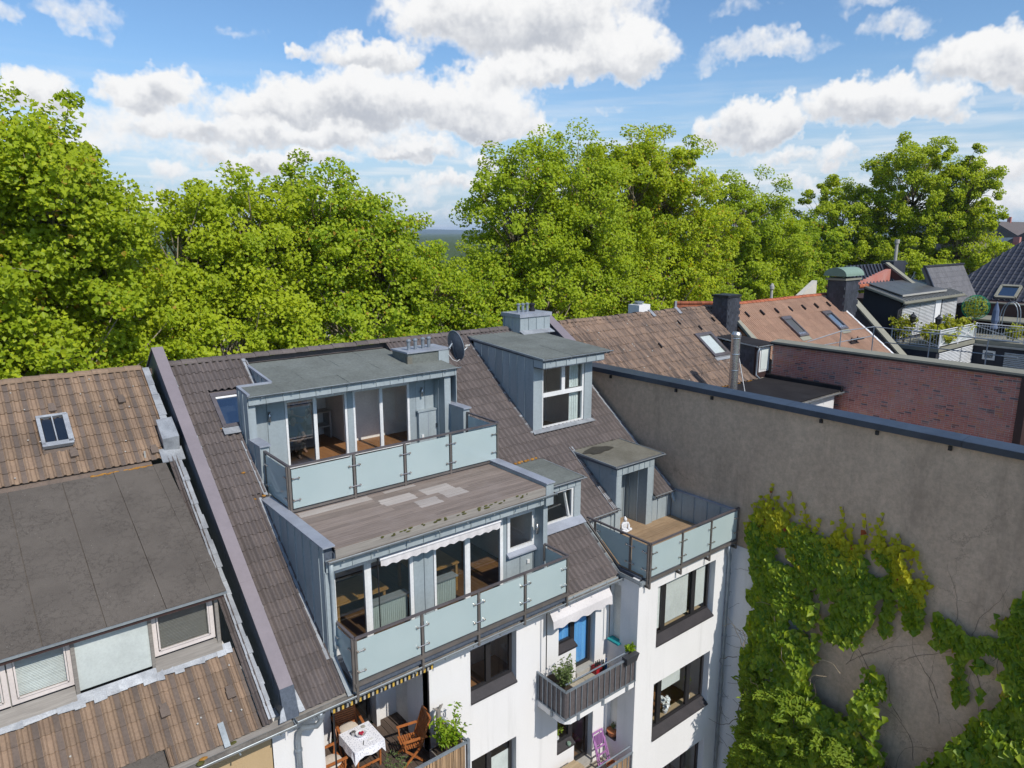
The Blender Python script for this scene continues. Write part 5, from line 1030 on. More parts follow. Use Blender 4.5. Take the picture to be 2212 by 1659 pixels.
# ---- balconies on the flat wall
def balcony(z0, sheet, label_kind):
    S = MB(); S.prism([(10.57, 12.0, z0 - .18), (10.57, 11.2, z0 - .18), (10.62, 11.05, z0 - .18), (10.75, 10.96, z0 - .18), (13.06, 10.96, z0 - .18), (13.06, 12.0, z0 - .18)], (0, 0, .17)); S = S.build('balcony', MT['white_plaster'], BH)
    MB().box(10.62, 13.04, 11.0, 12.0, z0 - .01, z0 + .01).build('floor_bed', MT['grey_plaster'], S)
    for i in range(5):
        for j in range(2): MB().box(10.66 + i * .47, 11.12 + i * .47, 11.06 + j * .46, 11.51 + j * .46, z0 + .01, z0 + .03).build('floor_tile', MT['tile_floor'], S)
    r = MB(); zt, zb = z0 + .80, z0 + .03
    for z, w in ((zt, .045), (zb, .035)): r.bar((10.55, 12.0, z), (10.55, 10.93, z), w, w); r.bar((10.53, 10.93, z), (13.08, 10.93, z), w, w)
    r.tube([(10.62, 11.02, zt + .13), (13.06, 11.02, zt + .13)], .02, 8); r.bar((13.05, 10.93, zb), (13.05, 10.93, zt), .04, .04, (0, 1, 0)); r.bar((10.55, 11.98, zb), (10.55, 11.98, zt), .04, .04, (0, 1, 0)); r = r.build('railing', MT['galv'], S)
    for x in (10.98, 11.85, 12.75): MB().box(x - .03, x + .03, 10.90, 10.955, z0 - .14, zb).build('bracket', MT['galv'], r)
    MB().box(10.52, 10.55, 11.4, 11.46, z0 - .14, zb).build('bracket', MT['galv'], r)
    x = 10.68
    while x < 13.0: MB().box(x - .009, x + .009, 10.915, 10.93, zb, zt).build('baluster', MT['galv'], r); x += .2
    y = 11.1
    while y < 11.95: MB().box(10.535, 10.55, y - .009, y + .009, zb, zt).build('baluster', MT['galv'], r); y += .165
    if sheet:
        s = MB(); s.prism([(10.565, 11.97, zb + .02), (10.565, 10.99, zb + .02), (10.60, 10.95, zb + .02), (13.03, 10.95, zb + .02), (13.03, 10.96, zb + .02), (10.605, 10.96, zb + .02), (10.575, 10.995, zb + .02), (10.575, 11.97, zb + .02)], (0, 0, zt - zb - .04)); s.build('privacy_sheet', MT['balcony_sheet'], r)
    else:
        for i in range(56): x = 10.62 + i * .0425; MB().tube([(x, 10.955, zb), (x, 10.955, zt + rng.uniform(-.06, .03))], .018, 5).build('reed_stem', MT['reed'], r)
    return S
balcony(8.36, True, ''); balcony(5.40, False, ''); balcony(2.45, True, '')
ab = empty('balcony_awning', (11.8, 11.8, 10.7), 'off-white awning half rolled above the balcony with the blue curtain', 'awning')
MB().tube([(10.72, 11.86, 10.86), (13.0, 11.86, 10.86)], .06, 10).build('roller', MT['awning_cloth'], ab); m = MB(); n = 60
zv = lambda x: 10.40 + .03 * math.sin((x - 10.74) * 14)
for i in range(n):
    a, b_ = 10.76 + 2.1 * i / n, 10.76 + 2.1 * (i + 1) / n; m.quad((a, 11.64, 10.62), (b_, 11.64, 10.62), (b_, 11.84, 10.90), (a, 11.84, 10.90)); m.quad((a, 11.62, zv(a)), (b_, 11.62, zv(b_)), (b_, 11.64, 10.62), (a, 11.64, 10.62))
m.build('cloth', MT['awning_cloth'], ab)
for x in (10.68, 12.95): MB().tube([(x, 11.8, 10.9), (x, 11.8, 9.3)], .015, 6).build('crank_rod', MT['dark_metal'], ab)
# ------------------------------------------------------------------ tall rendered fire wall on the far side of the garden
GW = empty('garden_wall', (17.35, 8, 0), 'tall brown rendered fire wall with dark blue metal coping behind the creeper', 'wall')
m = MB(); m.prism([(17.2, -14, 0), (17.2, 26, 0), (17.2, 26, 11), (17.2, 19.2, 16.3), (17.2, 17.5, 15.42), (17.2, -14, 15.42)], (.3, 0, 0)); m.build('wall', MT['brown_plaster'], GW)
for a, b_ in zip((-14, -8, -2.5, 1.6, 5.4, 9.6, 13.4), (-8, -2.5, 1.6, 5.4, 9.6, 13.4, 17.1)):
    q = MB(); q.prism([(17.1, a, 15.43), (17.58, a, 15.47), (17.58, a, 15.55), (17.1, a, 15.51)], (0, b_ - a - .008, 0)); q.box(17.085, 17.11, a, b_ - .008, 15.36, 15.505); q.build('coping_sheet', MT['coping_blue'], GW)
for y in (15.9, 13.2, 11.9, 8.6, 7.2, 5.6): MB().box(17.14, 17.2, y, y + .07, 15.22, 15.32).build('wall_anchor', MT['dark_metal'], GW)
m = MB(); m.quad((17.186, 8.6, 0), (17.186, 8.6, 11.08), (17.186, 10.95, 11.08), (17.186, 10.95, 0)); m.build('white_panel', MT['white_plaster_old'], GW)
# bare twining stems left on the render
for k in range(34):
    y, z = rng.uniform(3.6, 9.5), rng.uniform(6.5, 11.5); pts = [(17.19, y, z)]; a = rng.uniform(.9, 2.2)
    for i in range(12): a += rng.uniform(-.35, .35); y += math.cos(a) * .16; z += math.sin(a) * .16; pts.append((17.188, y, min(z, 14.2)))
    MB().tube(pts, [.005 * (1 - i / 16) for i in range(13)], 4).build('bare_stem', MT['vine_wood'], GW)
for k in range(40):
    y, z = rng.uniform(9.2, 10.9), rng.uniform(2, 10.6); pts = [(17.18, y, z)]; a = rng.uniform(-.6, .6)
    for i in range(6): a += rng.uniform(-.4, .4); y += math.cos(a) * .08; z += math.sin(a) * .08; pts.append((17.18, min(y, 10.92), z))
    MB().tube(pts, .004, 4).build('bare_stem', MT['vine_wood'], GW)

# ------------------------------------------------------------------ neighbour 1: weathered tiles, flat black roof, slate dormer
H1 = empty('terraced_house', (22, 17, 0), 'house with weathered brown tiles behind the tall rendered fire wall', 'house')
r1_ = tile_roof(H1, 17.35, 27.25, 15.72, 19.12, zr(15.72), SL, .215, .40, 'pan', [MT['tile_weathered']], [(24.2, 25.3, 16.86, 17.92), (25.52, 27.6, 15, 17.5), (26.55, 27.6, 17.4, 18.6)], limit=300, jig=.012)
ridge(r1_, 17.4, 27.3, 19.2, zr(19.2) - .05, MT['tile_weathered'], .36, .14, .02)
for k in range(40): x = rng.uniform(17.5, 27); MB().ell((x, 19.08, zr(19.08) + .05), (rng.uniform(.08, .2), .03, .02), 6, 4).build('mortar_fillet', MT['mortar_edge'], r1_)
for x in (22.9, 24.6): MB().ob((x, 19.05, zr(19.05) + .1), (1, 0, 0), UPS, NRM, .09, .2, .02).build('lead_patch', MT['lead'], r1_)
for _ in range(40): x, y = rng.uniform(17.6, 25), rng.uniform(15.9, 19); MB().lathe([(.03, 0), (.025, .006)], Vector((x, y, zr(y))) + NRM * .05, 6, NRM).build('lichen', MT['stone_grey'], r1_)
for x, y in ((21.8, 17.7), (24.0, 18.55), (26.3, 18.5), (25.0, 18.2)): MB().ob(Vector((x, y, zr(y))) + NRM * .06, (1, 0, 0), UPS, NRM, .02, .12, .04).build('roof_hook', MT['dark_metal'], r1_)
back_slope(H1, 17.5, 27.3, 19.2, 26.7, zr(19.2) - .06, 11.1, MT['tile_weathered'])
MB().box(17.5, 27.3, 26.3, 26.6, 0, 11.1).build('wall', MT['cream_plaster'], H1); MB().box(17.5, 26.2, 12.75, 15.8, 0, 13.95).build('extension_wall', MT['white_plaster_old'], H1)
sk = empty('skylight', (24.75, 17.4, zr(17.4)), parent=H1); c0 = Vector((24.75, 17.39, zr(17.39)))
b = MB()
for (u, v, a, d) in ((0, -.6, .55, .07), (0, .6, .55, .07), (-.48, 0, .07, .53), (.48, 0, .07, .53)): b.ob(onr(u, v, .08), (1, 0, 0), UPS, NRM, a, d, .06)
b.build('frame', MT['rail_metal'], sk); MB().quad(onr(-.41, -.53, .1), onr(.41, -.53, .1), onr(.41, .53, .1), onr(-.41, .53, .1)).build('pane', MT['pane'], sk); MB().quad(onr(-.41, -.53, .05), onr(.41, -.53, .05), onr(.41, .53, .05), onr(-.41, .53, .05)).build('blind', MT['blind_white'], sk); MB().ob(onr(0, -.75, .055), (1, 0, 0), UPS, NRM, .55, .1, .01).build('apron', MT['lead'], sk)
FRF = MB(); FRF.box(17.5, 26.36, 12.6, 15.8, 13.95, 14.08); FRF = FRF.build('flat_roof', MT['felt_black'], H1)
for i, (a, b_) in enumerate(((17.5, 20), (20, 21.6), (21.6, 23.2), (23.2, 24.8), (24.8, 26.34))): MB().box(a, b_ - .015, 12.58, 15.78, 14.08, 14.095 + .006 * (i % 2)).build('felt_sheet', MT['felt_black'], FRF)
MB().box(26.30, 26.42, 12.55, 15.75, 14.0, 14.25).build('kerb', MT['felt_black'], FRF); gutter(FRF, 17.6, 26.4, 12.52, 14.05, .07)
for _ in range(30): x = rng.uniform(22.2, 25.3); MB().ell((x, 15.74, 14.11), (rng.uniform(.05, .14), .04, .025), 6, 4).build('moss_clump', MT['moss_orange'], FRF)
# slate hung dormer
SD = MB(); SD.box(25.52, 26.62, 15.85, 17.5, 14.1, 15.42); SD = SD.build('slate_dormer', MT['slate'], H1)
def slates(parent, O, U, w, h, N, sw=.2, sh=.15, mat='slate', poly=None):
    O, U, N = Vector(O), Vector(U), Vector(N); V = Vector((0, 0, 1)); q = MB(); q.ob((0, 0, 0), U, N, V, sw / 2 - .004, .007, sh * .62); me = q.mesh('slate'); me.materials.append(MT[mat]); r = 0; v = 0
    while v < h:
        u = -(sw / 2 if r % 2 else 0)
        while u < w:
            uc, vc = u + sw / 2, v + sh / 2
            if 0.02 < uc < w - .02 and (poly is None or poly(uc, vc)): o = inst('slate', me, parent, O + U * uc + V * vc + N * (.008 + .004 * (r % 2) + rng.uniform(0, .003)))
            u += sw
        v += sh; r += 1
slates(SD, (25.52, 17.5, 14.1), (0, -1, 0), 1.65, 1.32, (-1, 0, 0), .22, .17, poly=lambda u, v: 14.1 + v > zr(17.5 - u) - .1)
MB().prism([(25.42, 15.7, 15.44), (26.72, 15.7, 15.44), (26.72, 18.0, 15.62), (25.42, 18.0, 15.62)], (0, 0, .07)).build('dormer_roof', MT['felt_black'], SD); strip(SD, [(25.42, 15.68, 15.47), (25.42, 17.9, 15.66)], .05, .05, MT['gutter'], 'edge_trim'); gutter(SD, 25.4, 26.74, 15.64, 15.47, .045)
MB().box(25.52, 26.62, 15.80, 15.85, 14.1, 15.42).build('front_board', MT['red_brown_clad'], SD)
o = win(H1, (25.82, 15.79, 14.36), (1, 0, 0), .72, 1.0, .09, MT['white_pvc'], gl='pane'); MB().box(25.9, 26.5, 15.77, 15.775, 14.45, 15.3).build('net_curtain', MT['curtain_white'], o)
downpipe(SD, [(25.55, 15.66, 15.42), (25.55, 15.72, 15.2), (25.55, 15.74, 14.3), (25.62, 15.6, 14.15)], .04, 'galv')
S1 = MB().box(26.62, 27.5, 18.0, 18.75, 15.5, 17.2).build('slate_chimney', MT['slate'], H1); slates(S1, (26.615, 18.75, 15.6), (0, -1, 0), .75, 1.55, (-1, 0, 0), .19, .14); slates(S1, (26.62, 17.995, 15.6), (1, 0, 0), .88, 1.55, (0, -1, 0), .19, .14); MB().box(26.56, 27.56, 17.94, 18.81, 17.2, 17.3).build('cap', MT['dark_metal'], S1)
fl = empty('flue_pipe', (22.4, 14.7, 14.1), 'tall stainless steel flue standing on the flat black roof', 'flue'); MB().lathe([(.16, 14.08), (.16, 16.25), (.18, 16.27), (.18, 16.36), (.135, 16.44), (.12, 16.44)], (22.4, 14.7, 0), 20).build('pipe', MT['inox'], fl, smooth=False)
for z in (15.02, 15.62, 16.2): MB().lathe([(.168, z), (.172, z + .02), (.168, z + .04)], (22.4, 14.7, 0), 20).build('collar', MT['inox'], fl)
MB().tube([(22.5, 14.62, 15.6), (22.78, 14.4, 14.1)], .018, 6).build('stay', MT['white_pvc'], fl); MB().tube([(22.4, 14.8, 15.6), (23.3, 16.75, zr(16.75) + .1)], .008, 5).build('stay', MT['galv'], fl)
wc = empty('flue_block', (23.1, 20.0, 16.2), 'small white chimney block standing behind the weathered ridge', 'chimney'); MB().box(22.72, 23.42, 19.6, 20.2, 15.9, 17.0).build('stack', MT['white_plaster'], wc); MB().lathe([(.14, 17.0), (.14, 17.06), (.2, 17.06), (.2, 17.12)], (23.05, 19.9, 0), 16).build('cap', MT['galv'], wc)
rr = empty('rear_gable', (30.5, 23, 15), 'small red tiled rear gable behind the slate chimney', 'roof'); m = MB(); m.prism([(29.0, 22.6, 15.4), (29.3, 22.9, 16.45), (32.6, 22.9, 16.25), (32.6, 22.6, 15.2)], (0, .1, 0)); m.build('slope', MT['tile_red'], rr); MB().bar((28.95, 22.58, 15.3), (29.3, 22.85, 16.55), .1, .06).build('verge', MT['lead'], rr)
for k in range(10): MB().lathe([(.10, 0), (.09, .36)], (29.3 + k * .35, 22.9, 16.44 - k * .021), 8, (1, 0, -.06)).build('ridge_tile', MT['tile_red'], rr)

# ------------------------------------------------------------------ brick fire wall
BW = empty('brick_wall', (26.6, 11, 10), 'red brick fire wall with pale coping beyond the flat black roof', 'wall')
core = MB().box(26.54, 26.86, 6.95, 15.66, 0, 15.5).build('core', MT['mortar'], BW)
bm = MB().box(-.02, 0, .008, .232, .008, .0635).mesh('brick'); bm.materials.append(MT['brick']); hm = MB().box(-.02, 0, .008, .110, .008, .0635).mesh('brick'); hm.materials.append(MT['brick'])
sp_ = []; z = 15.42; r = 0
while z > 11.6:
    y = 6.96 + (.12 if r % 2 else 0) * 1.0; head = r % 4 == 3
    if r % 2: sp_.append((6.955, z, True))
    while y < 15.5:
        sp_.append((y, z, head and rng.random() < .8 or rng.random() < .12)); y += .12 if sp_[-1][2] else .24
    z -= .0715; r += 1
vis = lambda q: q[1] > 15.42 - (15.6 - q[0]) * .05 - 2.45 * (1 - (q[0] - 6.95) / 8.7 * .6)
sp_.sort(key=lambda q: (0 if vis(q) else 1, Vector((26.5, q[0], q[1]) ).__sub__(CAMV).length))
fld = MB()
for i, (y, z, hd) in enumerate(sp_):
    if i < 300: inst('brick', hm if hd else bm, core, (26.553 - rng.uniform(0, .005), y, z))
    else:
        fld.rv = rng.random(); x = 26.553 - rng.uniform(0, .005); b0 = len(fld.v); L = .112 if hd else .234
        fld.box(x - .02, x, y + .008, min(y + L - .002, 15.66), z + .008, z + .0635)
fld.build('brick_field', MT['brick'], core, kind='stuff')
for a, b_ in zip((6.7, 9, 11.4, 13.6), (9, 11.4, 13.6, 15.7)): MB().prism([(26.42, a, 15.53), (27.0, a, 15.58), (27.0, a, 15.64), (26.42, a, 15.60)], (0, b_ - a - .008, 0)).build('coping_sheet', MT['slate_edge'], BW); MB().box(26.44, 26.47, a, b_ - .01, 15.46, 15.535).build('drip_edge', MT['dark_metal'], BW)
MB().box(26.45, 26.9, 6.72, 6.94, 0, 15.5).build('corner_board', MT['red_brown_clad'], BW)
gy = empty('rear_building', (30, 3, 0), 'grey rendered rear building past the end of the brick wall', 'building'); MB().box(28.5, 40, -6, 6.3, 0, 14.7).build('wall', MT['grey_plaster'], gy); MB().box(28.3, 40, -6, 6.5, 14.7, 14.8).build('roof_edge', MT['cream_plaster'], gy)
for y in (5.2, 3.4): win(gy, (28.49, y - .9, 12.4), (0, 1, 0), .9, 1.2, .08, MT['white_pvc'], N=(-1, 0, 0), gl='pane_dark')
pr = empty('pipe_rail', (26.9, 12, 15.6), 'thin grey pipe handrail running along the top of the brick wall', 'railing'); q = MB()
q.tube([(27.3, 14.6, 15.62), (28.6, 13.9, 16.02), (30.4, 13.4, 16.1)], .022, 6); q.tube([(30.4, 13.4, 16.1), (30.4, 8.2, 16.05)], .022, 6); q.tube([(30.4, 12.9, 15.5), (30.4, 8.2, 15.5)], .022, 6); q.tube([(27.8, 14.3, 15.45), (30.4, 13.4, 15.72)], .02, 6)
for p in ((28.6, 13.9), (30.4, 13.4), (30.4, 11.2), (30.4, 9.2)): q.tube([(p[0], p[1], 15.0), (p[0], p[1], 16.06)], .022, 6)
q.build('rail', MT['galv'], pr)
# ------------------------------------------------------------------ neighbour 2: clay tiles
H2 = empty('terraced_house', (32.5, 17, 0), 'house with pinkish clay tiles, red ridge and two narrow roof windows', 'house')
r2_ = tile_roof(H2, 27.6, 37.35, 15.2, 19.12, zr(15.2), SL, .30, .42, 'rib', [MT['tile_clay']], [(31.1, 31.95, 17.05, 18.12), (34.98, 35.75, 17.05, 18.12)], limit=300)
ridge(r2_, 27.7, 37.6, 19.2, zr(19.2) - .05, MT['ridge_red'], .36, .14); back_slope(H2, 27.6, 37.4, 19.2, 26.7, zr(19.2) - .06, 11.1, MT['tile_clay']); MB().box(27.6, 39.4, 15.5, 26.5, 0, 11.2).build('wall', MT['cream_plaster'], H2)
for i in range(7): x = 28.9 + i * 1.24; MB().ob(Vector((x, 18.52, zr(18.52))) + NRM * .08, (1, 0, 0), UPS, NRM, .03, .16, .05).build('roof_hook', MT['dark_metal'], r2_)
for x, dark in ((31.52, True), (35.36, False)):
    sk = empty('skylight', (x, 17.6, zr(17.6)), parent=H2); c0 = Vector((x, 17.6, zr(17.6))); b = MB()
    for (u, v, a, d) in ((0, -.6, .4, .06), (0, .58, .42, .1), (-.36, 0, .05, .55), (.36, 0, .05, .55)): b.ob(onr(u, v, .08), (1, 0, 0), UPS, NRM, a, d, .06)
    b.build('frame', MT['rail_metal'], sk); MB().quad(onr(-.32, -.55, .1), onr(.32, -.55, .1), onr(.32, .5, .1), onr(-.32, .5, .1)).build('pane', MT['solar'] if dark else MT['pane_sky'], sk)
    if not dark: MB().quad(onr(-.32, -.55, .05), onr(.32, -.55, .05), onr(.32, .5, .05), onr(-.32, .5, .05)).build('inside', MT['room_white'], sk)
    MB().ob(onr(0, -.78, .055), (1, 0, 0), UPS, NRM, .42, .12, .01).build('apron', MT['slate_edge'], sk); MB().ob(onr(0, -.5, .11), (1, 0, 0), UPS, NRM, .34, .07, .02).build('sash_bar', MT['inox'], sk)
q = MB(); c = Vector((35.0, 16.35, zr(16.35))); q.ob(c + NRM * .3, (1, 0, 0), (0, 1, 0), (0, 0, 1), .45, .14, .02)
for s in (-.3, .3): q.bar(c + Vector((s, 0, 0)), c + Vector((s, -.05, .33)), .06, .03)
q.build('roof_step', MT['dark_metal'], H2)
flashing(r2_, 37.3, 15.3, 19.0, .16, step=.42, lift=.06, mat=MT['white_pvc'])
MB().prism([(27.45, 17.0, zr(17.0) + .05), (27.8, 17.0, zr(17.0) + .05), (27.62, 18.3, zr(18.3) + .25), (27.4, 18.3, zr(18.3) + .25)], NRM * .1).build('verge_coping', MT['slate_edge'], H2)
S2 = MB().box(36.9, 38.45, 18.0, 18.9, 15.4, 17.5).build('slate_chimney', MT['slate'], H2); slates(S2, (36.895, 18.9, 15.6), (0, -1, 0), .9, 1.9, (-1, 0, 0), .25, .2); slates(S2, (36.9, 17.995, 15.6), (1, 0, 0), 1.55, 1.9, (0, -1, 0), .25, .2); MB().box(36.8, 38.55, 17.9, 19.0, 17.5, 17.6).build('cap', MT['slate_edge'], S2)
q = MB(); n = 12; v = []
for x in (36.7, 38.65):
    for i in range(n + 1): t = math.pi * i / n; v.append((x, 18.45 - .62 * math.cos(t), 17.72 + .44 * math.sin(t)))
q.add(v, [(i, i + 1, n + 2 + i, n + 1 + i) for i in range(n)] + [tuple(range(n + 1)), tuple(range(2 * n + 1, n, -1))])
for x in (36.95, 38.4):
    for y in (18.1, 18.8): q.box(x - .03, x + .03, y - .03, y + .03, 17.6, 17.8)
q.build('barrel_cowl', MT['copper_green'], S2)
PW = MB(); pz = lambda y: 16.22 + (y - 18.7) * .94; PW.prism([(39.4, 15.0, 11), (39.4, 15.0, pz(15.0)), (39.4, 18.7, pz(18.7)), (39.4, 19.0, 16.4), (39.4, 26.5, 11)], (.5, 0, 0)); PW = PW.build('party_wall', MT['slate'], H2)
slates(PW, (39.395, 18.9, 13.2), (0, -1, 0), 3.6, 3.0, (-1, 0, 0), .3, .22, poly=lambda u, v: zr(18.9 - u) - .2 < 13.2 + v < pz(18.9 - u) - .15)
MB().prism([(39.3, 15.0, pz(15.0)), (39.98, 15.0, pz(15.0)), (39.98, 18.7, pz(18.7)), (39.3, 18.7, pz(18.7))], (0, 0, .1)).build('coping', MT['slate_edge'], PW)
fn = empty('roof_finial', (33.8, 20.5, 16), 'small grey finial poking up behind the red ridge', 'finial'); MB().lathe([(.09, 16.3), (.06, 17.0), (.12, 17.05), (.12, 17.2), (.04, 17.35)], (34.2, 20.5, 0), 10).build('spike', MT['stone_grey'], fn)
MB().prism([(36.0, 20.5, 16.0), (38.8, 20.5, 16.0), (38.8, 20.5, 17.3)], (0, .3, 0)).build('gable_end', MT['cream_plaster'], H2)
# ------------------------------------------------------------------ neighbour 3: dormer with blinds, roof terrace
H3 = empty('terraced_house', (46, 17, 0), 'dark rendered house with solar roof, white blinds and roof terrace', 'house')
MB().box(40.0, 52, 17.9, 26.5, 0, 14).build('wall', MT['dark_render'], H3)
m = MB(); m.prism([(42.0, 17.2, 13.9), (42.0, 17.2, 16.1), (42.0, 19.3, 16.75), (42.0, 19.3, 13.9)], (8.2, 0, 0)); DB = m.build('dormer', MT['dark_render'], H3)
MB().prism([(41.75, 16.95, 16.10), (50.5, 16.95, 16.10), (50.5, 19.3, 16.82), (41.75, 19.3, 16.82)], (0, 0, .1)).build('metal_roof', MT['solar'], DB); x = 41.9
sm_ = MB().prism([(-.02, 16.95, 16.2), (.02, 16.95, 16.2), (.02, 19.3, 16.92), (-.02, 19.3, 16.92)], (0, 0, .05)).mesh('roof_seam'); sm_.materials.append(MT['stone_grey'])
while x < 50.4: inst('roof_seam', sm_, DB, (x, 0, 0)); x += .42
strip(DB, [(41.75, 16.93, 16.12), (50.5, 16.93, 16.12)], .06, .14, MT['slate_edge'], 'fascia'); gutter(DB, 41.7, 50.5, 16.87, 16.1, .07, mat='slate_edge'); MB().bar((41.75, 16.95, 16.18), (41.75, 19.3, 16.9), .06, .1).build('verge_trim', MT['slate_edge'], DB)
SPN = empty('solar_collector', (45, 18, 16.5), 'flat grey solar collector mounted on the terrace house roof', 'solar panel')
for k in range(4): MB().prism([(42.3 + k * 1.55, 17.3, 16.44), (43.83 + k * 1.55, 17.3, 16.44), (43.83 + k * 1.55, 19.25, 17.0), (42.3 + k * 1.55, 19.25, 17.0)], (0, 0, .06)).build('collector', MT['solar'], SPN)
for k in range(7): MB().box(42.4 + k, 42.46 + k, 17.35, 17.42, 16.2, 16.46).build('foot', MT['galv'], SPN)
MB().bar((42.3, 17.28, 16.46), (48.5, 17.28, 16.46), .05, .1).build('edge_profile', MT['stone_grey'], SPN)
def blinds(parent, O, U, N, w, h, mat='blind_slat', pitch=.085):
    O, U, N = Vector(O), Vector(U), Vector(N); q = MB(); z = .04
    while z < h: q.ob(O + U * w / 2 + Vector((0, 0, z)) + N * .03, U, (N * .8 + Vector((0, 0, -.6))).normalized(), (N * .6 + Vector((0, 0, .8))).normalized(), w / 2, .034, .003); z += pitch
    q.build('blind', MT[mat], parent, kind='stuff'); MB().quad(O, O + U * w, O + U * w + Vector((0, 0, h)), O + Vector((0, 0, h))).build('glazing', MT['pane_dark'], parent)
blinds(DB, (42.15, 17.17, 14.1), (1, 0, 0), (0, -1, 0), 2.3, 1.9); blinds(DB, (44.5, 17.17, 14.1), (1, 0, 0), (0, -1, 0), 2.1, 1.9); blinds(DB, (47.7, 17.17, 14.1), (1, 0, 0), (0, -1, 0), 2.3, 1.9); MB().box(46.65, 47.45, 17.1, 17.18, 13.9, 16.0).build('white_pier', MT['white_plaster_old'], DB)
downpipe(DB, [(42.0, 16.87, 16.05), (41.9, 17.05, 15.85), (41.6, 17.12, 15.7), (41.55, 17.14, 14)], .06, 'dark_metal')
rg = MB().lathe([(.13, 0), (.12, .36)], (0, 0, 0), 9, (1, 0, 0)).mesh('ridge_tile'); rg.materials.append(MT['ridge_red'])
for k in range(22): inst('ridge_tile', rg, H3, (41.2 + k * .355, 19.3, 16.92))
TR = MB(); TR.box(41.0, 52, 14.62, 17.2, 13.72, 13.92); TR.box(46.2, 52, 6, 14.62, 13.72, 13.92); TR = TR.build('roof_terrace', MT['slate_edge'], H3)
MB().box(41.02, 46.2, 14.72, 17.2, 0, 13.72).build('wall', MT['dark_render'], H3); MB().box(46.25, 52, 6, 14.7, 0, 13.72).build('wall', MT['dark_render'], H3)
blinds(H3, (41.3, 14.70, 11.6), (1, 0, 0), (0, -1, 0), 3.0, 2.0); blinds(H3, (44.4, 14.70, 11.6), (1, 0, 0), (0, -1, 0), 1.7, 2.0); blinds(H3, (46.22, 13.1, 11.4), (0, -1, 0), (-1, 0, 0), 3.0, 1.95, pitch=.1)
win(H3, (46.2, 13.55, 12.85), (0, 1, 0), .62, .52, .1, MT['white_pvc'], N=(-1, 0, 0), gl='pane_dark'); strip(H3, [(46.12, 14.7, 13.66), (46.12, 6, 13.66)], .1, .1, MT['stone_grey'], 'cornice')
RL = empty('terrace_railing', (43, 14.7, 13.9), 'white ornamental railing round the planted roof terrace', 'railing')
def rail_run(p, q_, xb):
    p, q_ = Vector(p), Vector(q_); d = q_ - p; L = d.length; d /= L; m = MB()
    for z, r in ((.95, .028), (.82, .018), (.12, .022)): m.tube([p + Vector((0, 0, z)), q_ + Vector((0, 0, z))], r, 6)
    m.build('rail', MT['white_paint'], RL); n = int(L / .14); b = MB()
    for i in range(n + 1): b.tube([p + d * (L * i / n) + Vector((0, 0, .08)), p + d * (L * i / n) + Vector((0, 0, .9))], .011, 4)
    b.build('balusters', MT['white_paint'], RL, kind='stuff'); k = max(1, round(L / 2.2)); s = L / k
    for i in range(k):
        a, c = p + d * s * i, p + d * s * (i + 1); m = MB(); m.bar(a + Vector((0, 0, .14)), c + Vector((0, 0, .8)), .03, .03); m.bar(a + Vector((0, 0, .8)), c + Vector((0, 0, .14)), .03, .03); m.build('cross_brace', MT['white_paint'], RL)
        MB().tube([a, a + Vector((0, 0, 1.0))], .035, 6).build('post', MT['white_paint'], RL)
rail_run((41.05, 17.1, 13.92), (41.05, 14.66, 13.92), 1); rail_run((41.05, 14.66, 13.92), (46.2, 14.66, 13.92), 1); rail_run((46.2, 14.66, 13.92), (46.2, 7.5, 13.92), 1)
MB().box(41.2, 46.1, 14.72, 14.74, 14.0, 14.8).build('privacy_mat', MT['curtain_white'], RL)
H4 = empty('mansard_house', (56, 14, 0), 'far house with glossy black tiles, roof windows and a brown clad terrace wall', 'house')
MB().box(52, 70, 2, 26, 0, 15.3).build('wall', MT['red_brown_clad'], H4)
MB().box(51.9, 54.2, 5, 17.2, 14.0, 15.55).build('clad_wall', MT['red_brown_clad'], H4); MB().box(51.8, 52.3, 5, 17.2, 15.55, 15.62).build('wall_cap', MT['slate_edge'], H4); MB().box(49.2, 51.9, 5, 16.4, 14.7, 14.8).build('ledge', MT['slate_edge'], H4)
# its big-roll tiles, laid on the slope that faces the gardens
sl4 = 3.8 / 5.5; a4 = math.atan(sl4); tm = tile_mb('big', .34, .4); me = tm.mesh('roof_tile'); me.materials.append(MT['tile_black'])
RF4 = MB(); RF4.quad((54, 20, 15.55), (54, 2, 15.55), (59.5, 2, 19.35), (59.5, 16.8, 19.35)); RF4.quad((59.5, 2, 19.35), (65, 2, 15.5), (65, 20, 15.5), (59.5, 16.8, 19.35)); RF4.quad((54, 20, 15.55), (59.5, 16.8, 19.35), (65, 20, 15.5)); RF4 = RF4.build('roof', MT['tile_black'], H4)
ups4 = Vector((math.cos(a4), 0, math.sin(a4))); nr4 = Vector((-math.sin(a4), 0, math.cos(a4))); rot4 = Matrix((Vector((0, -1, 0)), ups4, nr4)).transposed().to_euler(); fld = MB(); cnt = 0
for r in range(16):
    for k in range(44):
        y = 19.6 - k * .34; s = r * .4
        if y > 20 - 3.2 * (s / 6.68) - .1: continue
        if (15.2 < y < 16.4 and .2 < s < 1.5) or (13.0 < y < 14.4 and 2.2 < s < 4.0): continue
        p = Vector((54, y, 15.58)) + ups4 * s
        if cnt < 300 and y > 11: inst('roof_tile', me, RF4, p, rot4); cnt += 1
        else:
            fld.rv = rng.random(); b0 = len(fld.v); fld.v += [tuple(p + Vector((0, -v[0], 0)) + ups4 * v[1] + nr4 * v[2]) for v in tm.v]
            for f in tm.f: fld.f.append(tuple(i + b0 for i in f)); fld.r.append(fld.rv); fld.m.append(0)
fld.build('roof_tile_field', MT['tile_black'], RF4, kind='stuff')
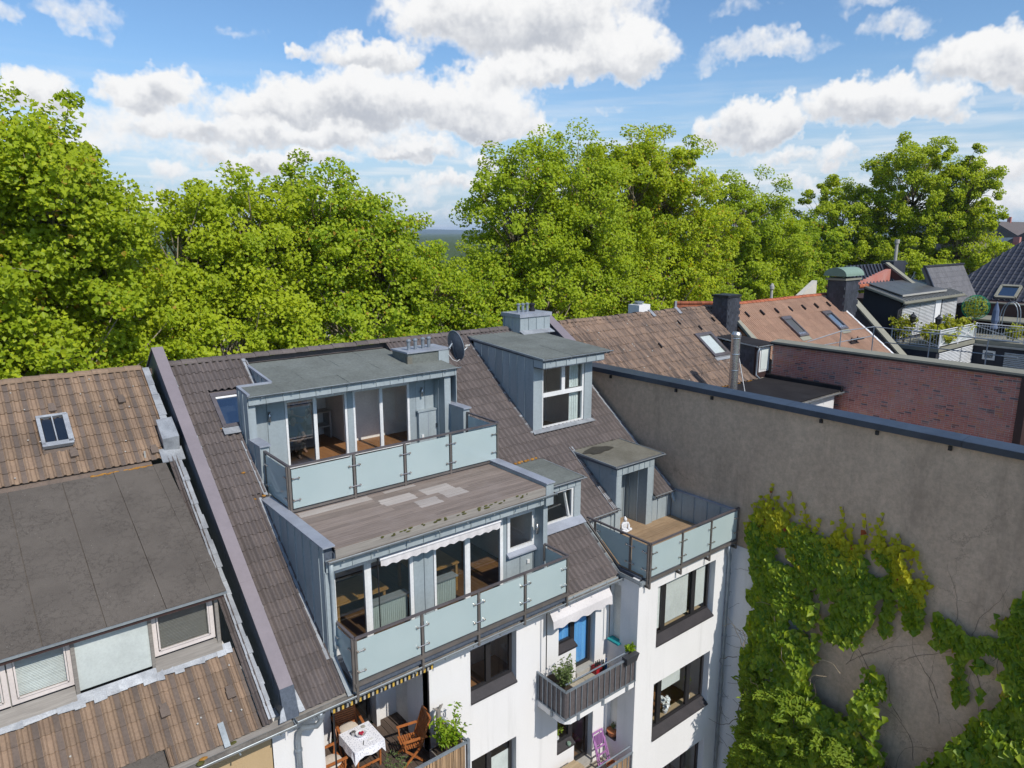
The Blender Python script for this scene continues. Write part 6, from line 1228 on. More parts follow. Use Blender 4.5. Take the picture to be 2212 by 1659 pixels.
for yc, sc_, dy, ds in ((15.8, .85, .55, .6), (13.7, 3.1, .62, .8)):
    sk = empty('skylight', (54, yc, 16), parent=H4); c = Vector((54, yc, 15.58)) + ups4 * sc_ + nr4 * .1; q = MB()
    for u, v, a, d in ((-dy, 0, .07, ds), (dy, 0, .07, ds), (0, -ds, dy, .08), (0, ds, dy, .08)): q.ob(c + Vector((0, u, 0)) + ups4 * v, (0, 1, 0), ups4, nr4, a, d, .07)
    q.build('frame', MT['slate_edge'], sk); MB().quad(*[c + Vector((0, u * dy, 0)) + ups4 * v * ds for u, v in ((-1, -1), (1, -1), (1, 1), (-1, 1))]).build('pane', MT['pane_sky'], sk); MB().quad(*[c - nr4 * .2 + Vector((0, u * dy, 0)) + ups4 * v * ds for u, v in ((-1, -1), (1, -1), (1, 1), (-1, 1))]).build('inside', MT['bluegrey_sheet'], sk)
tm = tile_mb('rib', .3, .36); me = tm.mesh('roof_tile'); me.materials.append(MT['tile_grey']); a5 = math.atan2(2.25, 1.15); GR = MB(); GR.prism([(48.0, 17.35, 15.5), (54.2, 17.35, 15.5), (54.2, 18.5, 17.85), (48.0, 18.5, 17.85)], (0, .2, -.1)); GR = GR.build('grey_roof', MT['tile_grey'], H4)
for r in range(7):
    for k in range(20): inst('roof_tile', me, GR, (48.1 + k * .3, 17.33 + r * .36 * math.cos(a5), 15.52 + r * .36 * math.sin(a5)), (a5, 0, 0))
MB().bar((48.0, 18.5, 17.88), (54.2, 18.5, 17.88), .2, .1).build('ridge_cap', MT['tile_black'], GR); MB().bar((48.0, 17.3, 15.5), (48.0, 18.5, 17.9), .12, .12).build('verge_cap', MT['tile_black'], GR)
MB().prism([(41.5, 19.9, 16.6), (48.0, 19.9, 16.6), (48.0, 20.6, 18.0), (42.4, 20.6, 18.0)], (0, .2, 0)).build('black_roof', MT['tile_black'], H4)
for k in range(14): MB().bar((42.0 + k * .44, 19.86, 16.7), (42.1 + k * .44, 20.55, 18.02), .1, .07).build('tile_roll', MT['tile_black'], H4)
MB().prism([(46.9, 19.3, 16.6), (46.9, 18.2, 16.5), (46.9, 20.3, 18.0), (46.9, 20.8, 18.0)], (.5, 0, 0)).build('party_wall', MT['red_brown_clad'], H4); MB().bar((47.1, 17.9, 16.3), (47.1, 20.4, 18.05), .5, .1).build('party_coping', MT['slate_edge'], H4)
MB().prism([(41.2, 20.0, 16.8), (46.9, 20.0, 16.8), (46.9, 20.0, 17.7)], (0, .3, 0)).build('brick_gable', MT['brick'], H4)
vp = empty('vent_pipe', (49, 20.5, 18), 'white vent pipe on the dark chimney by the black tiles', 'pipe'); MB().box(47.6, 49.4, 20.2, 21, 17.0, 18.15).build('chimney', MT['slate'], vp); MB().lathe([(.1, 18.1), (.1, 19.2), (.15, 19.25), (.15, 19.5)], (48.7, 20.6, 0), 10).build('pipe', MT['stone_grey'], vp)
# ------------------------------------------------------------------ plane trees on the street
def leaf_mesh(name, P, Nn, S, mat, rnd, seed, fold=.35, shape='lobed', hang=0.):
    """many separate leaves in one crown: P centres, Nn normals, S sizes"""
    g = np.random.default_rng(seed); n = len(P)
    Nn = Nn / np.linalg.norm(Nn, axis=1, keepdims=True); b = g.normal(size=(n, 3)) * (1 - hang) + np.array([0, 0, -1.6]) * hang; b -= Nn * (b * Nn).sum(1, keepdims=True); b /= np.linalg.norm(b, axis=1, keepdims=True) + 1e-9; t = np.cross(b, Nn)
    if shape == 'lobed': pts = [(0, -.45, 0), (-.55, .02, fold), (-.2, .16, fold * .3), (0, .6, 0), (.2, .16, fold * .3), (.55, .02, fold)]
    elif shape == 'ivy': pts = [(0, -.42, 0), (-.50, -.10, fold), (-.30, .22, fold * .5), (0, .62, -.08), (.30, .22, fold * .5), (.50, -.10, fold)]
    else: pts = [(0, -.5, 0), (-.18, -.1, fold * .4), (-.14, .25, fold * .3), (0, .55, -.1), (.14, .25, fold * .3), (.18, -.1, fold * .4)]
    if shape == 'small': pts = [(0, -.45, 0), (-.46, .0, fold), (.02, .6, 0), (.46, .05, fold)]
    k = len(pts); V = np.stack([P + S[:, None] * (t * a + b * c + Nn * d) for a, c, d in pts], 1).reshape(-1, 3); base = (np.arange(n) * k)[:, None]
    fl = [[0, 1, 2], [0, 2, 3]] if k == 4 else [[0, 1, 2, 3], [0, 3, 4, 5]]; fn = len(fl[0])
    F = np.concatenate([base + np.array([q]) for q in fl], 1).reshape(-1)
    me = bpy.data.meshes.new(name); me.vertices.add(len(V)); me.vertices.foreach_set('co', V.astype(np.float32).ravel())
    me.loops.add(len(F)); me.loops.foreach_set('vertex_index', F.astype(np.int32)); me.polygons.add(2 * n); me.polygons.foreach_set('loop_start', np.arange(0, 2 * fn * n, fn, dtype=np.int32))
    try: me.polygons.foreach_set('loop_total', np.full(2 * n, fn, dtype=np.int32))
    except Exception: pass
    me.update(calc_edges=True); a = me.attributes.new('rnd', 'FLOAT', 'FACE'); a.data.foreach_set('value', np.repeat(rnd, 2).astype(np.float32)); me.materials.append(mat); return me
def tree(label, base, lobes, nleaf, seed, size=.23, mat='leaf_plane', cl=.62, name='plane_tree', shape='small'):
    nleaf = int(nleaf * 2.0); size = size * .68
    g = np.random.default_rng(seed); L = np.array(lobes, float); vol = (L[:, 3] * L[:, 4] * L[:, 5]) ** .75; per = 120
    T = empty(name, base, label, 'tree', 'plane trees along the street')
    P = []; Nn = []; RN = []; cents = []
    for i, l in enumerate(L):
        nc = max(8, int(nleaf / per * vol[i] / vol.sum())); d = g.normal(size=(nc, 3)); d /= np.linalg.norm(d, axis=1, keepdims=True)
        r = g.uniform(.25, 1.0, nc) ** .6
        wob = np.array([1 + .24 * mnoise.noise(Vector(q * 1.7) + Vector((seed, i, 0))) + .24 * mnoise.noise(Vector(q * 4.3) + Vector((i, seed, 0))) for q in d])
        c = l[:3] + d * l[3:6] * np.minimum(r * wob, 1.1 - .12 * g.uniform(0, 1, nc))[:, None]; cents.append((l, c))
        rad = g.uniform(.5, 1.3, nc) * cl * 1.15
        gz = g.normal(size=(nc * per, 3)); gz *= np.minimum(1, 1.7 / np.maximum(np.linalg.norm(gz, axis=1, keepdims=True), 1e-6)); p = np.repeat(c, per, 0) + gz * np.repeat(rad, per)[:, None] * np.array([.58, .58, .44]); P.append(p)
        Nn.append(g.normal(size=(nc * per, 3)) * .5 + np.repeat(d, per, 0) * .45 + np.array([.05, -.5, .6])); RN.append(np.repeat(g.uniform(0, .9, nc), per) * .5 + g.uniform(0, .5, nc * per))
    P = np.concatenate(P); Nn = np.concatenate(Nn); RN = np.concatenate(RN); S = g.uniform(.7, 1.25, len(P)) * size
    o = bpy.data.objects.new('crown', leaf_mesh('crown', P, Nn, S, MT[mat], RN, seed, .35, shape)); put(o, T)
    m = MB(); zf = min(l[2] for l in lobes); b = Vector(base); top = Vector((b.x, b.y, zf * .8))
    m.tube([b, b + Vector((0, 0, 1.2)), (b + top) / 2 + Vector((.15, .1, 0)), top], [.52, .42, .36, .32], 12)
    rr = random.Random(seed)
    for l, c in cents:
        lc = Vector(l[:3]); lo = lc - Vector((0, 0, l[5] * .55)); mid = (top + lo) / 2 + Vector((rr.uniform(-.6, .6), rr.uniform(-.6, .6), rr.uniform(-.2, .6)))
        m.tube([top, mid, lo, lc + Vector((0, 0, l[5] * .35))], [.24, .19, .14, .05], 8)
        for q in c[:: max(1, len(c) // 70)]:
            s = lo.lerp(lc, rr.uniform(.0, .9)); e = Vector(q); k = s.lerp(e, .55) + Vector((rr.uniform(-.4, .4), rr.uniform(-.4, .4), rr.uniform(-.1, .5))); m.tube([s, k, e], [.06, .035, .012], 4)
    m.build('trunk', MT['bark'], T, smooth=True); return T
tree('nearest plane tree filling the left edge behind the brown tiled roof', (1.0, 30.0, 0), [(3.3, 29.6, 21.0, 2.3, 3.4, 3.7), (.4, 30, 20, 3.6, 4.0, 5.2), (5.0, 29.8, 19.2, 1.9, 2.6, 2.8), (2.5, 29.2, 15.0, 4.4, 3.8, 4.6), (5.2, 29.2, 12.6, 2.4, 2.8, 3.6), (-1.5, 29, 13.5, 4, 3.5, 5)], 64000, 11, .25)
tree('plane tree with two round tops right of the tallest left tree', (9.5, 33, 0), [(8.6, 33, 18.6, 2.6, 3.2, 3.3), (11.4, 33, 19.4, 2.8, 3.2, 3.4), (10, 32.2, 14.6, 4.6, 4, 4.4), (6.6, 32, 15.2, 2.6, 3, 3.8), (10, 31.5, 10.5, 5, 3.6, 3.6)], 42000, 12, .25)
tree('broad plane tree above the main ridge, sloping down to the sky gap', (17, 33, 0), [(14.9, 33, 20, 2.9, 3.4, 3.5), (18.2, 33, 18.6, 3.0, 3.4, 3.1), (21.0, 33, 16.4, 2.9, 3.3, 2.9), (16.2, 32.2, 14.8, 4.8, 4, 4.4), (21.5, 32, 12.6, 3.6, 3.4, 3.9), (15.5, 31.6, 10.5, 5, 3.4, 3.4)], 52000, 13, .25, 'leaf_plane_b')
tree('tall plane tree right of the sky gap, above the zinc chimney', (29, 33, 0), [(27.4, 33, 20.6, 3.3, 3.8, 4.7), (31.6, 33, 21.4, 3.6, 3.8, 4.7), (28.6, 32.2, 15, 5.0, 4.2, 5), (33.5, 33, 16.8, 3.8, 3.8, 4.8), (29.5, 31.6, 10.8, 5.5, 3.6, 3.8), (25.4, 33, 15.6, 2.4, 3, 4.0)], 62000, 14, .25, 'leaf_plane_b')
tree('tallest plane tree of the middle group, behind the weathered roof', (40, 34, 0), [(38, 34, 22.2, 3.6, 4, 4.9), (41.4, 34, 22.9, 3.4, 4, 4.6), (45, 34, 18.6, 4.0, 4, 4.9), (39.5, 33, 15.2, 6, 4.5, 5.4), (35.6, 34, 21.4, 2.8, 3.2, 4.2), (42, 32.5, 11, 6.5, 3.8, 4)], 56000, 15, .28)
tree('smaller dark plane tree in the dip between the two big groups', (58, 38, 0), [(56.6, 37.5, 20.6, 4.0, 4, 4.9), (61, 37.5, 18.4, 4.2, 4, 4.4), (55.5, 37, 14.5, 6, 4, 5.2), (63, 37, 13.5, 5, 4, 4.6)], 46000, 16, .30, 'leaf_plane_b')
tree('wide plane tree at the right above the solar roof', (83, 34, 0), [(80.0, 40, 20.2, 5.4, 5.4, 6), (83, 34, 24.2, 5.4, 5.4, 5.6), (84.6, 29.6, 23.6, 3.8, 3.8, 5.0), (84.6, 29.2, 18, 4, 4, 5), (82, 34, 15, 7, 7, 6), (84.4, 30, 13.5, 4, 4, 4.5)], 70000, 17, .34)
tree('dark plane tree standing low behind the dip in the row', (70, 40, 0), [(69, 40, 15.5, 5, 4.5, 5), (73.5, 40, 16.5, 4.5, 4.5, 5), (66, 39, 12.5, 5, 4, 4.5)], 30000, 18, .36, 'leaf_plane_b')
tree('plane tree across the street seen between the left trunks', (6, 47, 0), [(5, 47, 13, 6, 4, 6), (14, 47, 12, 5.5, 4, 5.5)], 18000, 19, .3, 'leaf_plane_b')
tree('plane tree across the street seen through the sky gap', (25, 47, 0), [(24, 47, 12.5, 5, 4, 5), (34, 47, 13, 6, 4, 6)], 18000, 20, .3, 'leaf_plane_b')
tree('plane tree across the street behind the middle group', (48, 48, 0), [(46, 48, 14, 6, 4, 6), (54, 48, 13, 6, 4, 5.5)], 16000, 21, .34, 'leaf_plane_b')
# ------------------------------------------------------------------ houses across the street, seen through the leaves
mk('render_white', (.74, .73, .71), (.66, .65, .63), .5, .9); mk('render_pink', (.45, .20, .17), (.38, .17, .14), .5, .9)
CR = [('white', 'render_white', 'tile_red', 16.0), ('pink', 'render_pink', 'tile_main', 15.2), ('white', 'render_white', 'tile_main', 17.0), ('cream', 'cream_plaster', 'tile_red', 15.6), ('grey', 'grey_plaster', 'tile_main', 16.4), ('white', 'render_white', 'tile_black', 15.8), ('cream', 'cream_plaster', 'tile_main', 16.8), ('white', 'render_white', 'tile_red', 15.4), ('grey', 'grey_plaster', 'tile_red', 16.2)]
where = ['behind the leftmost tree', 'behind the two-topped tree', 'behind the broad tree over the ridge', 'seen by the sky gap', 'behind the zinc chimney', 'behind the weathered ridge', 'behind the red ridge', 'behind the green cowl', 'behind the solar roof']
for i, (cn, wm, rm, hh) in enumerate(CR):
    x0_ = -8 + i * 13.5; T = empty('town_house', (x0_ + 6.5, 58, 0), '%s house across the street, %s' % (cn, where[i]), 'house', 'houses across the street')
    wins = [(x0_ + 1.5 + k * 2.9, x0_ + 2.8 + k * 2.9, 1.2 + f * 3.1, 3.0 + f * 3.1) for k in range(4) for f in range(int((hh - 5.5) / 3.1) + 1)]
    m = MB(); wall_holes(m, 54, x0_, x0_ + 13.2, 0, hh - 4.2, wins, .25); m.build('wall', MT[wm], T)
    MB().box(x0_, x0_ + 13.2, 54.3, 64, 0, hh - 4.3).build('body', MT['room_grey'], T); MB().prism([(x0_ - .1, 53.6, hh - 4.3), (x0_ - .1, 59, hh), (x0_ - .1, 64.4, hh - 4.3)], (13.35, 0, 0)).build('roof', MT[rm], T)
    for (a, b_, c, d) in wins: win(T, (a, 54.12, c), (1, 0, 0), b_ - a, d - c, .09, MT['white_pvc'], ((b_ - a) / 2,), gl='pane_dark')
# low roofs on the skyline
sky_lab = ['red roofed', 'brown roofed', 'grey roofed', 'white walled', 'dark gabled', 'long pale', 'far brick']
for i, (x, y, w, h, rm) in enumerate(((118, 30, 16, 18.0, 'tile_main'), (150, 52, 22, 20.5, 'tile_main'), (112, 14, 14, 18.5, 'tile_main'), (170, 40, 20, 21, 'tile_black'), (210, 60, 26, 22.5, 'tile_main'), (250, 95, 60, 24, 'felt'), (140, 30, 12, 19, 'tile_main'))):
    T = empty('skyline_house', (x, y, 0), '%s house low on the skyline past the right-hand tree' % sky_lab[i], 'house', 'houses on the skyline'); MB().box(x, x + w, y, y + 12, 0, h - 4).build('wall', MT['cream_plaster' if i % 2 else 'render_white'], T); MB().prism([(x, y - .4, h - 4), (x, y + 6, h), (x, y + 12.4, h - 4)], (w, 0, 0)).build('roof', MT[rm], T)
    for k in range(3): win(T, (x - .02, y + 3.5 + k * 2, h - 7), (0, -1, 0), 1.1, 1.4, .1, MT['white_pvc'], N=(-1, 0, 0), gl='pane_dark')
    MB().box(x + w * .4, x + w * .4 + .8, y + 5.5, y + 6.3, h - 1, h + 1.2).build('chimney', MT['brick'], T)
# ------------------------------------------------------------------ wooded hills on the horizon
m = MB(); n = 90; v = []
for i in range(n + 1):
    a = R(-30 + 150 * i / n); r0, r1 = 7600, 10200; hgt = 42 + 14 * mnoise.noise(Vector((i * .13, 3, 0))) + 4 * mnoise.noise(Vector((i * .6, 7, 0)))
    v += [(r0 * math.sin(a), r0 * math.cos(a), -2), (8700 * math.sin(a), 8700 * math.cos(a), hgt), (r1 * math.sin(a), r1 * math.cos(a), -2)]
m.add(v, [q for i in range(n) for q in ((3 * i, 3 * i + 1, 3 * i + 4, 3 * i + 3), (3 * i + 1, 3 * i + 2, 3 * i + 5, 3 * i + 4))]); m.build('hill', MT['forest'], smooth=True, kind='structure', label='low wooded hills on the far horizon')
# ------------------------------------------------------------------ climbing plants on the rendered wall
def scatter_leaves(parent, name, pts, nrm, size, mat, seed, shape='ivy', nobj=0, fold=.3, hang=0.):
    g = np.random.default_rng(seed); P = np.array(pts, float); Nn = np.array(nrm, float); S = g.uniform(.65, 1.3, len(P)) * size; r = g.uniform(0, 1, len(P))
    if nobj:
        order = np.argsort(-S * 20 + np.linalg.norm(P - np.array([0, 0, 20]), axis=1)); idx = order[:nobj]; rest = order[nobj:]
        me = leaf_mesh('leaf', np.zeros((1, 3)), np.array([[0, 0, 1.]]), np.ones(1), mat, np.zeros(1), 5, fold, shape)
        for i in idx:
            q = (Vector(Nn[i]).to_track_quat('Z', 'Y') @ Vector((0, 0, 1)).rotation_difference(Vector((0, 0, 1)))).to_euler(); inst('leaf', me, parent, P[i], q, (S[i],) * 3)
        P, Nn, S, r = P[rest], Nn[rest], S[rest], r[rest]
    o = bpy.data.objects.new(name, leaf_mesh(name, P, Nn, S, mat, r, seed, fold, shape, hang)); put(o, parent); o['kind'] = 'stuff'; return o
def inside(poly, y, z):
    c = False; n = len(poly)
    for i in range(n):
        (a, b), (d, e) = poly[i], poly[(i + 1) % n]
        if (b > z) != (e > z) and y < (d - a) * (z - b) / (e - b) + a: c = not c
    return c
IV = empty('virginia_creeper', (17.2, 8.5, 0), 'green creeper with yellow shoot tips climbing the brown fire wall', 'creeper')
big = [(10.4, 0), (10.45, 4), (10.05, 6.2), (10.15, 7.8), (10.1, 10), (10.15, 10.7), (10.3, 11.4), (10.2, 12.2), (9.85, 12.7), (9.3, 12.55), (8.8, 12.3), (8.3, 12.1), (7.85, 12.35), (7.3, 12.3), (6.9, 12.6), (6.6, 12.1), (6.62, 11.4), (6.8, 10.6), (6.9, 10.1), (7.3, 9.8), (7.9, 9.7), (7.8, 10.8), (8.3, 10.75), (8.05, 9.4), (8.1, 8.2), (7.5, 7.6), (6.9, 8.0), (6.8, 9.2), (6.35, 9.2), (6.2, 7.6), (5.6, 6.2), (5.4, 0)]
arm = [(6.6, 12.35), (6.45, 12.6), (6.3, 12.0), (6.15, 12.5), (5.95, 11.7), (5.75, 11.9), (5.72, 11.2), (5.85, 10.6), (6.0, 10.8), (6.1, 11.3), (6.5, 11.7)]
hang = [(6.6, 11.4), (6.38, 11.4), (6.36, 10.2), (6.5, 10.2)]
right = [(5.45, 11.4), (4.9, 11.1), (4.2, 11.3), (3.85, 12.4), (2.5, 12.6), (2.2, 6.0), (5.3, 6.4), (5.05, 7.6), (4.7, 8.5), (4.25, 9.4), (4.3, 10.2), (4.7, 10.6), (5.35, 10.6)]
spur = [(4.95, 10.5), (4.75, 10.4), (4.6, 9.4), (4.8, 9.3)]
g = random.Random(5); old_p, old_n, yng_p, yng_n = [], [], [], []
def fill(poly, n, depth, ytop):
    ys = [p[0] for p in poly]; zs = [p[1] for p in poly]; k = 0
    while k < n:
        y, z = g.uniform(min(ys), max(ys)), g.uniform(max(min(zs), 3.0), max(zs))
        if not inside(poly, y + .22 * mnoise.noise(Vector((y * 2.2, z * 2.2, 3))) + g.gauss(0, .05), z + .25 * mnoise.noise(Vector((y * 2.2, z * 2.2, 8))) + g.gauss(0, .06)): continue
        hole = mnoise.noise(Vector((y * 1.1, z * 1.1, 4))) + .5 * mnoise.noise(Vector((y * 3, z * 3, 9)))
        if hole < -.42: k += .3; continue
        d = depth(y, z); x = 17.17 - g.uniform(.15, 1) ** .5 * d * (1 + .6 * mnoise.noise(Vector((y * 1.6, z * 1.6, 1))))
        nv = (-.85 + g.gauss(0, .3), g.gauss(-.4, .4), .5 + g.gauss(0, .3))
        young = z > ytop(y) - g.uniform(.1, .8)
        (yng_p if young else old_p).append((x, y, z)); (yng_n if young else old_n).append(nv); k += 1
def topz(y): return 12.45 + .25 * math.sin(y * 3.1)
fill(big, 15500, lambda y, z: .20 + max(0, min(.62, (11.6 - z) * .12)) * max(.15, min(1, (10.3 - y) * .9)), topz); fill(arm, 700, lambda y, z: .22, lambda y: 11.9 + (y - 6) * .5); fill(hang, 90, lambda y, z: .1, lambda y: 20); fill(right, 6500, lambda y, z: .15 + max(0, (11 - z) * .14), lambda y: 30); fill(spur, 90, lambda y, z: .1, lambda y: 30)
for y0_, z0_, hgt in ((9.85, 12.5, .75), (9.6, 12.4, .55), (9.25, 12.4, .75), (10.2, 12.0, .6), (10.05, 12.3, .5), (8.8, 12.2, .8), (8.45, 12.0, .7), (7.85, 12.3, .9), (7.55, 12.2, .6), (7.25, 12.2, .9), (6.9, 12.5, .8), (6.75, 12.4, .5), (6.45, 12.5, .4), (6.15, 12.45, .3), (5.78, 11.8, .35), (10.35, 11.6, .5)):   # climbing tips
    st = [(17.185, y0_, z0_ - .3)]
    for i in range(9):
        t = i / 8; y, z = y0_ + .05 * math.sin(t * 5 + y0_ * 9), z0_ + hgt * t; st.append((17.18, y, z))
        for k in range(max(1, int(7 * (1 - t)))): yng_p.append((17.15 - g.uniform(0, .12), y + g.gauss(0, .10 * (1.15 - t)), z + g.gauss(0, .05))); yng_n.append((-1, g.gauss(0, .3), .3 + g.gauss(0, .2)))
    MB().tube(st, .005, 4).build('shoot', MT['vine_wood'], IV)
scatter_leaves(IV, 'leaves', old_p, old_n, .175, MT['leaf_ivy'], 31, nobj=230, hang=.7); scatter_leaves(IV, 'young_leaves', yng_p, yng_n, .125, MT['leaf_ivy_young'], 32, nobj=70, hang=.7)
for k in range(26):
    y, z = g.uniform(6, 10.3), g.uniform(5, 9.5); x = 16.75 - g.uniform(0, .25); p = [(x, y, z)]; a = g.uniform(0, 6.3)
    for i in range(9): a += g.gauss(0, .5); y += math.cos(a) * .13; z += math.sin(a) * .13 - .01; x += g.gauss(0, .03); p.append((x, y, z))
    MB().tube(p, [.012 * (1 - i / 14) for i in range(10)], 5).build('vine', MT['pale_wood'] if k % 2 else MT['vine_wood'], IV)
# arching tree-of-heaven / wisteria sprays in front, with paired leaflets
WS = empty('wisteria', (16.6, 8.0, 0), 'tangled shrub with long feathered leaves at the foot of the wall', 'shrub'); pp, pn = [], []; stems = 0
for k in range(1000):
    y = g.choice((g.uniform(5.0, 9.7), g.uniform(1.8, 5.2))); zt = (8.2 - abs(y - 8.6) * .55) if y > 5.4 else 7.6 + (5.2 - y) * .35
    z = g.uniform(4.5, zt); x = 16.95 - g.uniform(.05, .8) * min(1, (10.2 - y) * .8) - max(0, 7 - z) * .12; a = g.uniform(0, 6.28); e = g.uniform(-.2, .6); d = Vector((-abs(math.cos(a)) * math.cos(e), math.sin(a) * math.cos(e), math.sin(e))); s = Vector((0, 0, 1)).cross(d).normalized(); q = Vector((x, y, z)); L = g.uniform(.25, .6)
    for i in range(9):
        t = (i + 1) / 9; c = q + d * L * t + Vector((0, 0, -.12 * t * t))
        for sg in (-1, 1): pp.append(c + s * sg * .06); pn.append((g.gauss(0, .25), g.gauss(-.2, .25), 1))
scatter_leaves(WS, 'leaflets', pp, pn, .15, MT['leaf_bush'], 33, 'long')
for k in range(30):
    y = g.uniform(2.5, 10.4); p = [(16.9, y, 0)]; z = 0; x = 16.9
    for i in range(8): z += .9; x -= g.uniform(.0, .08); y += g.gauss(0, .12); p.append((x, y, z))
    MB().tube(p, [.03 * (1 - i / 12) for i in range(9)], 5).build('stem', MT['vine_wood'], WS)

# ------------------------------------------------------------------ small potted plants
def plant(name, label, base, n, h, spread, size, mat, seed, shape='long', stems=7, cat='plant', pot=None, group=None):
    g = random.Random(seed); b = Vector(base); T = empty(name, b, label, cat, group); pts, nr = [], []
    for k in range(stems):
        a = g.uniform(0, 6.28); r = spread * g.uniform(.3, 1); tip = b + Vector((r * math.cos(a), r * math.sin(a), h * g.uniform(.6, 1))); mid = b.lerp(tip, .5) + Vector((0, 0, h * .1)); MB().tube([b + Vector((g.uniform(-.03, .03), g.uniform(-.03, .03), 0)), mid, tip], [.009, .006, .003], 5).build('stem', MT['vine_wood'], T)
        for i in range(n // stems):
            t = g.uniform(.25, 1); c = (b.lerp(mid, t * 2) if t < .5 else mid.lerp(tip, t * 2 - 1)) + Vector((g.gauss(0, 1), g.gauss(0, 1), g.gauss(0, .6))) * spread * .16; pts.append(c); nr.append((g.gauss(0, .6), g.gauss(0, .6) - .2, .8))
    scatter_leaves(T, 'foliage', pts, nr, size, MT[mat], seed, shape)
    if pot: pot(T)
    return T
bxp = lambda x0, x1, y0, y1, z0, z1, mat: (lambda T: (MB().box(x0, x1, y0, y1, z0, z1).build('planter', MT[mat], T), MB().box(x0 + .02, x1 - .02, y0 + .02, y1 - .02, z1, z1 + .004).build('soil', MT['soil'], T)))
plant('oleander', 'leafy oleander bush in the corner of the upper balcony', (10.82, 11.25, 8.98), 620, .72, .42, .085, 'leaf_olive', 41, 'long', 12, 'shrub', bxp(10.62, 11.0, 11.05, 11.9, 8.42, 8.98, 'pot_grey'))
plant('balcony_herb', 'small green herb in a grey box hung on the balcony rail', (12.85, 10.97, 9.27), 90, .26, .2, .085, 'leaf_laurel', 42, 'ivy', 6, 'plant', lambda T: (MB().prism([(12.62, 10.84, 9.05), (13.0, 10.84, 9.05), (13.05, 10.80, 9.27), (12.57, 10.80, 9.27)], (0, .18, 0)).build('rail_box', MT['pot_grey'], T)))
plant('laurel', 'bright green laurel at the right rail of the loggia', (7.35, 11.3, 8.95), 420, .95, .48, .11, 'leaf_laurel', 43, 'long', 10, 'shrub', bxp(7.1, 7.5, 10.95, 11.6, 8.46, 8.95, 'grey_timber'))
plant('olive_sapling', 'thin grey-green sapling in front of the loggia table', (6.1, 11.15, 8.75), 220, .8, .4, .07, 'leaf_olive', 44, 'long', 8, 'shrub', bxp(5.7, 6.5, 10.98, 11.25, 8.46, 8.75, 'pot_grey'))
plant('trough_herb', 'low herbs in the trough along the loggia reed screen', (7.1, 11.03, 8.7), 60, .2, .25, .07, 'leaf_bush', 45, 'ivy', 6, 'plant', bxp(6.6, 7.4, 10.93, 11.12, 8.46, 8.7, 'pot_grey'))
plant('aloe', 'spiky plant in a red glazed pot at the loggia edge', (5.12, 11.3, 8.72), 60, .35, .16, .16, 'leaf_bush', 46, 'long', 6, 'plant', lambda T: MB().lathe([(.09, 8.46), (.13, 8.6), (.11, 8.72), (.09, 8.72)], (5.12, 11.3, 0), 14).build('pot', MT['red_plastic'], T))
plant('window_fern', 'fern inside the lower balcony door window', (11.5, 12.28, 6.62), 70, .4, .22, .09, 'leaf_bush', 47, 'long', 7, 'plant', lambda T: MB().lathe([(.07, 6.5), (.09, 6.62)], (11.5, 12.28, 0), 12).build('pot', MT['white_stone'], T))
plant('sill_plant', 'tall thin houseplant behind the right light of the second bay window', (15.95, 11.33, 6.42), 50, .8, .12, .12, 'leaf_bush', 48, 'long', 6, 'plant', lambda T: MB().lathe([(.06, 6.29), (.08, 6.42)], (15.95, 11.33, 0), 12).build('pot', MT['white_stone'], T))
plant('white_orchid', 'white orchid blossoms on the second bay window sill', (14.95, 11.35, 6.38), 60, .55, .3, .11, 'blossom', 49, 'ivy', 4, 'plant', lambda T: MB().lathe([(.06, 6.29), (.08, 6.38)], (14.95, 11.35, 0), 12).build('pot', MT['white_stone'], T))
plant('sill_basket_herb', 'dry plant in a terracotta bowl on the side window sill', (13.2, 11.74, 6.36), 70, .22, .16, .06, 'leaf_olive', 50, 'long', 6, 'plant', lambda T: MB().lathe([(.11, 6.2), (.17, 6.36), (.15, 6.36)], (13.16, 11.74, 0), 14).build('bowl', MT['terracotta'], T))
# roof terrace planting of the dark house
for i, (x, y, h_, lab) in enumerate(((41.4, 16.6, 1.5, 'climbing rose at the back corner of the white terrace railing'), (41.5, 15.3, 1.2, 'yellow-green rose hanging over the white terrace railing'), (43.2, 15.2, 1.5, 'tall golden bush behind the white railing corner'), (45.2, 15.3, 1.3, 'yellowish shrub beside the closed parasol'), (46.9, 13.0, 1.0, 'low shrub on the right run of the terrace railing'), (42.3, 15.0, .9, 'small rose at the foot of the railing post'))): plant('rose_bush', lab, (x, y, 13.95), 520, h_, .8, .15, 'leaf_rose', 60 + i, 'ivy', 9, 'shrub', group='bushes on the roof terrace')
bt = empty('ball_tree', (48.6, 15.6, 13.9), 'clipped ball tree wrapped in green netting on the roof terrace', 'tree'); MB().tube([(48.6, 15.6, 13.9), (48.6, 15.6, 15.1)], .03, 6).build('trunk', MT['bark'], bt); gg = random.Random(8); pts = []; nr = []
for _ in range(420): d = Vector((gg.gauss(0, 1), gg.gauss(0, 1), gg.gauss(0, 1))).normalized(); pts.append(Vector((48.6, 15.6, 15.55)) + d * .66 * gg.uniform(.3, 1) ** .4); nr.append(d)
scatter_leaves(bt, 'crown', pts, nr, .13, MT['leaf_rose'], 71); flat('net_green', (.03, .30, .16), .7); m = MB()
for k in range(12): a = math.pi * k / 12; m.tube([Vector((48.6 + .74 * math.cos(a) * math.cos(t * .2618), 15.6 + .74 * math.sin(a) * math.cos(t * .2618), 15.55 + .72 * math.sin(t * .2618))) for t in range(25)], .008, 3, False)
for k in range(-4, 5): z = .72 * math.sin(k * .34); r = .74 * math.cos(k * .34); m.tube([(48.6 + r * math.cos(t * .3), 15.6 + r * math.sin(t * .3), 15.55 + z) for t in range(22)], .008, 3, False)
m.build('netting', MT['net_green'], bt)
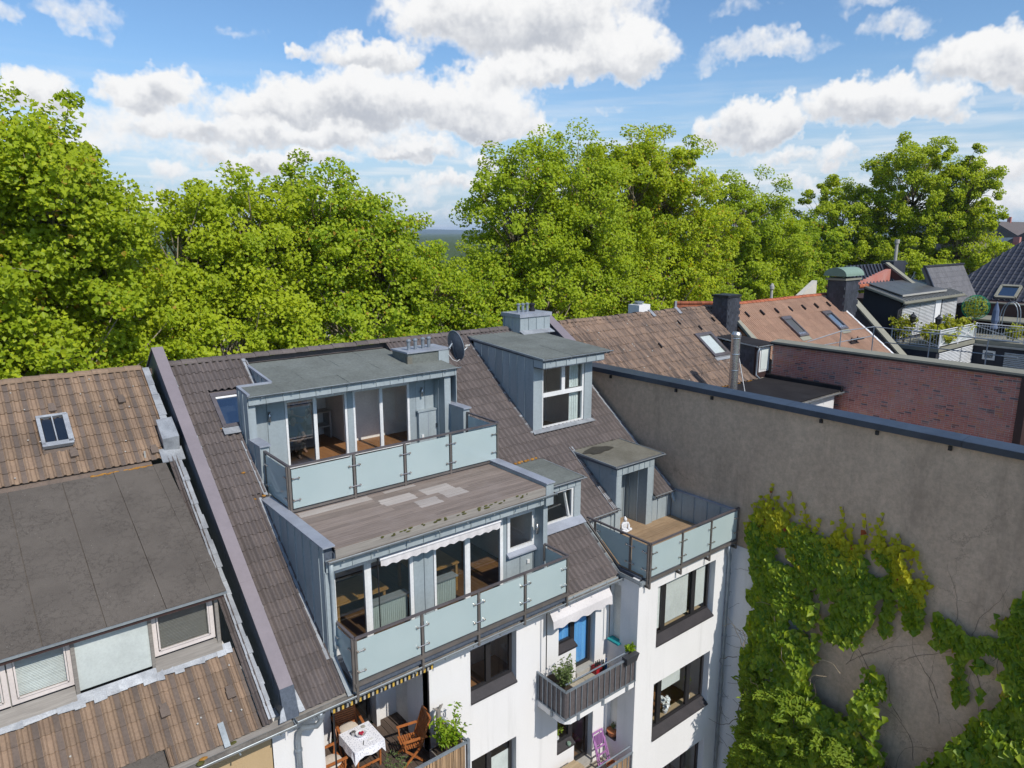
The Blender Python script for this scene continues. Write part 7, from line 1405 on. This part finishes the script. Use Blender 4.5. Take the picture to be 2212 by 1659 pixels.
pu = empty('closed_parasol', (48.2, 14.6, 13.9), 'closed navy parasol beside the metal arch on the roof terrace', 'parasol'); MB().tube([(48.2, 14.4, 13.9), (48.2, 14.4, 16.0)], .03, 8).build('pole', MT['galv'], pu); m = MB(); m.lathe([(.04, 15.95), (.16, 15.5), (.2, 14.9), (.14, 14.7), (.22, 14.45), (.2, 14.4)], (48.2, 14.4, 0), 9); m.build('canopy', MT['navy_cloth'], pu)
ar = empty('garden_arch', (48.6, 13.8, 13.9), 'thin metal garden arch beside the closed parasol', 'arch')
for dx in (0, .5): MB().tube([(48.3 + dx, 14.2 - .9 * (1 - math.cos(t * math.pi / 12)) * .5, 14.6 + 1.4 * math.sin(t * math.pi / 12) ** .6) for t in range(13)], .025, 6).build('hoop', MT['galv'], ar)
for x, y, lab in ((41.3, 16.2, 'dark lantern on a post at the rear of the roof terrace'), (41.25, 14.9, 'dark lantern on a post at the terrace railing corner')):
    T = empty('lantern', (x, y, 13.9), lab, 'lantern'); MB().tube([(x, y, 13.9), (x, y, 15.2)], .025, 6).build('post', MT['dark_metal'], T); MB().lathe([(.05, 15.15), (.13, 15.2), (.16, 15.45), (.2, 15.47), (.05, 15.62), (.02, 15.7)], (x, y, 0), 6).build('lamp_head', MT['dark_metal'], T)
# ------------------------------------------------------------------ loggia furniture
def armchair(label, loc, rz, cushion=True):
    T = empty('folding_chair', loc, label, 'chair', 'wooden chairs round the loggia table'); T.rotation_euler = (0, 0, rz); W_ = MT['teak']; mtx = Matrix.Translation(Vector(loc)) @ Matrix.Rotation(rz, 4, 'Z')
    def B(name, fn, mat=W_):
        m = MB(); fn(m); m.v = [tuple(mtx @ Vector(v)) for v in m.v]; return m.build(name, mat, T)
    for s in (-1, 1):
        x = s * .25; B('leg', lambda m: m.bar((x, -.24, 0), (x, .20, .46), .03, .045)); B('leg', lambda m: m.bar((x * .9, .26, 0), (x * .9, -.22, .44), .03, .045))
        B('back_post', lambda m: m.bar((x, .16, .40), (x, .38, 1.06), .03, .045)); B('armrest', lambda m: m.bar((x * 1.12, -.24, .65), (x * 1.12, .30, .67), .06, .025)); B('arm_support', lambda m: m.bar((x * 1.1, -.18, .42), (x * 1.1, -.20, .64), .03, .03))
    for i in range(9): B('seat_slat', lambda m: m.box(-.24, .24, -.24 + i * .05, -.205 + i * .05, .435, .452))
    for i in range(13): t = i / 12; y, z = .19 + .18 * t, .48 + .54 * t; B('back_slat', lambda m: m.ob((0, y, z), (1, 0, 0), (0, .31, .95), (0, -.95, .31), .24, .016, .008))
    B('top_rail', lambda m: m.bar((-.27, .385, 1.07), (.27, .385, 1.07), .04, .06))
    if cushion: B('cushion', lambda m: m.ell((0, -.02, .485), (.22, .21, .045), 14, 8), MT['cushion'])
    return T
armchair('wooden folding armchair with cushion by the near loggia wall', (5.28, 12.62, 8.455), R(90)); armchair('wooden folding armchair with cushion at the back of the loggia', (6.05, 13.38, 8.455), R(-8)); armchair('empty wooden folding armchair at the right of the table', (6.95, 12.15, 8.455), R(-105), False)
tb = empty('loggia_table', (6.05, 12.7, 8.455), 'small square loggia table under a white lace cloth', 'table')
for x in (5.78, 6.32):
    for y in (12.42, 13.0): MB().bar((x, y, 8.455), (x + .02, y, 9.08), .04, .04).build('leg', MT['teak'], tb)
MB().box(5.72, 6.38, 12.37, 13.06, 9.08, 9.10).build('table_top', MT['teak'], tb); MB().bar((5.78, 12.42, 8.6), (6.32, 12.42, 8.6), .03, .04).build('stretcher', MT['teak'], tb)
def lace():
    m, b, out = new_mat('lace'); v = nd('ShaderNodeTexVoronoi'); v.inputs['Scale'].default_value = 26; wire(v, 'Vector', pos())
    wire(b, 'Base Color', mixc(SS(v.outputs['Distance'], .25, .4), (.48, .49, .56), (.80, .80, .84))); b.inputs['Roughness'].default_value = .9
lace()
m = MB(); n = 24; v = []
ring = [(5.68 + .74 * min(1, max(0, (t % 4 if True else 0))), 0) for t in range(4)]
per = [(5.69 + .72 * k / 6, 12.33) for k in range(6)] + [(6.41, 12.33 + .76 * k / 6) for k in range(6)] + [(6.41 - .72 * k / 6, 13.09) for k in range(6)] + [(5.69, 13.09 - .76 * k / 6) for k in range(6)]
for i, (x, y) in enumerate(per):
    corner = i % 6 == 0; d = Vector((x - 6.05, y - 12.71, 0)).normalized(); drop = .30 if corner else .17 + .02 * math.sin(i * 2.1); o_ = .045 if not corner else .02; v.append((x, y, 9.108)); v.append((x + d.x * (o_ + .02 * math.sin(i * 3)), y + d.y * (o_ + .02 * math.cos(i * 2)), 9.108 - drop))
m.add(v, [(2 * i, 2 * i + 1, (2 * i + 3) % 48, (2 * i + 2) % 48) for i in range(24)] + [tuple(2 * i for i in range(24))]); tag(m.build('tablecloth', MT['lace'], smooth=False), 'white patterned cloth hanging over the loggia table', 'tablecloth')
bw = empty('fruit_bowl', (6.05, 12.75, 9.11), 'glass bowl of red berries on the loggia table', 'bowl'); MB().lathe([(.05, 9.112), (.10, 9.15), (.12, 9.18), (.11, 9.18), (.05, 9.13)], (6.05, 12.75, 0), 16).build('bowl', MT['white_stone'], bw)
for k in range(9): a = k * 2.4; MB().ell((6.05 + .05 * math.cos(a) * (k % 3) / 2, 12.75 + .05 * math.sin(a) * (k % 3) / 2, 9.175 + .012 * (k % 2)), (.022,) * 3, 8, 5).build('berry', MT['berry'], bw)
gl_ = empty('drinking_glass', (5.95, 12.88, 9.11), 'small empty glass behind the berry bowl', 'glass'); MB().lathe([(.04, 9.112), (.05, 9.20), (.046, 9.20), (.036, 9.12)], (5.93, 12.86, 0), 12).build('cup', MT['inox'], gl_)
tag(MB().lathe([(.05, 9.112), (.05, 9.122), (.02, 9.124)], (6.22, 12.98, 0), 12).build('coaster', MT['stone_grey']), 'round grey coaster at the far corner of the cloth', 'coaster'); tag(MB().box(6.1, 6.22, 12.48, 12.54, 9.112, 9.118).build('notepad', MT['white_pvc']), 'small pale notepad lying on the loggia cloth', 'notepad'); tag(MB().bar((5.95, 12.44, 9.117), (6.02, 12.56, 9.117), .012, .01).build('pen', MT['dark_metal']), 'black pen lying beside the notepad', 'pen')
tag(MB().prism([(5.2, 11.05, 8.46), (5.5, 11.05, 8.46), (5.45, 11.35, 8.46), (5.15, 11.35, 8.46)], (0, 0, .22)).build('lime_box', MT['lime']), 'lime green box on the loggia floor by the railing', 'box')
dw = empty('driftwood', (7.45, 11.75, 9.3), 'grey driftwood stump standing behind the laurel', 'driftwood'); MB().tube([(7.45, 11.75, 8.46), (7.45, 11.76, 9.3), (7.44, 11.75, 9.72)], [.08, .07, .05], 8).build('stump', MT['grey_timber'], dw)
for e in ((.12, .0, .12), (-.12, .02, .1), (.03, -.05, .16)): MB().tube([(7.44, 11.75, 9.66), (7.44 + e[0], 11.75 + e[1], 9.66 + e[2])], [.045, .015], 6).build('branch_stub', MT['grey_timber'], dw)
# ------------------------------------------------------------------ things on the balconies
tag(MB().box(12.98, 13.2, 11.5, 11.9, 9.155, 9.20).build('seat_pad', MT['teal']), 'teal seat pad on the dark side window sill', 'cushion')
cr = empty('bottle_crate', (12.55, 11.78, 8.39), 'red bottle crate on the upper balcony floor', 'crate'); MB().box(12.42, 12.64, 11.72, 11.92, 8.39, 8.60).build('crate', MT['red_plastic'], cr)
for i in range(3): MB().lathe([(.03, 8.55), (.03, 8.66), (.012, 8.72), (.012, 8.76)], (12.46 + i * .07, 11.8, 0), 8).build('bottle', MT['dark_metal'], cr)
for x, mt_, lab in ((12.72, 'dark_metal', 'dark glass bottle beside the red crate'), (12.82, 'blue_plastic', 'blue plastic bottle at the balcony corner')): tag(MB().lathe([(.04, 8.39), (.04, 8.58), (.016, 8.66), (.016, 8.72)], (x, 11.76, 0), 10).build('bottle', MT[mt_]), lab, 'bottle')
pc = empty('folded_chair', (12.72, 11.85, 5.43), 'purple slatted folding chair leaning folded on the lower balcony wall', 'chair')
for x in (12.55, 12.92): MB().bar((x, 11.62, 5.43), (x, 11.93, 6.42), .035, .025).build('side_rail', MT['purple_paint'], pc); MB().bar((x + .03, 11.55, 5.43), (x + .03, 11.86, 6.2), .03, .02).build('leg', MT['purple_paint'], pc)
for k in range(6): MB().box(12.585 + k * .055, 12.62 + k * .055, 11.86, 11.88, 6.0, 6.36).build('back_slat', MT['purple_paint'], pc)
for z, y in ((5.55, 11.66), (5.8, 11.73), (5.98, 11.79), (6.38, 11.92)): MB().box(12.55, 12.92, y - .012, y + .012, z, z + .05).build('cross_slat', MT['purple_paint'], pc)
tt = empty('half_round_table', (11.35, 11.4, 5.43), 'slatted half-round wooden table on the lower balcony', 'table'); 
for k in range(8): y = 11.08 + k * .09; w_ = .42 * math.sqrt(max(.1, 1 - ((y - 11.5) / .62) ** 2)); MB().box(11.0, 11.05 + 2 * w_ * .85, y, y + .08, 6.10, 6.125).build('slat', MT['pale_wood'], tt)
for p in ((11.08, 11.15), (11.08, 11.7), (11.6, 11.42)): MB().bar((p[0], p[1], 5.43), (p[0], p[1], 6.1), .05, .05).build('leg', MT['teak'], tt)
tag(MB().lathe([(.05, 6.44), (.065, 6.5), (.05, 6.53), (.03, 6.53)], (11.72, 12.0, 0), 12).build('bowl', MT['copper_green']), 'small mint bowl on the dark sill of the lower balcony', 'bowl')
fp = empty('flower_pot', (12.8, 11.35, 5.43), 'empty terracotta pot at the lower balcony corner', 'pot'); MB().lathe([(.10, 5.43), (.13, 5.66), (.15, 5.66), (.15, 5.71), (.125, 5.71), (.10, 5.6)], (12.78, 11.4, 0), 16).build('pot', MT['terracotta'], fp); tag(MB().lathe([(.07, 5.43), (.10, 5.52), (.09, 5.52)], (12.95, 11.25, 0), 14).build('saucer_pot', MT['terracotta']), 'small terracotta bowl beside the empty pot', 'pot')
# ------------------------------------------------------------------ seated white statue on the right terrace
def blob(parts, vox=.012, name='statue', mat=None, parent=None, smooth=True):
    m = MB()
    for p in parts:
        if p[0] == 'e': m.ell(p[1], p[2], 14, 10)
        else: m.tube(p[1], p[2], 10)
    o = m.build(name, mat, parent, smooth=smooth); md = o.modifiers.new('fuse', 'REMESH'); md.mode = 'VOXEL'; md.voxel_size = vox; md.use_smooth_shade = True
    s = o.modifiers.new('soft', 'SMOOTH'); s.factor = .5; s.iterations = 3; return o
sx, sy, sz = 14.98, 13.15, 11.30
st = blob([('e', (sx, sy, sz + .05), (.20, .13, .055)), ('e', (sx - .13, sy - .06, sz + .07), (.10, .07, .05)), ('e', (sx + .13, sy - .06, sz + .07), (.10, .07, .05)), ('e', (sx, sy + .02, sz + .19), (.095, .065, .13)), ('e', (sx, sy + .02, sz + .27), (.12, .06, .055)), ('t', [(sx - .115, sy + .01, sz + .27), (sx - .15, sy - .02, sz + .17), (sx - .04, sy - .11, sz + .11)], [.04, .035, .028]), ('t', [(sx + .115, sy + .01, sz + .27), (sx + .15, sy - .02, sz + .17), (sx + .04, sy - .11, sz + .11)], [.04, .035, .028]), ('t', [(sx, sy + .015, sz + .3), (sx, sy + .01, sz + .36)], .035), ('e', (sx, sy, sz + .395), (.055, .06, .07)), ('e', (sx, sy + .01, sz + .465), (.025, .025, .03)), ('e', (sx, sy - .058, sz + .39), (.01, .012, .014))], .01, 'seated_statue', MT['white_stone'])
tag(st, 'small white seated statue on the tan terrace deck by the door', 'statue'); tag(MB().lathe([(.07, 11.30), (.08, 11.36), (.06, 11.40), (.03, 11.42)], (14.82, 13.5, 0), 12).build('lantern_pot', MT['dark_metal']), 'little dark pot beside the white statue', 'pot')
# ------------------------------------------------------------------ two people inside the upper room
def person(label, joints, shirt, base):
    """joints: dict of 3-d points; one continuous body, clothes and hair as children"""
    J = {k: Vector(v) for k, v in joints.items()}; T = empty('person', base, label, 'person')
    body = [('t', [J['pelvis'], J['chest'], J['neck']], [.13, .15, .06]), ('t', [J['neck'], J['head']], [.055, .06]), ('e', J['head'], (.085, .095, .12)), ('e', J['head'] + Vector((0, -.1, -.01)), (.016, .02, .025))]
    for s in 'lr': body += [('t', [J['chest'].lerp(J['neck'], .75), J['sh' + s], J['el' + s], J['wr' + s]], [.06, .062, .046, .032]), ('e', J['wr' + s] + (J['wr' + s] - J['el' + s]).normalized() * .07, (.04, .045, .05)), ('t', [J['pelvis'], J['hip' + s], J['kn' + s], J['an' + s]], [.11, .10, .068, .045]), ('t', [J['an' + s], J['an' + s] + Vector((0, -.18, -.05))], [.045, .04])]
    blob(body, .022, 'body', MT['skin'], T)
    sh = [('t', [J['pelvis'].lerp(J['chest'], -.05), J['chest'], J['chest'].lerp(J['neck'], .7)], [.15, .175, .12])]
    for s in 'lr': sh.append(('t', [J['chest'].lerp(J['neck'], .6), J['sh' + s], J['sh' + s].lerp(J['el' + s], .6)], [.1, .082, .066]))
    blob(sh, .022, 'shirt', MT[shirt], T); tr = [('e', J['pelvis'], (.17, .14, .13))]
    for s in 'lr': tr.append(('t', [J['hip' + s], J['kn' + s], J['an' + s]], [.125, .088, .066]))
    blob(tr, .022, 'trousers', MT['trousers'], T); blob([('e', J['head'] + Vector((0, .025, .035)), (.097, .09, .105))], .02, 'hair', MT['hair'], T)
    for dx in (-.032, .032): MB().ell(J['head'] + Vector((dx, -.092, .012)), (.012, .008, .008), 8, 5).build('eye', MT['dark_metal'], T)
x, y, z = 6.95, 18.0, 14.0
person('crouching person in a blue shirt inside the upper glass doors', dict(pelvis=(x, y + .1, z + .42), chest=(x, y - .12, z + .80), neck=(x, y - .2, z + .97), head=(x, y - .24, z + 1.10), shl=(x - .18, y - .18, z + .92), elr=(x + .24, y - .38, z + .66), shr=(x + .18, y - .18, z + .92), ell=(x - .24, y - .38, z + .66), wrl=(x - .08, y - .52, z + .62), wrr=(x + .08, y - .52, z + .62), hipl=(x - .1, y + .08, z + .40), hipr=(x + .1, y + .08, z + .40), knl=(x - .2, y - .32, z + .50), knr=(x + .2, y - .32, z + .44), anl=(x - .16, y - .1, z + .07), anr=(x + .16, y - .05, z + .07)), 'shirt_blue', (x, y, z))
x, y = 7.35, 18.35
person('standing person in a pale blue shirt behind the crouching one', dict(pelvis=(x, y, z + .92), chest=(x, y - .06, z + 1.28), neck=(x, y - .1, z + 1.48), head=(x, y - .16, z + 1.60), shl=(x - .19, y - .06, z + 1.42), shr=(x + .19, y - .06, z + 1.42), ell=(x - .26, y - .2, z + 1.16), elr=(x + .26, y - .2, z + 1.16), wrl=(x - .1, y - .4, z + 1.12), wrr=(x + .1, y - .4, z + 1.12), hipl=(x - .1, y, z + .88), hipr=(x + .1, y, z + .88), knl=(x - .12, y - .04, z + .48), knr=(x + .12, y, z + .48), anl=(x - .12, y + .04, z + .07), anr=(x + .12, y + .06, z + .07)), 'shirt_blue', (x, y, z))
# ------------------------------------------------------------------ the air
hm_ = bpy.data.materials.new('haze'); hm_.use_nodes = True; nt = hm_.node_tree; nt.nodes.clear(); ho = nd('ShaderNodeOutputMaterial'); pv = nd('ShaderNodeVolumePrincipled')
pv.inputs['Color'].default_value = (.62, .78, 1.0, 1); pv.inputs['Density'].default_value = .0001; pv.inputs['Anisotropy'].default_value = .0; nt.links.new(pv.outputs[0], ho.inputs['Volume'])
MB().box(-6500, 12500, -4500, 12500, -4, 90).build('haze', hm_, kind='stuff', label='thin blue haze between the houses and the far hills')
